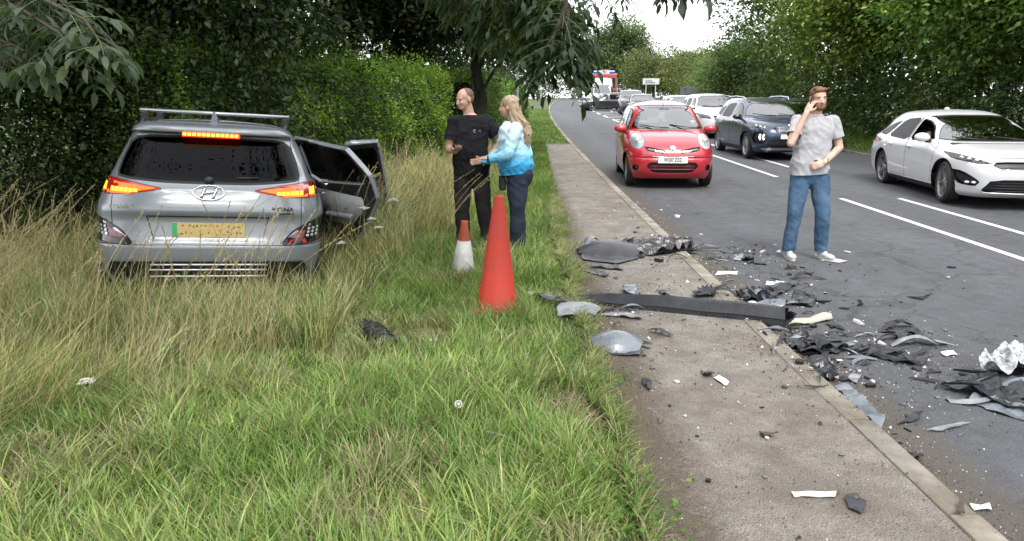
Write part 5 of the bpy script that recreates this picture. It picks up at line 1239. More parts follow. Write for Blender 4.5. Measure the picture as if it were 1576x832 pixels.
# clipped hedge: a long block with a ragged top running away beside the verge
def hedge(name, label, p0, p1, h, th, n, size, colour, c2, seed):
    a, b = Vector(p0), Vector(p1); L_ = (b - a).length; t = (b - a).normalized(); s = Vector((t.y, -t.x))
    r_ = np.random.default_rng(seed); root = empty(name, (a.x, a.y, verge_z(a.x, a.y)), (0, 0, 0), label, 'hedge')
    u = r_.random(n); face = r_.random(n); X = u * L_; ht = np.array([h * (1 + .07 * noise.noise(Vector((x * .9, 0, seed))) + .05 * noise.noise(Vector((x * 3, 1, seed)))) for x in X])
    z = r_.random(n) ** .85 * ht; ht2 = ht; w = th * (1 - .25 * (z / ht) ** 3) + np.array([.24 * noise.noise(Vector((x * 1.3, zz * 1.5, seed))) + .07 * noise.noise(Vector((x * 5, zz * 5, seed))) for x, zz in zip(X, z)])
    dep = np.abs(r_.normal(size=n)) * .10
    y = np.where(face < .62, w - dep, np.where(face < .72, -w + dep, 0)); top = face >= .72
    y = np.where(top, r_.uniform(-1, 1, n) * th * .85, y); z = np.where(top, ht - dep * .9 + r_.exponential(.085, n), z)
    end = r_.random(n) < .10; y = np.where(end, r_.uniform(-1, 1, n) * th, y); X = np.where(end, np.where(r_.random(n) < .5, r_.random(n) * .15, L_ - r_.random(n) * .15), X); z = np.where(end, r_.random(n) * ht, z)
    P = np.stack([t.x * X + s.x * y, t.y * X + s.y * y, z], 1)
    o_ = np.stack([s.x * np.sign(y), s.y * np.sign(y), np.where(top, 1.4, .35)], 1)
    d = o_ + r_.normal(size=(n, 3)) * .7
    k = np.clip(.5 + .9 * np.array([noise.noise(Vector((p[0] * .8, p[1] * .8, p[2] * 1.1 + seed))) for p in P]), 0, 1)[:, None]
    cl = np.array(colour)[None] * (1 - k) + np.array(c2)[None] * k; cl = np.clip(cl * (1 + .28 * r_.normal(size=(n, 1)).clip(-2, 2)), .004, .5)
    leaves('foliage', P, d, size * r_.uniform(.6, 1.3, n), cl, root, .62)
    bm = bmesh.new()       # dense twiggy core so that one cannot see through
    K = 18; rings = []
    for i in range(K + 1):
        c = t * (L_ * (.03 + .94 * i / K)); hh = h * .90; rings.append([bm.verts.new((c.x + s.x * q * th * .72, c.y + s.y * q * th * .72, zz + .05 * rnd.uniform(-1, 1))) for q, zz in ((-1, -.1), (-1, hh * .9), (-.5, hh), (.5, hh), (1, hh * .9), (1, -.1))])
    for a_, b_ in zip(rings, rings[1:]):
        for q in range(5): bm.faces.new((a_[q], b_[q], b_[q + 1], a_[q + 1]))
    bm.faces.new(rings[0]); bm.faces.new(rings[-1][::-1])
    link('twigs', bm_mesh(bm, 'twigs'), root, M['twigs']); return root
M['twigs'] = varied('twigs', (.012, .018, .007), (.028, .036, .014), 22, .95, .03, 60)
hedge('hedge', 'dense clipped green hedge beside the tall dry grass, behind the open car doors', (-4.35, 8.9), (-1.75, 15.6), 2.22, .62, 52000, .050, (.15, .26, .042), (.29, .41, .08), 3)
hedge('hedge', 'far continuation of the hedge behind the two people talking', (-1.5, 19.5), (.1, 42), 2.1, .8, 16000, .11, (.11, .18, .036), (.17, .25, .055), 8)
tree('holm_oak', 'dark dense round-topped tree with a thick trunk standing behind the hedge', (-.85, 18.6), 8, [(-.6, 0, 4.4, 2.6, 2.4, 1.5), (-1.8, .4, 3.9, 1.5, 1.6, 1.2), (.5, 0, 4.0, 1.5, 1.7, 1.1), (0, 0, 6, 2.8, 2.6, 1.6), (.9, -.3, 3.1, 1.1, 1.2, .7), (-2.7, .5, 3.5, 1.7, 1.5, 1.3)], 1150, 62, .12, (.040, .056, .028), None, .17, .30, lean=(.1, .1), nb=3, barkm=M['dark_bark'])
tree('lime_tree', 'lighter green tree further along the left verge behind the blonde woman', (-1.6, 34), 7, [(0, 0, 3.6, 2.2, 3, 2.8), (.4, 1, 2.2, 1.8, 3, 1.8)], 200, 46, .16, (.066, .104, .026), None, .16, .42)
tree('field_tree', 'distant trees glimpsed left of the hedge across the field', (-18, 40), 8, [(-6, 0, 3.4, 6, 3, 3.6), (4, 0, 3.6, 6, 3, 3.6), (-18, -5, 3, 7, 3, 3), (-30, -14, 3, 8, 3, 3)], 240, 40, .34, (.080, .115, .034), None, spread=.7, trunk=False, cat='trees')['kind'] = 'stuff'
# ---- sprays of ash leaves hanging into the picture
def ash_spray(name, label, twigs, nleaf, colour, keys=0, group=None, ls=.078, seed=1, stem=.26, pairs=4):
    """twigs: polylines; compound leaves hang from them"""
    r_ = random.Random(seed); o0 = Vector(twigs[0][0]); root = empty(name, o0, (0, 0, 0), label, 'branch', group)
    limbs('twigs', [([Vector(p) - o0 for p in tw], .016, .004) for tw in twigs], root)
    P = []; D = []; Sz = []; Nn = []; K = []; KD = []; st = []
    for i in range(nleaf):
        tw = twigs[i % len(twigs)]; t = r_.random() ** .7 * (len(tw) - 1); k = min(len(tw) - 2, int(t)); p = Vector(tw[k]).lerp(Vector(tw[k + 1]), t - k) - o0
        a = r_.uniform(0, 2 * PI); d = Vector((math.cos(a), math.sin(a), r_.uniform(-.9, .35))).normalized(); q = p; pts = [p]
        for s_ in range(pairs + 1):
            d = (d + Vector((0, 0, -.15))).normalized(); q = q + d * stem / (pairs + 1) ; pts.append(q.copy())
            side = d.cross(Vector((0, 0, 1))); side = side.normalized() if side.length > .01 else Vector((1, 0, 0))
            if s_ == 0: continue
            for sg in ((1, -1) if s_ < pairs else (0,)):
                ld = (side * sg * .95 + d * (.55 if sg else 1) + Vector((0, 0, -.35)) + Vector((r_.gauss(0, .16), r_.gauss(0, .16), r_.gauss(0, .16)))).normalized()
                P.append(q); D.append(ld); Sz.append(ls * r_.uniform(.75, 1.2)); Nn.append(Vector((r_.gauss(0, .25), r_.gauss(0, .25), 1)))
        st.append(([x for x in pts], .0028, .0015))
    n = len(P); c = cols(n, colour, .18, .08)
    leaves('leaflets', np.array(P), np.array(D), np.array(Sz), c, root, .42, .22, detail=True, nrm=np.array(Nn))
    bm = bmesh.new()
    for pts, a, b in st: add_tube(bm, pts, a, 3, cap=False)
    link('leaf_stalks', bm_mesh(bm, 'stalks'), root, M['stalk'])
    if keys:
        for i in range(keys):
            tw = twigs[r_.randrange(len(twigs))]; k = len(tw) - 2 if r_.random() < .75 else r_.randrange(len(tw) - 1); p = Vector(tw[k]).lerp(Vector(tw[k + 1]), r_.random()) - o0
            for j in range(26):
                q = p + Vector((r_.gauss(0, .028), r_.gauss(0, .028), -abs(r_.gauss(0, .05)))); K.append(q); KD.append(Vector((r_.gauss(0, .3), r_.gauss(0, .3), -1)))
        nk = len(K); leaves('seed_keys', np.array(K), np.array(KD), np.full(nk, .042), cols(nk, (.30, .34, .07), .18), root, .20, .1, nrm=rng.normal(size=(nk, 3)))
    return root
M['stalk'] = mat('leaf_stalk', (.10, .14, .05), .6)
def pz(px, py, Y):       # a point in the air seen at this pixel, Y metres away
    s = None; z = CAM_H
    t = math.tan(math.atan((416 - py) / F_PX) - PITCH); z = CAM_H + Y * t
    d = Y * math.cos(PITCH) - (z - CAM_H) * math.sin(PITCH)
    return ((px - 788) * d / F_PX, Y, z)
AS = (.040, .066, .026)
G_ = 'ash sprays hanging over the verge'
ash_spray('ash_spray', 'large ash spray with yellow-green seed keys hanging at top centre', [[pz(640, -160, 5.4), pz(700, -80, 5.2), pz(760, -10, 5.0), pz(800, 55, 4.9)], [pz(700, -80, 5.2), pz(800, -30, 5.1), pz(850, 40, 5.0), pz(862, 85, 5.0)], [pz(760, -90, 4.8), pz(830, -40, 4.7), pz(868, 10, 4.7)], [pz(680, -80, 5.5), pz(725, -20, 5.4), pz(775, 40, 5.2)]], 400, (.050, .080, .030), 64, G_, .076, 3)
ash_spray('ash_spray', 'lowest ash spray whose tips hang in front of the far road', [[pz(860, -60, 4.3), pz(872, 10, 4.3), pz(878, 70, 4.3), pz(884, 112, 4.3)], [pz(872, 10, 4.3), pz(850, 60, 4.3), pz(848, 98, 4.3)]], 62, (.034, .058, .026), 0, G_, .088, 5)
ash_spray('ash_spray', 'small airy ash twig against the white sky above the van', [[pz(960, -60, 5.2), pz(935, -20, 5.2), pz(925, 8, 5.2)]], 12, (.05, .07, .035), 0, G_, .062, 7, stem=.22)
ash_spray('ash_spray', 'short row of ash leaflets dipping from the top edge against the sky', [[pz(990, -75, 3.4), pz(1040, -48, 3.4), pz(1085, -42, 3.4)]], 13, (.05, .065, .045), 0, G_, .070, 9, stem=.16)
ash_spray('ash_spray', 'ash sprays darker and higher between the dark tree and the seed keys', [[pz(540, -200, 6.5), pz(600, -110, 6.4), pz(650, -40, 6.2)], [pz(600, -110, 6.4), pz(680, -60, 6.2), pz(720, 0, 6.0)], [pz(640, -140, 6.8), pz(740, -90, 6.6), pz(800, -40, 6.4)]], 240, (.048, .064, .024), 10, G_, .085, 11)
ash_spray('ash_spray', 'grey-green ash spray with large drooping leaflets at the upper left', [[pz(-90, -60, 3.9), pz(10, 0, 3.8), pz(90, 50, 3.7), pz(140, 110, 3.6)], [pz(10, 0, 3.8), pz(60, -5, 3.7), pz(130, 30, 3.6), pz(165, 80, 3.6)], [pz(-60, 40, 3.9), pz(20, 70, 3.8), pz(80, 100, 3.7)]], 60, (.090, .122, .072), 0, G_, .098, 13, stem=.17, pairs=3)
ash_spray('ash_spray', 'ash spray at the top left corner with sky glinting through', [[pz(-120, -140, 4.8), pz(-20, -60, 4.7), pz(60, -20, 4.6), pz(110, 10, 4.6)], [pz(-20, -60, 4.7), pz(-10, 10, 4.6), pz(10, 60, 4.6)]], 80, (.075, .10, .055), 0, G_, .085, 17)

tree('ash_tree', 'unseen ash tree at the left whose sprays hang into the top of the view', (-5.6, .4), 8.5, [(2.2, 1.8, 5.9, 2.6, 2.4, 1.5), (0, 0, 6.4, 3, 3, 2), (4.6, 3.2, 5.6, 1.9, 2.4, 1.1)], 300, 60, .12, (.045, .072, .026), None, .2, .36)  # unseen crown, shaped where the crashed car's rear glass mirrors it dark
tree('hedgerow_tree', 'dark tree low behind the hedge between the oak and the holm oak', (-5.0, 24), 5.5, [(0, 0, 2.9, 3.2, 1.6, 2.3), (2.6, 0, 2.7, 1.8, 1.5, 1.9)], 300, 50, .15, (.045, .070, .024), None, .14, .4)
# woodland behind the dark oak; unseen trees added behind the camera darken window reflections
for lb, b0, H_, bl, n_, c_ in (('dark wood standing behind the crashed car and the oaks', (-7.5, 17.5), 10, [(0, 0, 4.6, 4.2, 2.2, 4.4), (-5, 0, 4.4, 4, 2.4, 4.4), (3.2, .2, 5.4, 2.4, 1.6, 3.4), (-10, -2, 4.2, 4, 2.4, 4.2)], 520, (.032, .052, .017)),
                      ('unseen trees along the verge behind the photographer, left side', (-6.5, -7), 9, [(0, 0, 4.8, 2.8, 6, 3.8), (-1, -12, 5, 3, 7, 4.2)], 260, (.06, .095, .026)), ('unseen trees along the road behind the photographer, right side', (14.5, -4), 9, [(0, 8, 4.8, 2.8, 6, 4), (0, -5, 5, 3, 8, 4.2)], 260, (.08, .12, .03)), ('unseen trees closing the road far behind the photographer', (3, -42), 9, [(0, 0, 4, 9, 3, 4.5), (-14, 4, 4, 8, 3, 4.5), (14, 4, 4, 8, 3, 4.5)], 260, (.07, .11, .03))):
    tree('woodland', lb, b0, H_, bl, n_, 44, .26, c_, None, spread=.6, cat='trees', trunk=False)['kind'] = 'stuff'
for o in bpy.data.objects:
    if o.name.split('.')[0] in ('leaflets', 'leaf_stalks', 'seed_keys'): o['kind'] = 'stuff'
# ================================================================ GRASS
def blades(name, xy, h, w, lean, curl, colr, segs=3, kind='stuff', zoff=-.01, parent=None, matl=None):
    n = len(xy); z0 = np.array([verge_z(x, y) for x, y in xy]) if n < 40000 else VZ(xy)
    z0 = z0 + zoff; yaw = rng.uniform(0, 2 * PI, n); side = np.stack([np.cos(yaw), np.sin(yaw) * .6, np.zeros(n)], 1)
    root = np.stack([xy[:, 0], xy[:, 1], z0], 1); V = []
    for i in range(segs + 1):
        t = i / segs; rise = h * (t - curl * .42 * t ** 2.6); out = (t ** 1.7)
        c = root + np.stack([lean[:, 0] * out, lean[:, 1] * out, rise], 1)
        if i < segs:
            ww = (w * (1 - .55 * t) / 2)[:, None]; V += [c - side * ww, c + side * ww]
        else: V.append(c)
    k = 2 * segs + 1; V = np.stack(V, 1).reshape(-1, 3); tri = []
    for i in range(segs - 1): a = 2 * i; tri += [[a, a + 1, a + 3], [a, a + 3, a + 2]]
    a = 2 * (segs - 1); tri.append([a, a + 1, a + 2]); tri = np.array(tri)
    T = (np.arange(n)[:, None, None] * k + tri[None]).reshape(-1, 3)
    o = link(name, np_mesh(name, V, T, np.repeat(colr, k, axis=0)), parent, matl or M['grass'])
    if kind: o['kind'] = kind
    return o
_gx = np.arange(-9, 16, .25); _gy = np.arange(0, 66, .25); _gz = np.array([[verge_z(x, y) for x in _gx] for y in _gy])
def VZ(xy):
    i = np.clip((xy[:, 0] - _gx[0]) / .25, 0, len(_gx) - 2); j = np.clip(xy[:, 1] / .25, 0, len(_gy) - 2); a = i.astype(int); b = j.astype(int); u = i - a; v = j - b
    return _gz[b, a] * (1 - u) * (1 - v) + _gz[b, a + 1] * u * (1 - v) + _gz[b + 1, a] * (1 - u) * v + _gz[b + 1, a + 1] * u * v
_nf = {}
def nfield(xy, s, seed):          # smooth value noise on arrays, 0..1
    if seed not in _nf: _nf[seed] = np.random.default_rng(seed).random((256, 256))
    G = _nf[seed]; x = xy[:, 0] * s + 97.3; y = xy[:, 1] * s + 31.7; a = np.floor(x).astype(int); b = np.floor(y).astype(int); u = x - a; v = y - b
    u = u * u * (3 - 2 * u); v = v * v * (3 - 2 * v); a %= 255; b %= 255
    return G[b, a] * (1 - u) * (1 - v) + G[b, a + 1] * u * (1 - v) + G[b + 1, a] * (1 - u) * v + G[b + 1, a + 1] * u * v
def scatter(n, x0, x1, y0, y1, dens=None, pw=1.0):   # more blades close to the camera
    y = y0 + (y1 - y0) * rng.random(n) ** pw; x = rng.uniform(x0, x1, n); xy = np.stack([x, y], 1)
    if dens is not None: xy = xy[rng.random(len(xy)) < dens(xy)]
    return xy
def pcol(xy, ca, cb, seed, s=1.6, var=.22, straw=0.0, sc=(.34, .28, .15)):
    k = np.clip((nfield(xy, s, seed) - .3) / .4, 0, 1)[:, None]; c = np.array(ca)[None] * (1 - k) + np.array(cb)[None] * k
    c = c * (1 + var * rng.normal(size=(len(xy), 1)).clip(-2, 2)); c[:, 0] *= 1 + .12 * rng.normal(size=len(xy))
    if straw is not None and not np.isscalar(straw) or straw:
        m_ = rng.random(len(xy)) < straw; c[m_] = np.array(sc)[None] * (1 + .2 * rng.normal(size=(m_.sum(), 1)))
    return np.clip(c, .01, .7)
def car_foot(xy, grow=.0):          # where the crashed car and its wheels press the grass down
    f_ = np.array([math.sin(R(-17)), math.cos(R(-17))]); r_ = np.array([f_[1], -f_[0]]); d = xy - np.array([-2.355, 5.56]); a = d @ f_; b = d @ r_
    return (a > -.02 - grow) & (a < 4.2) & (np.abs(b) < .90 + grow)
def edge(xy):            # right-hand limit of turf at the path
    return .52 + .10 * (nfield(xy * np.array([0, 1]), 1.3, 5) - .5) * 2 + .16 * (nfield(xy * np.array([0, 1]), 4.0, 6) - .5)
bare = [(at(640, 530), .42, .30), (at(660, 520), .30, .22), (at(860, 640), .2, .5), (at(905, 640), .25, .35)]
def bare_k(xy):
    k = np.zeros(len(xy))
    for p, a, b in bare: k = np.maximum(k, 1 - ((xy[:, 0] - p.x) / a) ** 2 - ((xy[:, 1] - p.y) / b) ** 2)
    return np.clip(k * 1.6, 0, 1)
def tall_zone(xy):                  # 0..1 where grass was never cut
    x, y = xy[:, 0], xy[:, 1]; wv = (nfield(xy, 1.4, 21) - .5) * .7
    lim = np.where(y < 3.4, -2.55 + (y - 2) * .0, np.where(y < 4.8, -2.45 + (y - 3.4) * .62, np.where(y < 8, -1.55 + (y - 4.8) * .16, -1.05 + (y - 8) * .075)))
    return np.clip((lim + wv * .5 - x) / .35 + .5, 0, 1)
# lush green foreground turf, tufted
def lush(n, y0, y1, x0, x1, h0, wd, seed, pw=.7, segs=3):
    xy = scatter(n, x0, x1, y0, y1, None, pw)
    tuft = nfield(xy, 6.5, seed); big = nfield(xy, 1.1, seed + 1)
    keep = (xy[:, 0] < edge(xy) + .03) & (rng.random(len(xy)) < .35 + .9 * tuft) & (rng.random(len(xy)) > bare_k(xy) * .97) & ~car_foot(xy)
    fall = np.clip((edge(xy) - xy[:, 0]) / .30, .25, 1); xy, tuft, big, fall = xy[keep], tuft[keep], big[keep], fall[keep]
    n = len(xy); hh = h0 * (.45 + .5 * tuft + .55 * big) * rng.uniform(.55, 1.25, n) * fall
    a = 2 * PI * nfield(xy, 1.9, seed + 2) * 1.6 + rng.normal(size=n) * 1.5; L_ = hh * rng.uniform(.15, .8, n)
    straw = .12 + .38 * (nfield(xy, 2.3, seed + 3) > .68)
    c = pcol(xy, (.150, .240, .055), (.265, .350, .110), seed + 4, 1.7, .30, straw, (.36, .32, .19)); c *= (.85 + .35 * rng.random((n, 1)))
    return blades('grass', xy, hh, wd * rng.uniform(.6, 1.35, n), np.stack([np.cos(a) * L_, np.sin(a) * L_], 1), rng.uniform(.1, 1.1, n), c, segs)
lush(80000, 1.5, 4.2, -3.4, .75, .25, .0088, 31)
lush(88000, 4.0, 8.5, -3.6, .75, .21, .0090, 41, .75)
# fine undergrowth and thatch so no bare ground shows
def thatch(n, y0, y1, x0, x1, h0, wd, seed, pw=.8):
    xy = scatter(n, x0, x1, y0, y1, None, pw); keep = (xy[:, 0] < edge(xy) + .10) & ~car_foot(xy); xy = xy[keep]; n = len(xy)
    a = rng.uniform(0, 2 * PI, n); L_ = rng.uniform(.05, .17, n); c = pcol(xy, (.24, .205, .12), (.13, .16, .06), seed, 2.2, .25)
    blades('thatch', xy, h0 * rng.uniform(.2, 1, n), wd * rng.uniform(.6, 1.3, n), np.stack([np.cos(a) * L_, np.sin(a) * L_], 1), rng.uniform(.5, 1.6, n), c, 2)
thatch(60000, 1.5, 8.5, -3.6, .75, .06, .006, 51)
# stragglers that creep over the edge of the path
def stragglers(n, y0, y1, seed):
    y = y0 + (y1 - y0) * rng.random(n) ** .8; xy = np.stack([np.zeros(n), y], 1); off = rng.exponential(.055, n) * (.4 + 2.2 * nfield(xy, 2.7, seed) ** 2) - .03; xy[:, 0] = .52 + np.array([.09 * noise.noise(Vector((0, q * 1.1, 5))) + .05 * noise.noise(Vector((0, q * 4, 9))) + (.2 * min(1, (q - 9) / 4) if q > 9 else 0) for q in y]) + off
    h = rng.uniform(.025, .12, n) * np.exp(-np.maximum(off, 0) * 3.0); a = rng.normal(0, 1.2, n); L_ = h * rng.uniform(.4, 1.8, n)
    blades('grass', xy, h, .0065 * rng.uniform(.6, 1.3, n), np.stack([np.cos(a) * L_, np.sin(a) * L_], 1), rng.uniform(.4, 1.4, n), pcol(xy, (.15, .24, .055), (.26, .31, .12), seed, 2, .3, .34, (.33, .27, .16)), 3, zoff=.035)
stragglers(15000, 1.5, 12, 121)
# short verge beside the path and on to the far bend
def short(n, y0, y1, xa, xb, h0, wd, seed, ca=(.13, .21, .045), cb=(.20, .275, .075), pw=.6, straw=.08):
    y = y0 + (y1 - y0) * rng.random(n) ** pw; c0 = np.where(y < 10, 0, np.where(y < 95, .00045 * (y - 10) ** 2, 3.25 + .0765 * (y - 95)))
    lo = xa(y) if callable(xa) else xa; hi = xb(y) if callable(xb) else xb; x = lo + (hi - lo) * rng.random(n) + c0; xy = np.stack([x, y], 1)
    hh = h0 * (.5 + nfield(xy, 3, seed)) * rng.uniform(.6, 1.3, n); a = rng.uniform(0, 2 * PI, n); L_ = hh * rng.uniform(.2, .8, n)
    z = np.array([verge_z(px_, py_) for px_, py_ in xy[:1]])
    return blades('grass', xy, hh, wd * (.5 + y / y1) * rng.uniform(.7, 1.3, n), np.stack([np.cos(a) * L_, np.sin(a) * L_], 1), rng.uniform(.2, .9, n), pcol(xy, ca, cb, seed, 1.0, .2, straw), 2)
short(70000, 8.3, 24, lambda y: -1.2 - .0 * y, lambda y: .52 + .018 * y, .15, .012, 61)
short(45000, 23.5, 66, lambda y: -.6, 1.80, .10, .035, 71, (.13, .20, .045), (.17, .24, .07), .8, .04)
short(60000, 8, 66, RK + .13, lambda y: RK + 2.6, .20, .030, 81, (.10, .17, .035), (.14, .21, .05), .8, .08)
# uncut dry grass: left foreground, round the crashed car, and along the hedge
def tall(n, x0, x1, y0, y1, h0, wd, seed, lean, straw, pw=1.0, segs=4, kmin=.25, front=None):
    xy = scatter(n, x0, x1, y0, y1, tall_zone, pw); keep = ~car_foot(xy); xy = xy[keep]
    m_ = len(xy); g2 = nfield(xy, 2.1, seed); hh = h0 * (.45 + .75 * g2) * rng.uniform(kmin, 1.1, m_)
    # in front of the car's tail the growth stays below the number plate
    ft = (xy[:, 0] > -3.4) & (xy[:, 0] < -1.25) & (xy[:, 1] > 3.9) & (xy[:, 1] < 7.6); tallone = rng.random(m_) < .035
    hh = np.where(ft & ~tallone, np.minimum(hh, rng.uniform(.30, .66, m_)), hh)
    a = 2 * PI * nfield(xy, .8, seed + 1); L_ = hh * rng.uniform(.15, .75, m_)
    ln = np.stack([np.cos(a) * L_ * .7 + lean[0] * hh, np.sin(a) * L_ * .5 + lean[1] * hh], 1) + rng.normal(size=(m_, 2)) * hh[:, None] * .26
    c = pcol(xy, (.42, .36, .16), (.66, .55, .32), seed + 2, 1.5, .40); gm = rng.random(m_) > straw; c[gm] = cols(gm.sum(), (.13, .20, .055), .22, .1)
    return blades('dry_grass', xy, hh, wd * rng.uniform(.6, 1.4, m_), ln, rng.uniform(.2, 1.0, m_), c, segs)
tall(44000, -5.2, -1.2, 2.5, 6.6, .86, .0042, 91, (.34, -.05), .70, 1.0)
tall(15000, -7.5, -2.4, 5.0, 8.8, .80, .0060, 96, (.10, 0), .55)
tall(40000, -2.6, -.2, 6.3, 18, .95, .0065, 101, (.06, 0), .74, 1.2)
wild = scatter(5000, -6.4, -3.05, 3.6, 7.4)
def undergrowth(n, x0, x1, y0, y1, seed):
    xy = scatter(n, x0, x1, y0, y1, tall_zone); m_ = len(xy); xy = xy[~car_foot(xy)]; m_ = len(xy); hh = rng.uniform(.08, .36, m_); a = rng.uniform(0, 2 * PI, m_); L_ = hh * rng.uniform(.3, 1.2, m_)
    blades('undergrowth', xy, hh, .009 * rng.uniform(.6, 1.5, m_), np.stack([np.cos(a) * L_, np.sin(a) * L_], 1), rng.uniform(.3, 1.2, m_), pcol(xy, (.085, .14, .035), (.21, .20, .085), seed, 2, .25), 3)
xy = scatter(19000, -3.75, -1.25, 4.70, 5.60); m_ = len(xy); hh = rng.uniform(.28, .62, m_) * np.where(xy[:, 0] < -2.75, 1.18, 1.0) * (.75 + .4 * nfield(xy, 3, 131)); L_ = hh * rng.uniform(.1, .5, m_); a = rng.uniform(0, 2 * PI, m_); c = pcol(xy, (.42, .36, .16), (.64, .53, .31), 132, 1.5, .4); gm = rng.random(m_) < .45; c[gm] = cols(gm.sum(), (.13, .21, .055), .25, .1)
keep = ~car_foot(xy); blades('dry_grass', xy[keep], hh[keep], (.0048 * rng.uniform(.6, 1.5, m_))[keep], np.stack([np.cos(a) * L_, np.sin(a) * L_], 1)[keep], rng.uniform(.2, 1, m_)[keep], c[keep], 4)
undergrowth(36000, -5.2, -1.2, 2.5, 7.5, 111); undergrowth(22000, -2.6, -.4, 6.3, 17, 113)
# flowering stems with seed heads that stand above the rest
def seed_stems(name, pts, seed, kind='stuff', hmin=.7, hmax=1.15, lean=.25):
    r_ = np.random.default_rng(seed); V = []; T = []; C_ = []
    for x, y in pts:
        h = r_.uniform(hmin, hmax); z = verge_z(x, y); ld = np.array([r_.normal(lean, .22), r_.normal(0, .18)]) * h; p = [np.array([x + ld[0] * t ** 1.9, y + ld[1] * t ** 1.9, z + h * (t - .10 * t ** 3)]) for t in np.linspace(0, 1, 9)]
        c = np.array([.36, .29, .16]) * r_.uniform(.75, 1.25); sd = np.array([1, 0, 0]); w = .0020
        b = len(V)
        for q in p: V += [q - sd * w, q + sd * w]; C_ += [c, c]
        for i in range(8): a = b + 2 * i; T += [[a, a + 1, a + 3], [a, a + 3, a + 2]]
        for k in range(26):      # spikelets up the top fifth
            t = 1 - r_.random() * .20; q = np.array([x + ld[0] * t ** 1.9, y + ld[1] * t ** 1.9, z + h * (t - .10 * t ** 3)]); d = p[-1] - p[-2]; d = d / np.linalg.norm(d) + r_.normal(size=3) * .38; d *= .016 / np.linalg.norm(d) * r_.uniform(.7, 1.5)
            b = len(V); s_ = np.cross(d, [0, 1, 0]); s_ = s_ / max(1e-6, np.linalg.norm(s_)) * .0022; V += [q, q + d * .5 + s_, q + d, q + d * .5 - s_]; C_ += [c * 1.15] * 4; T += [[b, b + 1, b + 2], [b, b + 2, b + 3]]
    o = link(name, np_mesh(name, np.array(V), np.array(T), np.array(C_)), None, M['grass']); o['kind'] = kind
sp = [(rnd.uniform(-4.1, -1.5), rnd.uniform(3.6, 5.5)) for _ in range(110)] + [(rnd.uniform(-5.2, -3.4), rnd.uniform(4.6, 7)) for _ in range(190)] + [(rnd.uniform(-1.9, -.75), rnd.uniform(6.9, 12)) for _ in range(170)]
seed_stems('seed_heads', sp, 5, hmax=1.25)
# ---- broad-leaved weeds at the path edge, and flowers
def weed(name, label, loc, n, ls, colour, spread, h, group=None, cat='weed'):
    x, y = loc; r_ = np.random.default_rng(int(abs(x * 1000 + y * 77))); n = int(n * 2.4); root = empty(name, (x, y, verge_z(x, y)), (0, 0, 0), label, cat, group)
    P = r_.normal(size=(n, 3)) * np.array([spread, spread, 0]); P[:, 2] = np.abs(r_.normal(size=n)) * h + .015; D = P * np.array([1, 1, 0]) * 3 + r_.normal(size=(n, 3)) * .7; D[:, 2] *= .3
    n = len(P); leaves('foliage', P, D, ls * .62 * r_.uniform(.6, 1.3, n), cols(n, colour, .2, .08), root, .75, .2, detail=True, nrm=np.tile([0, 0, 1.0], (n, 1)) + r_.normal(size=(n, 3)) * .35)
    bm = bmesh.new()
    for i in range(0, n, 3): add_tube(bm, [(P[i][0] * .25, P[i][1] * .25, 0), (P[i][0], P[i][1], P[i][2])], .0018, 3, cap=False)
    link('stems', bm_mesh(bm, 'stems'), root, M['stalk'])
WG = 'broad-leaved weeds creeping over the path edge'
for (px, py, n, s_, c, lb) in ((925, 735, 46, .05, (.10, .20, .035), 'clump of bright green weed leaves at the path edge, upper of the two near ones'), (965, 800, 60, .05, (.11, .22, .035), 'bright green weed trailing over the path at the very bottom'),
                    (905, 590, 50, .05, (.09, .17, .035), 'low green weeds at the path edge below the torn silver pieces'), (800, 395, 50, .06, (.08, .15, .035), 'leafy green clump behind the large red cone by the path'), (770, 515, 60, .05, (.07, .135, .03), 'leafy clump in the turf just in front of the large red cone'),
                    (850, 350, 40, .05, (.08, .15, .03), 'green weeds beside the path behind the torn black bumper'), (410, 405, 110, .06, (.07, .125, .030), 'bushy green plant growing against the rear bumper of the crashed car'), (475, 415, 110, .06, (.08, .14, .035), 'bushy green plant at the right rear corner of the crashed car')):
    p = at(px, py); weed('weed', lb, (p.x, p.y), n, s_, c, .13 if n < 100 else .22, .05 if n < 100 else .22, WG if n < 100 else None)
M['petal'] = mat('white_petal', (.50, .50, .44), .8)
def umbel(label, base, top, r=.06):
    r *= .62
    base = Vector(base); root = empty('cow_parsley', base, (0, 0, 0), label, 'flower', 'white cow parsley heads in the long grass'); t = Vector(top) - base
    bm = bmesh.new(); add_tube(bm, [(0, 0, 0), tuple(t * .5 + Vector((.02, 0, 0))), tuple(t * .88)], .004, 5)
    heads = []
    for k in range(15):
        a = 2.4 * k; q = r * math.sqrt(k / 15); e = t + Vector((q * math.cos(a), q * math.sin(a) * .8, -.5 * q + rnd.uniform(-.006, .006))); heads.append(e); add_tube(bm, [tuple(t * .88), tuple(e)], .0013, 3, cap=False)
    link('stem', bm_mesh(bm, 'stem'), root, M['stalk']); bm = bmesh.new()
    for e in heads:
        for k in range(9): add_ell(bm, (e.x + rnd.gauss(0, .0075), e.y + rnd.gauss(0, .0075), e.z + rnd.uniform(-.003, .005)), (.0045, .0045, .003), None, 5, 3)
    link('petals', bm_mesh(bm, 'petals'), root, M['petal'])
def flower(lb, px, py, Y, r):
    t = pz(px, py, Y); umbel(lb, (t[0] - .03, Y + .02, verge_z(t[0], Y)), t, r)
flower('white flower head lying in the dry grass at the lower left', 132, 583, 3.55, .055); flower('small white flower head in the green turf at the lower centre', 555, 625, 3.75, .05)
flower('white flower head right of the open front door', 605, 305, 6.9, .075); flower('white flower head in front of the open rear door, upper one', 560, 318, 6.2, .05)
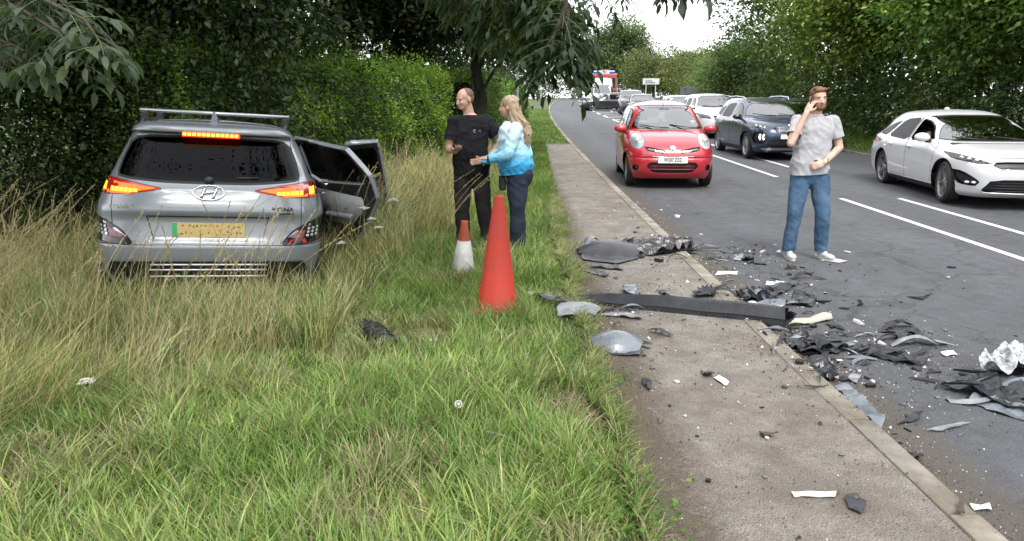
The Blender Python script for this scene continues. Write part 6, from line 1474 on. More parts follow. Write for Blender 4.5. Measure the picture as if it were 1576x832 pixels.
flower('white flower head in front of the open rear door, lower one', 572, 335, 6.3, .045); flower('white flower head low at the foot of the open doors', 582, 348, 6.5, .05); flower('white flower stem beside the back wheel of the crashed car', 525, 372, 6.0, .04)

# matted dead hay lying in rough patches on the turf
def hay(px, py, a_, b_, n, seed):
    p = at(px, py); r_ = np.random.default_rng(seed); xy = r_.normal(size=(n, 2)) * np.array([a_, b_]) + np.array([p.x, p.y]); h = r_.uniform(.03, .16, n) * np.exp(-(((xy - [p.x, p.y]) / [a_, b_]) ** 2).sum(1) * .3); a = r_.uniform(0, 2 * PI, n); L_ = r_.uniform(.06, .20, n)
    blades('hay', xy, h, .0045 * r_.uniform(.6, 1.5, n), np.stack([np.cos(a) * L_, np.sin(a) * L_], 1), r_.uniform(.6, 1.8, n), cols(n, (.36, .29, .18), .22, .08), 3)
for i, (px, py, a_, b_, n) in enumerate(((410, 800, .11, .07, 900), (600, 668, .13, .08, 800), (640, 520, .22, .16, 700), (40, 740, .12, .08, 500), (880, 650, .10, .22, 700), (760, 690, .12, .08, 400), (320, 700, .14, .07, 450), (850, 770, .12, .08, 600), (700, 520, .18, .10, 350), (500, 560, .3, .2, 600), (200, 680, .25, .12, 500))): hay(px, py, a_, b_, n, 500 + i)
# ================================================================ CONES, SIGNS
M['cone_red'] = varied('cone_red', (.62, .045, .022), (.52, .055, .035), 5, .55, 0, detail=7)
M['cone_orange'] = varied('cone_orange', (.42, .075, .03), (.30, .07, .04), 8, .65, 0, detail=7)
M['cone_white'] = varied('cone_white', (.66, .66, .64), (.42, .42, .39), 9, .5, 0, detail=8)
def ground_at(px, py): p = at(px, py); return (p.x, p.y, verge_z(p.x, p.y))
x, y, z = ground_at(765, 474)
t = empty('traffic_cone', (x, y, z - .02), (R(-3), R(1.2), 0), 'large plain red-orange traffic cone standing in the grass', 'traffic cone', 'traffic cones on the verge')
bm = bmesh.new(); add_lathe(bm, [(.172, .03), (.168, .045), (.160, .05), (.156, .12), (.153, .125), (.10, .52), (.052, .87), (.045, .905), (.040, .925), (.041, .95), (.036, .955), (.028, .953), (.026, .90)], 36); link('cone_body', bm_mesh(bm, 'cone', True), t, M['cone_red'])
bm = bmesh.new(); add_box(bm, (-.21, -.21, 0), (.21, .21, .045), .012); link('base', bm_mesh(bm, 'base'), t, M['cone_red'])
x, y, z = ground_at(712, 428)
t = empty('traffic_cone', (x, y, z), (R(2), R(2.5), .2), 'smaller old cone with a brown-orange top and a grubby white sleeve', 'traffic cone', 'traffic cones on the verge')
bm = bmesh.new(); add_box(bm, (-.17, -.17, 0), (.17, .17, .03), .01); link('base', bm_mesh(bm, 'base'), t, M['cone_orange'])
bm = bmesh.new(); add_lathe(bm, [(.125, .028), (.118, .04), (.108, .08), (.055, .40), (.034, .535), (.034, .56), (.026, .562), (.022, .50)], 30); link('cone_body', bm_mesh(bm, 'cone', True), t, M['cone_orange'])
bm = bmesh.new(); add_lathe(bm, [(.1125, .075), (.1135, .078), (.062, .375), (.0605, .376)], 30)
for v in bm.verts:
    v.co.x += .002 * math.sin(v.co.z * 40 + v.co.y * 30)
link('reflective_sleeve', bm_mesh(bm, 'sleeve', True), t, M['cone_white'])
M['post'] = varied('grey_post', (.35, .36, .37), (.28, .29, .30), 6, .5, metal=.3)
M['sign_grey'] = varied('sign_back', (.10, .105, .115), (.14, .145, .155), 3, .5)
M['sign_pale'] = varied('sign_pale', (.62, .63, .62), (.52, .53, .52), 3, .5)
def post_sign(label, x, Y, w, h, zb, m, posts, thick=.03, border=None, text=None):
    t = empty('road_sign', (x, Y, verge_z(x, Y)), (0, 0, R(-6)), label, 'road sign')
    for q in posts:
        bm = bmesh.new(); add_lathe(bm, [(.038, -.2), (.038, zb + h - .05), (.0, zb + h - .045)], 10, Matrix.Translation((q, .05, 0))); link('post', bm_mesh(bm, 'post', True), t, M['post'])
    bm = bmesh.new(); add_box(bm, (-w / 2, -thick, zb), (w / 2, 0, zb + h), .02); s_ = link('panel', bm_mesh(bm, 'panel'), t, m)
    if border:
        for a, b, c_, d in ((-w / 2 + .03, zb + .03, w / 2 - .03, zb + .06), (-w / 2 + .03, zb + h - .06, w / 2 - .03, zb + h - .03)):
            bm = bmesh.new(); add_box(bm, (a, -thick - .004, b), (c_, -thick - .001, d)); link('border', bm_mesh(bm, 'border'), s_, border)
    if text:
        for i, (r0, r1, zz) in enumerate(text):
            bm = bmesh.new(); add_box(bm, (r0, -thick - .004, zz), (r1, -thick - .001, zz + .09)); link('legend_line', bm_mesh(bm, 'legend'), s_, M['sign_grey'])
    for q in posts:
        bm = bmesh.new(); add_box(bm, (q - .06, .0, zb + h * .3), (q + .06, .09, zb + h * .3 + .05)); link('bracket', bm_mesh(bm, 'bracket'), t, M['post'])
    return t
post_sign('pale direction sign on two posts on the right verge above the dark plum saloon', 12.35, 68, 1.45, .55, 2.0, M['sign_pale'], (-.42, .42), border=M['post'], text=[(-.5, .1, 2.28), (-.5, .35, 2.13)])
post_sign('dark grey back of a road sign on the right verge above the silver car', 10.45, 45, 1.05, .62, 1.15, M['sign_grey'], (-.44, .44))
t = empty('marker_post', (.15, 21.5, verge_z(.15, 21.5)), (0, 0, 0), 'slim pale post with a small white plate behind the blonde woman', 'post')
bm = bmesh.new(); add_lathe(bm, [(.035, -.2), (.035, 2.55), (0, 2.56)], 10); link('post', bm_mesh(bm, 'post', True), t, M['sign_pale'])
bm = bmesh.new(); add_box(bm, (-.11, -.06, 2.2), (.11, -.04, 2.62), .008); link('plate', bm_mesh(bm, 'plate'), t, M['sign_pale'])
# ================================================================ PEOPLE
def skin_mat(name, c):
    m = mat(name, c, .55); nt, b, L = nodes(m); n = tex(nt, 'Noise', 14, 5); r = ramp(nt, n.outputs['Fac'], [(.35, tuple(x * .85 for x in c)), (.65, tuple(min(1, x * 1.12) for x in c))])
    L.new(r.outputs['Color'], b.inputs['Base Color']); b.inputs['Subsurface Weight'].default_value = .08; b.inputs['Subsurface Radius'].default_value = (.012, .005, .003); return m
def cloth(name, c1, c2, sc=5, wr=.02):
    m = mat(name, c1, .9, spec=.2); nt, b, L = nodes(m); n = tex(nt, 'Noise', sc, 5); r = ramp(nt, n.outputs['Fac'], [(.35, c1), (.65, c2)]); L.new(r.outputs['Color'], b.inputs['Base Color'])
    t = nt.nodes.new('ShaderNodeTexCoord'); mp_ = nt.nodes.new('ShaderNodeMapping'); mp_.inputs['Scale'].default_value = (1, 1, .45); L.new(t.outputs['Object'], mp_.inputs['Vector'])
    f = tex(nt, 'Noise', 11, 3, vec=mp_.outputs['Vector']); bump(nt, b, f.outputs['Fac'], wr, .9); return m
M['skin'] = skin_mat('skin', (.52, .31, .23)); M['skin_pale'] = skin_mat('pale_skin', (.60, .39, .31))
M['ginger'] = varied('ginger_hair', (.13, .060, .028), (.22, .105, .05), 30, .7, .006, 90); M['crop'] = varied('cropped_hair', (.10, .065, .045), (.16, .11, .08), 30, .8, .004, 90)
M['blonde'] = varied('blonde_hair', (.42, .33, .22), (.25, .18, .12), 26, .55, .01, 70)
M['eye'] = mat('eye_dark', (.03, .025, .02), .2); M['eye_white'] = mat('eye_white', (.34, .30, .27), .35); M['lip'] = mat('lip', (.36, .14, .12), .5)
M['grey_shirt'] = cloth('heather_grey_cotton', (.37, .37, .395), (.43, .43, .455)); M['jeans'] = None
m = cloth('blue_denim', (.042, .088, .165), (.085, .150, .235), 5); M['jeans'] = m
M['black_shirt'] = cloth('black_cotton', (.010, .010, .013), (.018, .018, .022)); M['black_trousers'] = cloth('black_cloth', (.022, .019, .021), (.034, .028, .030)); M['dark_jeans'] = cloth('dark_denim', (.020, .026, .042), (.035, .044, .066))
M['trainer'] = varied('white_trainer', (.60, .60, .59), (.48, .48, .47), 12, .5); M['sole'] = mat('sole', (.55, .55, .53), .6); M['brown_boot'] = varied('brown_boot', (.10, .05, .03), (.15, .08, .05), 10, .6)
m = mat('ombre_knit', (.4, .6, .7), .9, spec=.2); nt, b, L = nodes(m)          # dyed from pale at the shoulders to strong blue at the hem
t_ = nt.nodes.new('ShaderNodeTexCoord'); sx = nt.nodes.new('ShaderNodeSeparateXYZ'); L.new(t_.outputs['Object'], sx.inputs[0]); mr = nt.nodes.new('ShaderNodeMapRange'); mr.inputs['From Min'].default_value = .93; mr.inputs['From Max'].default_value = 1.40
L.new(sx.outputs['Z'], mr.inputs['Value']); n = tex(nt, 'Noise', 6, 4); ad = nt.nodes.new('ShaderNodeMath'); ad.operation = 'MULTIPLY_ADD'; ad.inputs[1].default_value = .35; L.new(n.outputs['Fac'], ad.inputs[0]); L.new(mr.outputs[0], ad.inputs[2])
rp = ramp(nt, ad.outputs[0], [(.16, (.03, .24, .52)), (.36, (.07, .38, .66)), (.60, (.32, .60, .74)), (.95, (.54, .70, .74))]); L.new(rp.outputs['Color'], b.inputs['Base Color']); n2 = tex(nt, 'Noise', 13, 3); bump(nt, b, n2.outputs['Fac'], .02, .8); M['ombre'] = m

def blob(name, prims, voxel=.008, sm=6, cuts=(), local=(), folds=0.0, fseed=0):
    bm = bmesh.new()
    for p in prims:
        if p[0] == 'c':
            _, a, b_, ra, rb = p; a = Vector(a); b_ = Vector(b_)
            if (b_ - a).length < 1e-4: add_ell(bm, a, (ra,) * 3, None, 14, 9); continue
            add_tube(bm, [a, a.lerp(b_, .5), b_], [ra, (ra + rb) / 2, rb], 16); add_ell(bm, a, (ra,) * 3, None, 16, 10); add_ell(bm, b_, (rb,) * 3, None, 16, 10)
        elif p[0] == 't': add_tube(bm, p[1], p[2], 18)
        elif p[0] == 'l':                              # stacked ellipses: (centre, rx, ry) with a common yaw
            _, secs, yaw = p; K = []; n = len(secs)
            for i in range(n - 1):
                for q in range(6):
                    t = q / 6; t = t * t * (3 - 2 * t) * .5 + t * .5; A, B = secs[i], secs[i + 1]; K.append((Vector(A[0]).lerp(Vector(B[0]), t), A[1] + (B[1] - A[1]) * t, A[2] + (B[2] - A[2]) * t))
            K.append((Vector(secs[-1][0]), secs[-1][1], secs[-1][2])); rg = []; cy, sy = math.cos(yaw), math.sin(yaw)
            for c_, rx, ry in K:
                ring = []
                for k in range(28):
                    a_ = 2 * PI * k / 28; x = rx * math.copysign(abs(math.cos(a_)) ** .85, math.cos(a_)); y = ry * math.copysign(abs(math.sin(a_)) ** .85, math.sin(a_)); ring.append(bm.verts.new(c_ + Vector((x * cy - y * sy, x * sy + y * cy, 0))))
                rg.append(ring)
            for A, B in zip(rg, rg[1:]):
                for k in range(28): bm.faces.new((A[k], A[(k + 1) % 28], B[(k + 1) % 28], B[k]))
            bm.faces.new(rg[0][::-1]); bm.faces.new(rg[-1])
        else: add_ell(bm, p[1], p[2], p[3] if len(p) > 3 else None, 22, 14)
    bmesh.ops.recalc_face_normals(bm, faces=bm.faces[:])
    me = bm_mesh(bm, name)
    me = eval_mesh(me, [('REMESH', dict(mode='VOXEL', voxel_size=voxel, use_smooth_shade=True)), ('SMOOTH', dict(factor=.5, iterations=sm))])
    if cuts or folds or local:
        bm = bmesh.new(); bm.from_mesh(me); bm.normal_update()
        if folds:                                      # cloth creases: ridged noise stretched along a slant
            for v in bm.verts:
                c = v.co; q = Vector((c.x * 5 + c.z * 3.0, c.y * 5, c.z * 7 - c.x * 4 + fseed)); r1 = 1 - abs(noise.noise(q)) * 2.2; q2 = Vector((c.x * 11 - c.z * 6, c.y * 11, c.z * 13 + c.x * 9 + fseed)); r2 = 1 - abs(noise.noise(q2)) * 2.2
                v.co = c + v.normal * folds * (r1 * .7 + r2 * .38 - .45)
        for co, no in cuts: bmesh.ops.bisect_plane(bm, geom=bm.verts[:] + bm.edges[:] + bm.faces[:], plane_co=co, plane_no=no, clear_outer=True)
        for co, no, rad in local:
            co = Vector(co); no = Vector(no).normalized(); F = [f for f in bm.faces if (f.calc_center_median() - co).length < rad]
            g_ = list({v for f in F for v in f.verts}) + list({e for f in F for e in f.edges}) + F
            bmesh.ops.bisect_plane(bm, geom=g_, plane_co=co, plane_no=no)
            bmesh.ops.delete(bm, geom=[f for f in bm.faces if (f.calc_center_median() - co).length < rad and (f.calc_center_median() - co).dot(no) > 0], context='FACES')
        bm.verts.index_update(); seen = set(); comps = []      # drop scraps cut loose
        for v in bm.verts:
            if v in seen: continue
            st = [v]; seen.add(v); cp = []
            while st:
                q = st.pop(); cp.append(q)
                for e_ in q.link_edges:
                    o_ = e_.other_vert(q)
                    if o_ not in seen: seen.add(o_); st.append(o_)
            comps.append(cp)
        big = max(len(c_) for c_ in comps); bmesh.ops.delete(bm, geom=[v for c_ in comps if len(c_) < big * .25 for v in c_], context='VERTS')
        me = bm_mesh(bm, name, True)
    return me
def V3(*a): return Vector(a)
def RZ(a): return Matrix.Rotation(a, 3, 'Z')
def head_prims(c, yaw, tilt=0, roll=0):
    Q = RZ(yaw) @ Matrix.Rotation(tilt, 3, 'X') @ Matrix.Rotation(roll, 3, 'Y'); c = Vector(c)
    def e(p, r): return ('e', c + Q @ Vector(p), r, Q)
    pr = [e((0, .012, .025), (.074, .092, .082)), e((0, -.020, -.03), (.062, .074, .075)), e((0, -.042, -.075), (.042, .046, .034)), e((0, -.088, -.022), (.012, .018, .026)), e((0, -.100, -.035), (.015, .014, .011)),
          e((0, -.070, .018), (.052, .016, .010)), e((.030, -.068, -.030), (.022, .018, .016)), e((-.030, -.068, -.030), (.022, .018, .016)), e((0, -.082, -.060), (.022, .011, .007)), e((0, -.079, -.070), (.019, .011, .006)), e((.076, .012, -.012), (.010, .020, .032)), e((-.076, .012, -.012), (.010, .020, .032))]
    return pr, Q, c
def face_bits(root, body, Q, c, skin):
    for s_ in (1, -1):
        bm = bmesh.new(); add_ell(bm, c + Q @ V3(s_ * .030, -.079, .000), (.0105, .006, .0042), Q, 12, 8); o = link('eye', bm_mesh(bm, 'eye', True), body, M['eye_white'])
        bm = bmesh.new(); add_ell(bm, c + Q @ V3(s_ * .030, -.0845, .000), (.0062, .0035, .0046), Q, 10, 6); link('iris', bm_mesh(bm, 'iris', True), o, M['eye'])
    bm = bmesh.new(); add_ell(bm, c + Q @ V3(0, -.0905, -.0635), (.021, .006, .0065), Q, 12, 8); link('lips', bm_mesh(bm, 'lips', True), body, M['lip'])
def hand_prims(wrist, d, palm_n, curl=.5, spread=.22, thumb=1, s=1.0):
    """wrist point, finger direction, palm normal; thumb +1/-1 side"""
    w = Vector(wrist); d = Vector(d).normalized(); n = Vector(palm_n); n = (n - d * n.dot(d)).normalized(); t = d.cross(n) * thumb
    B = Matrix((t, d, n)).transposed(); pr = [('e', w + d * .048 * s, (.040 * s, .052 * s, .016 * s), B), ('e', w + d * .015, (.026, .03, .018), B)]
    for k, (off, ln) in enumerate(((.030, .072), (.010, .080), (-.010, .075), (-.028, .060))):
        a = w + d * .088 * s + t * off * s; fd = (d + t * off * spread * 8).normalized(); p1 = a + (fd * math.cos(curl * .5) + n * math.sin(curl * .5)) * ln * .45 * s; p2 = p1 + (fd * math.cos(curl * 1.3) + n * math.sin(curl * 1.3)) * ln * .35 * s; p3 = p2 + (fd * math.cos(curl * 2.1) + n * math.sin(curl * 2.1)) * ln * .25 * s
        pr += [('c', a - fd * .02, p1, .0095 * s, .009 * s), ('c', p1, p2, .009 * s, .0082 * s), ('c', p2, p3, .0082 * s, .007 * s)]
    a = w + d * .03 * s + t * .028 * s; p1 = a + (t * .75 + d * .6 + n * .25).normalized() * .036 * s; p2 = p1 + (t * .3 + d * .9 + n * .35).normalized() * .032 * s
    pr += [('c', a, p1, .013 * s, .0105 * s), ('c', p1, p2, .0105 * s, .0085 * s)]; return pr
def torso_prims(hip, chest, yaw, w=1.0, g_=0.0, belly=0.0, flare=0.0):
    h, c = Vector(hip), Vector(chest); up = c - h; z = V3(0, 0, 1); F = RZ(yaw) @ V3(0, -1, 0)
    S_ = [(h - z * .13, .135, .085), (h - z * .05, .168, .112), (h + up * .18, .158 + flare, .108 + flare), (h + up * .42 + F * belly, .142 + flare, .102 + belly + flare), (h + up * .75 + F * belly * .5, .160, .112), (h + up * 1.0, .172, .108), (h + up * 1.0 + z * .07, .165, .090), (h + up + z * .120, .125, .070), (h + up + z * .155, .060, .050)]
    return [('l', [(p, rx * w + g_, ry + g_) for p, rx, ry in S_], yaw)]
def leg_t(h, k, a, r0, rk, ra):
    h, k, a = Vector(h), Vector(k), Vector(a); return [('t', [h + V3(0, 0, .04), h, h.lerp(k, .35), h.lerp(k, .75), k, k.lerp(a, .35), k.lerp(a, .75), a], [r0 * .95, r0, r0 * .98, r0 * .45 + rk * .55, rk, rk * .98, rk * .3 + ra * .7, ra])]
def limb3(a, b_, c, r): return [('c', a, b_, r[0], r[1]), ('c', b_, c, r[1] * .98, r[2])]
def shoe(root, ankle, d, m, sole, L_=.285, boot=0):
    a = Vector(ankle); d = Vector((d[0], d[1], 0)).normalized(); B = Matrix((Vector((-d.y, d.x, 0)), d, V3(0, 0, 1))).transposed(); g0 = V3(a.x, a.y, 0)
    pr = [('e', g0 + d * .02 + V3(0, 0, .055), (.040, .075, .045), B), ('e', g0 + d * .12 + V3(0, 0, .042), (.046, .080, .034), B), ('c', g0 + V3(0, 0, .055), V3(a.x, a.y, .10 + boot), .042, .043)]
    me = blob('shoe', pr, .007, 3, [((0, 0, .016), (0, 0, -1))]); o = link('shoe', me, root, m)
    bm = bmesh.new(); P = [(.041 * math.cos(q), .055 + .148 * math.sin(q)) for q in [2 * PI * k / 22 for k in range(22)]]; P = [(x * (1 + .12 * (y > .08)), y) for x, y in P]
    add_prism(bm, P, lambda x, y, t: tuple(g0 + B @ V3(x, y, .004 + .022 * t))); link('sole', bm_mesh(bm, 'sole'), o, sole)

def person(name, label, loc, J, skin, pose):
    pass
def sleeves(shirt, pairs, t, r0, r1, m):
    for i, (a, b_) in enumerate(pairs):
        a = a + V3(-math.copysign(.008, a.x), 0, -.010); e = a.lerp(b_, t); d = (b_ - a).normalized()
        link('sleeve', blob('sleeve', [('c', a, a.lerp(b_, t + .16), r0, r1)], .007, 3, [(e, d)], (), .010, 60 + 7 * i), shirt, m)
# ---- man on the phone, walking towards us
def man_phone():
    p = at(1247, 397); r = empty('person', (p.x - .08, p.y, g(p.y)), (0, 0, 0), 'bearded ginger man in a grey t-shirt and jeans on the road, phone at his ear', 'person')
    hip, chest = V3(-.02, 0, .93), V3(.0, 0, 1.36); shR, shL = V3(-.185, .0, 1.45), V3(.195, .0, 1.445)
    elR, wrR = V3(-.275, -.12, 1.225), V3(-.140, -.110, 1.525); elL, wrL = V3(.262, -.03, 1.175), V3(.065, -.175, 1.035)
    hR, kR, aR = V3(-.10, 0, .90), V3(-.145, -.05, .49), V3(-.155, .02, .10); hL, kL, aL = V3(.09, 0, .90), V3(.125, -.10, .50), V3(.175, -.02, .11)
    hp, Q, hc = head_prims((.005, -.02, 1.675), R(3), R(4), R(-3))
    hr = hand_prims(wrR, V3(.055, .028, .12), V3(.75, .6, -.2), .55, .3, -1); hl = hand_prims(wrL, V3(-.14, -.01, -.05), V3(0, 1, -.3), .75, .1, -1)
    neck = [('c', V3(.0, .0, 1.46), V3(.005, -.005, 1.62), .058, .056)]
    arms = limb3(shR, elR, wrR, (.046, .041, .029)) + limb3(shL, elL, wrL, (.046, .041, .029))
    body = link('body', blob('body', torso_prims(hip, chest, 0, .93, -.004) + neck + hp + arms + hr + hl + limb3(hR, kR, aR, (.082, .055, .036)) + limb3(hL, kL, aL, (.082, .055, .036)), .0065, 3), r, M['skin_pale'])
    face_bits(r, body, Q, hc, None)
    def e(p_, rr): return ('e', hc + Q @ Vector(p_), rr, Q)
    link('hair', blob('hair', [e((0, .022, .046), (.080, .092, .070)), e((0, -.040, .080), (.060, .038, .028)), e((0, .05, .0), (.076, .064, .07)), e((.03, -.050, .090), (.03, .028, .018)), e((-.02, -.02, .098), (.045, .035, .018))], .007, 1, [(hc + Q @ V3(0, -.074, .04), Q @ V3(0, -1, -.35)), ]), r, M['ginger'])
    link('beard', blob('beard', [e((0, -.058, -.088), (.046, .036, .034)), e((.045, -.035, -.065), (.020, .042, .040)), e((-.045, -.035, -.065), (.020, .042, .040)), e((0, -.090, -.052), (.028, .008, .006)), e((0, -.05, -.105), (.034, .034, .020))], .006, 2), r, M['ginger'])
    for s_ in (1, -1): bm = bmesh.new(); add_ell(bm, hc + Q @ V3(s_ * .031, -.0845, .020), (.017, .004, .004), Q, 10, 6); link('eyebrow', bm_mesh(bm, 'brow', True), r, M['ginger'])
    sh = torso_prims(hip, chest, 0, 1.02, .026, .0, .012) + [('e', shR + V3(.012, 0, .0), (.070, .074, .066)), ('e', shL + V3(-.012, 0, .0), (.070, .074, .066))]
    dR, dL = (elR - shR).normalized(), (elL - shL).normalized()
    me = blob('t_shirt', sh, .008, 4, [((0, 0, .905), (.06, 0, -1)), (V3(0, 0, 1.510), (0, -.20, 1))], (), .014, 3); shirt_ = link('t_shirt', me, r, M['grey_shirt']); sleeves(shirt_, ((shR, elR), (shL, elL)), .62, .066, .076, M['grey_shirt'])
    bm = bmesh.new(); pts = [V3(.001 + .066 * math.cos(a), .0 + .062 * math.sin(a), 1.508 + .012 * math.sin(a)) for a in [2 * PI * k / 24 for k in range(25)]]; add_tube(bm, pts, .009, 6, cap=False); link('collar', bm_mesh(bm, 'collar'), r, M['grey_shirt'])
    j = [('e', V3(-.01, 0, .90), (.172, .118, .115))] + leg_t(hR, kR, aR - V3(0, 0, .03), .100, .074, .066) + leg_t(hL, kL, aL - V3(0, 0, .03), .100, .074, .066) + [('c', V3(-.06, 0, .86), V3(.06, 0, .86), .105, .105)]
    link('jeans', blob('jeans', j, .008, 3, [((0, 0, .082), (0, 0, -1))], (), .011, 9), r, M['jeans'])
    shoe(r, (aR.x, aR.y + .0, .1), (-.05, -1), M['trainer'], M['sole']); shoe(r, (aL.x + .01, aL.y, .11), (.30, -1), M['trainer'], M['sole'])
    bm = bmesh.new(); pts = [wrL + V3(.03, .0, .014) + V3(.006 * math.cos(a) * 1, .031 * math.cos(a), .031 * math.sin(a)) for a in [2 * PI * k / 14 for k in range(15)]]; add_tube(bm, pts, .004, 5, cap=False); link('wrist_band', bm_mesh(bm, 'band'), r, M['dull_red'])
    return r, wrR
r_, w_ = man_phone()
t = empty('phone', (r_.location.x - .088, r_.location.y - .058, r_.location.z + 1.635), (R(10), R(-14), R(70)), 'black mobile phone held to the ear of the bearded man', 'phone')
bm = bmesh.new(); add_box(bm, (-.035, -.0045, -.072), (.035, .0045, .072), .004); link('case', bm_mesh(bm, 'case'), t, M['gloss_black'])
bm = bmesh.new(); add_box(bm, (-.031, -.0055, -.066), (.031, -.0046, .066)); link('screen', bm_mesh(bm, 'screen'), t, M['screen_dark'] if 'screen_dark' in M else M['gloss_black'])

# ---- man in black, looking down at his phone
def man_black():
    X, Y = -.44, 8.12; r = empty('person', (X, Y, verge_z(X, Y)), (0, 0, 0), 'tall man in black t-shirt and trousers standing in the verge with a phone', 'person')
    hip, chest = V3(.0, 0, .93), V3(-.01, -.01, 1.36); shR, shL = V3(-.19, -.03, 1.44), V3(.18, .05, 1.435)
    elR, wrR = V3(-.235, -.06, 1.135), V3(-.155, -.235, 1.13); elL, wrL = V3(.315, .02, 1.20), V3(.185, -.13, 1.04)
    hR, kR, aR = V3(-.09, 0, .90), V3(-.11, -.03, .49), V3(-.10, .03, .10); hL, kL, aL = V3(.09, 0, .90), V3(.13, .0, .49), V3(.17, .06, .10)
    hp, Q, hc = head_prims((-.065, -.03, 1.665), R(-52), R(10), 0)
    neck = [('c', V3(-.01, .01, 1.46), V3(-.045, -.01, 1.61), .060, .057)]
    body = link('body', blob('body', torso_prims(hip, chest, R(-10), .93, -.004) + neck + hp + limb3(shR, elR, wrR, (.046, .042, .030)) + limb3(shL, elL, wrL, (.046, .042, .030)) + hand_prims(wrR, V3(.30, -.9, .25), V3(0, .2, 1), .35, .2, 1) + hand_prims(wrL, V3(-.9, -.25, -.12), V3(0, 1, 0), .25, .35, 1) + limb3(hR, kR, aR, (.082, .055, .036)) + limb3(hL, kL, aL, (.082, .055, .036)), .0065, 3), r, M['skin'])
    face_bits(r, body, Q, hc, None)
    def e(p_, rr): return ('e', hc + Q @ Vector(p_), rr, Q)
    link('hair', blob('hair', [e((0, .028, .035), (.0765, .088, .074)), e((0, .05, .0), (.073, .060, .06))], .007, 1, [(hc + Q @ V3(0, -.052, .05), Q @ V3(0, -1, -.12)), (hc + Q @ V3(0, 0, -.04), Q @ V3(0, -.2, -1))]), r, M['crop'])
    sh = torso_prims(hip, chest, R(-10), 1.04, .024, .012, .014) + [('e', shR + V3(.012, 0, .0), (.070, .074, .066)), ('e', shL + V3(-.012, 0, .0), (.070, .074, .066))]
    link('t_shirt', blob('t_shirt', sh, .008, 4, [((0, 0, .86), (0, 0, -1)), ((0, 0, 1.50), (0, 0, 1))], (), .016, 21), r, M['black_shirt']); sleeves(bpy.data.objects[[o.name for o in bpy.data.objects if o.parent == r and o.name.startswith('t_shirt')][0]], ((shR, elR), (shL, elL)), .66, .066, .080, M['black_shirt'])
    j = [('e', V3(0, 0, .90), (.170, .118, .115))] + leg_t(hR, kR, aR - V3(0, 0, .03), .100, .080, .072) + leg_t(hL, kL, aL - V3(0, 0, .03), .100, .080, .072) + [('c', V3(-.06, 0, .86), V3(.06, 0, .86), .105, .105)]
    link('trousers', blob('trousers', j, .008, 3, [((0, 0, .075), (0, 0, -1))], (), .012, 31), r, M['black_trousers'])
    shoe(r, (aR.x, aR.y, .1), (-.4, -1), M['gloss_black'], M['black']); shoe(r, (aL.x, aL.y, .1), (.1, -1), M['gloss_black'], M['black'])
    # small white chest print: ring, two lines
    bm = bmesh.new(); y0 = -.140
    def wrap(x, z): return V3(x, y0 + .06 * (x + .02) ** 2 * 8 - .012 + (x) * .16, z)
    pts = [wrap(.045 + .012 * math.cos(a), 1.335 + .013 * math.sin(a)) for a in [2 * PI * k / 12 for k in range(10)]]; add_tube(bm, pts, .0022, 5, cap=False)
    add_tube(bm, [wrap(.035, 1.322), wrap(.060, 1.318)], .0022, 4)
    me = bm_mesh(bm, 'logo'); link('shirt_emblem', me, r, M['white_plate'])
    for i, (w_, z_) in enumerate(((.034, 1.341), (.030, 1.327))):
        tm = text_mesh(('Service', 'Group')[i], .0001, 0); 
        bm = bmesh.new()
        for k in range(5): add_tube(bm, [wrap(.068 + .009 * k, z_ - .003), wrap(.068 + .009 * k + .003, z_ + .004), wrap(.068 + .009 * k + .006, z_ - .003)], .0014, 4)
        link('shirt_print', bm_mesh(bm, 'print'), r, M['white_plate'])
    return r, wrR
r2, w2 = man_black()
t = empty('phone', (r2.location.x + w2.x + .03, r2.location.y + w2.y - .085, r2.location.z + w2.z + .035), (R(58), R(-8), R(-20)), 'dark mobile phone in the hand of the man in black', 'phone')
bm = bmesh.new(); add_box(bm, (-.036, -.0045, -.072), (.036, .0045, .072), .004); link('case', bm_mesh(bm, 'case'), t, M['gloss_black'])
bm = bmesh.new(); add_box(bm, (-.032, -.0056, -.066), (.032, -.0046, .066)); link('screen', bm_mesh(bm, 'screen'), t, M['maroon'] if 'maroon' in M else M['black'])

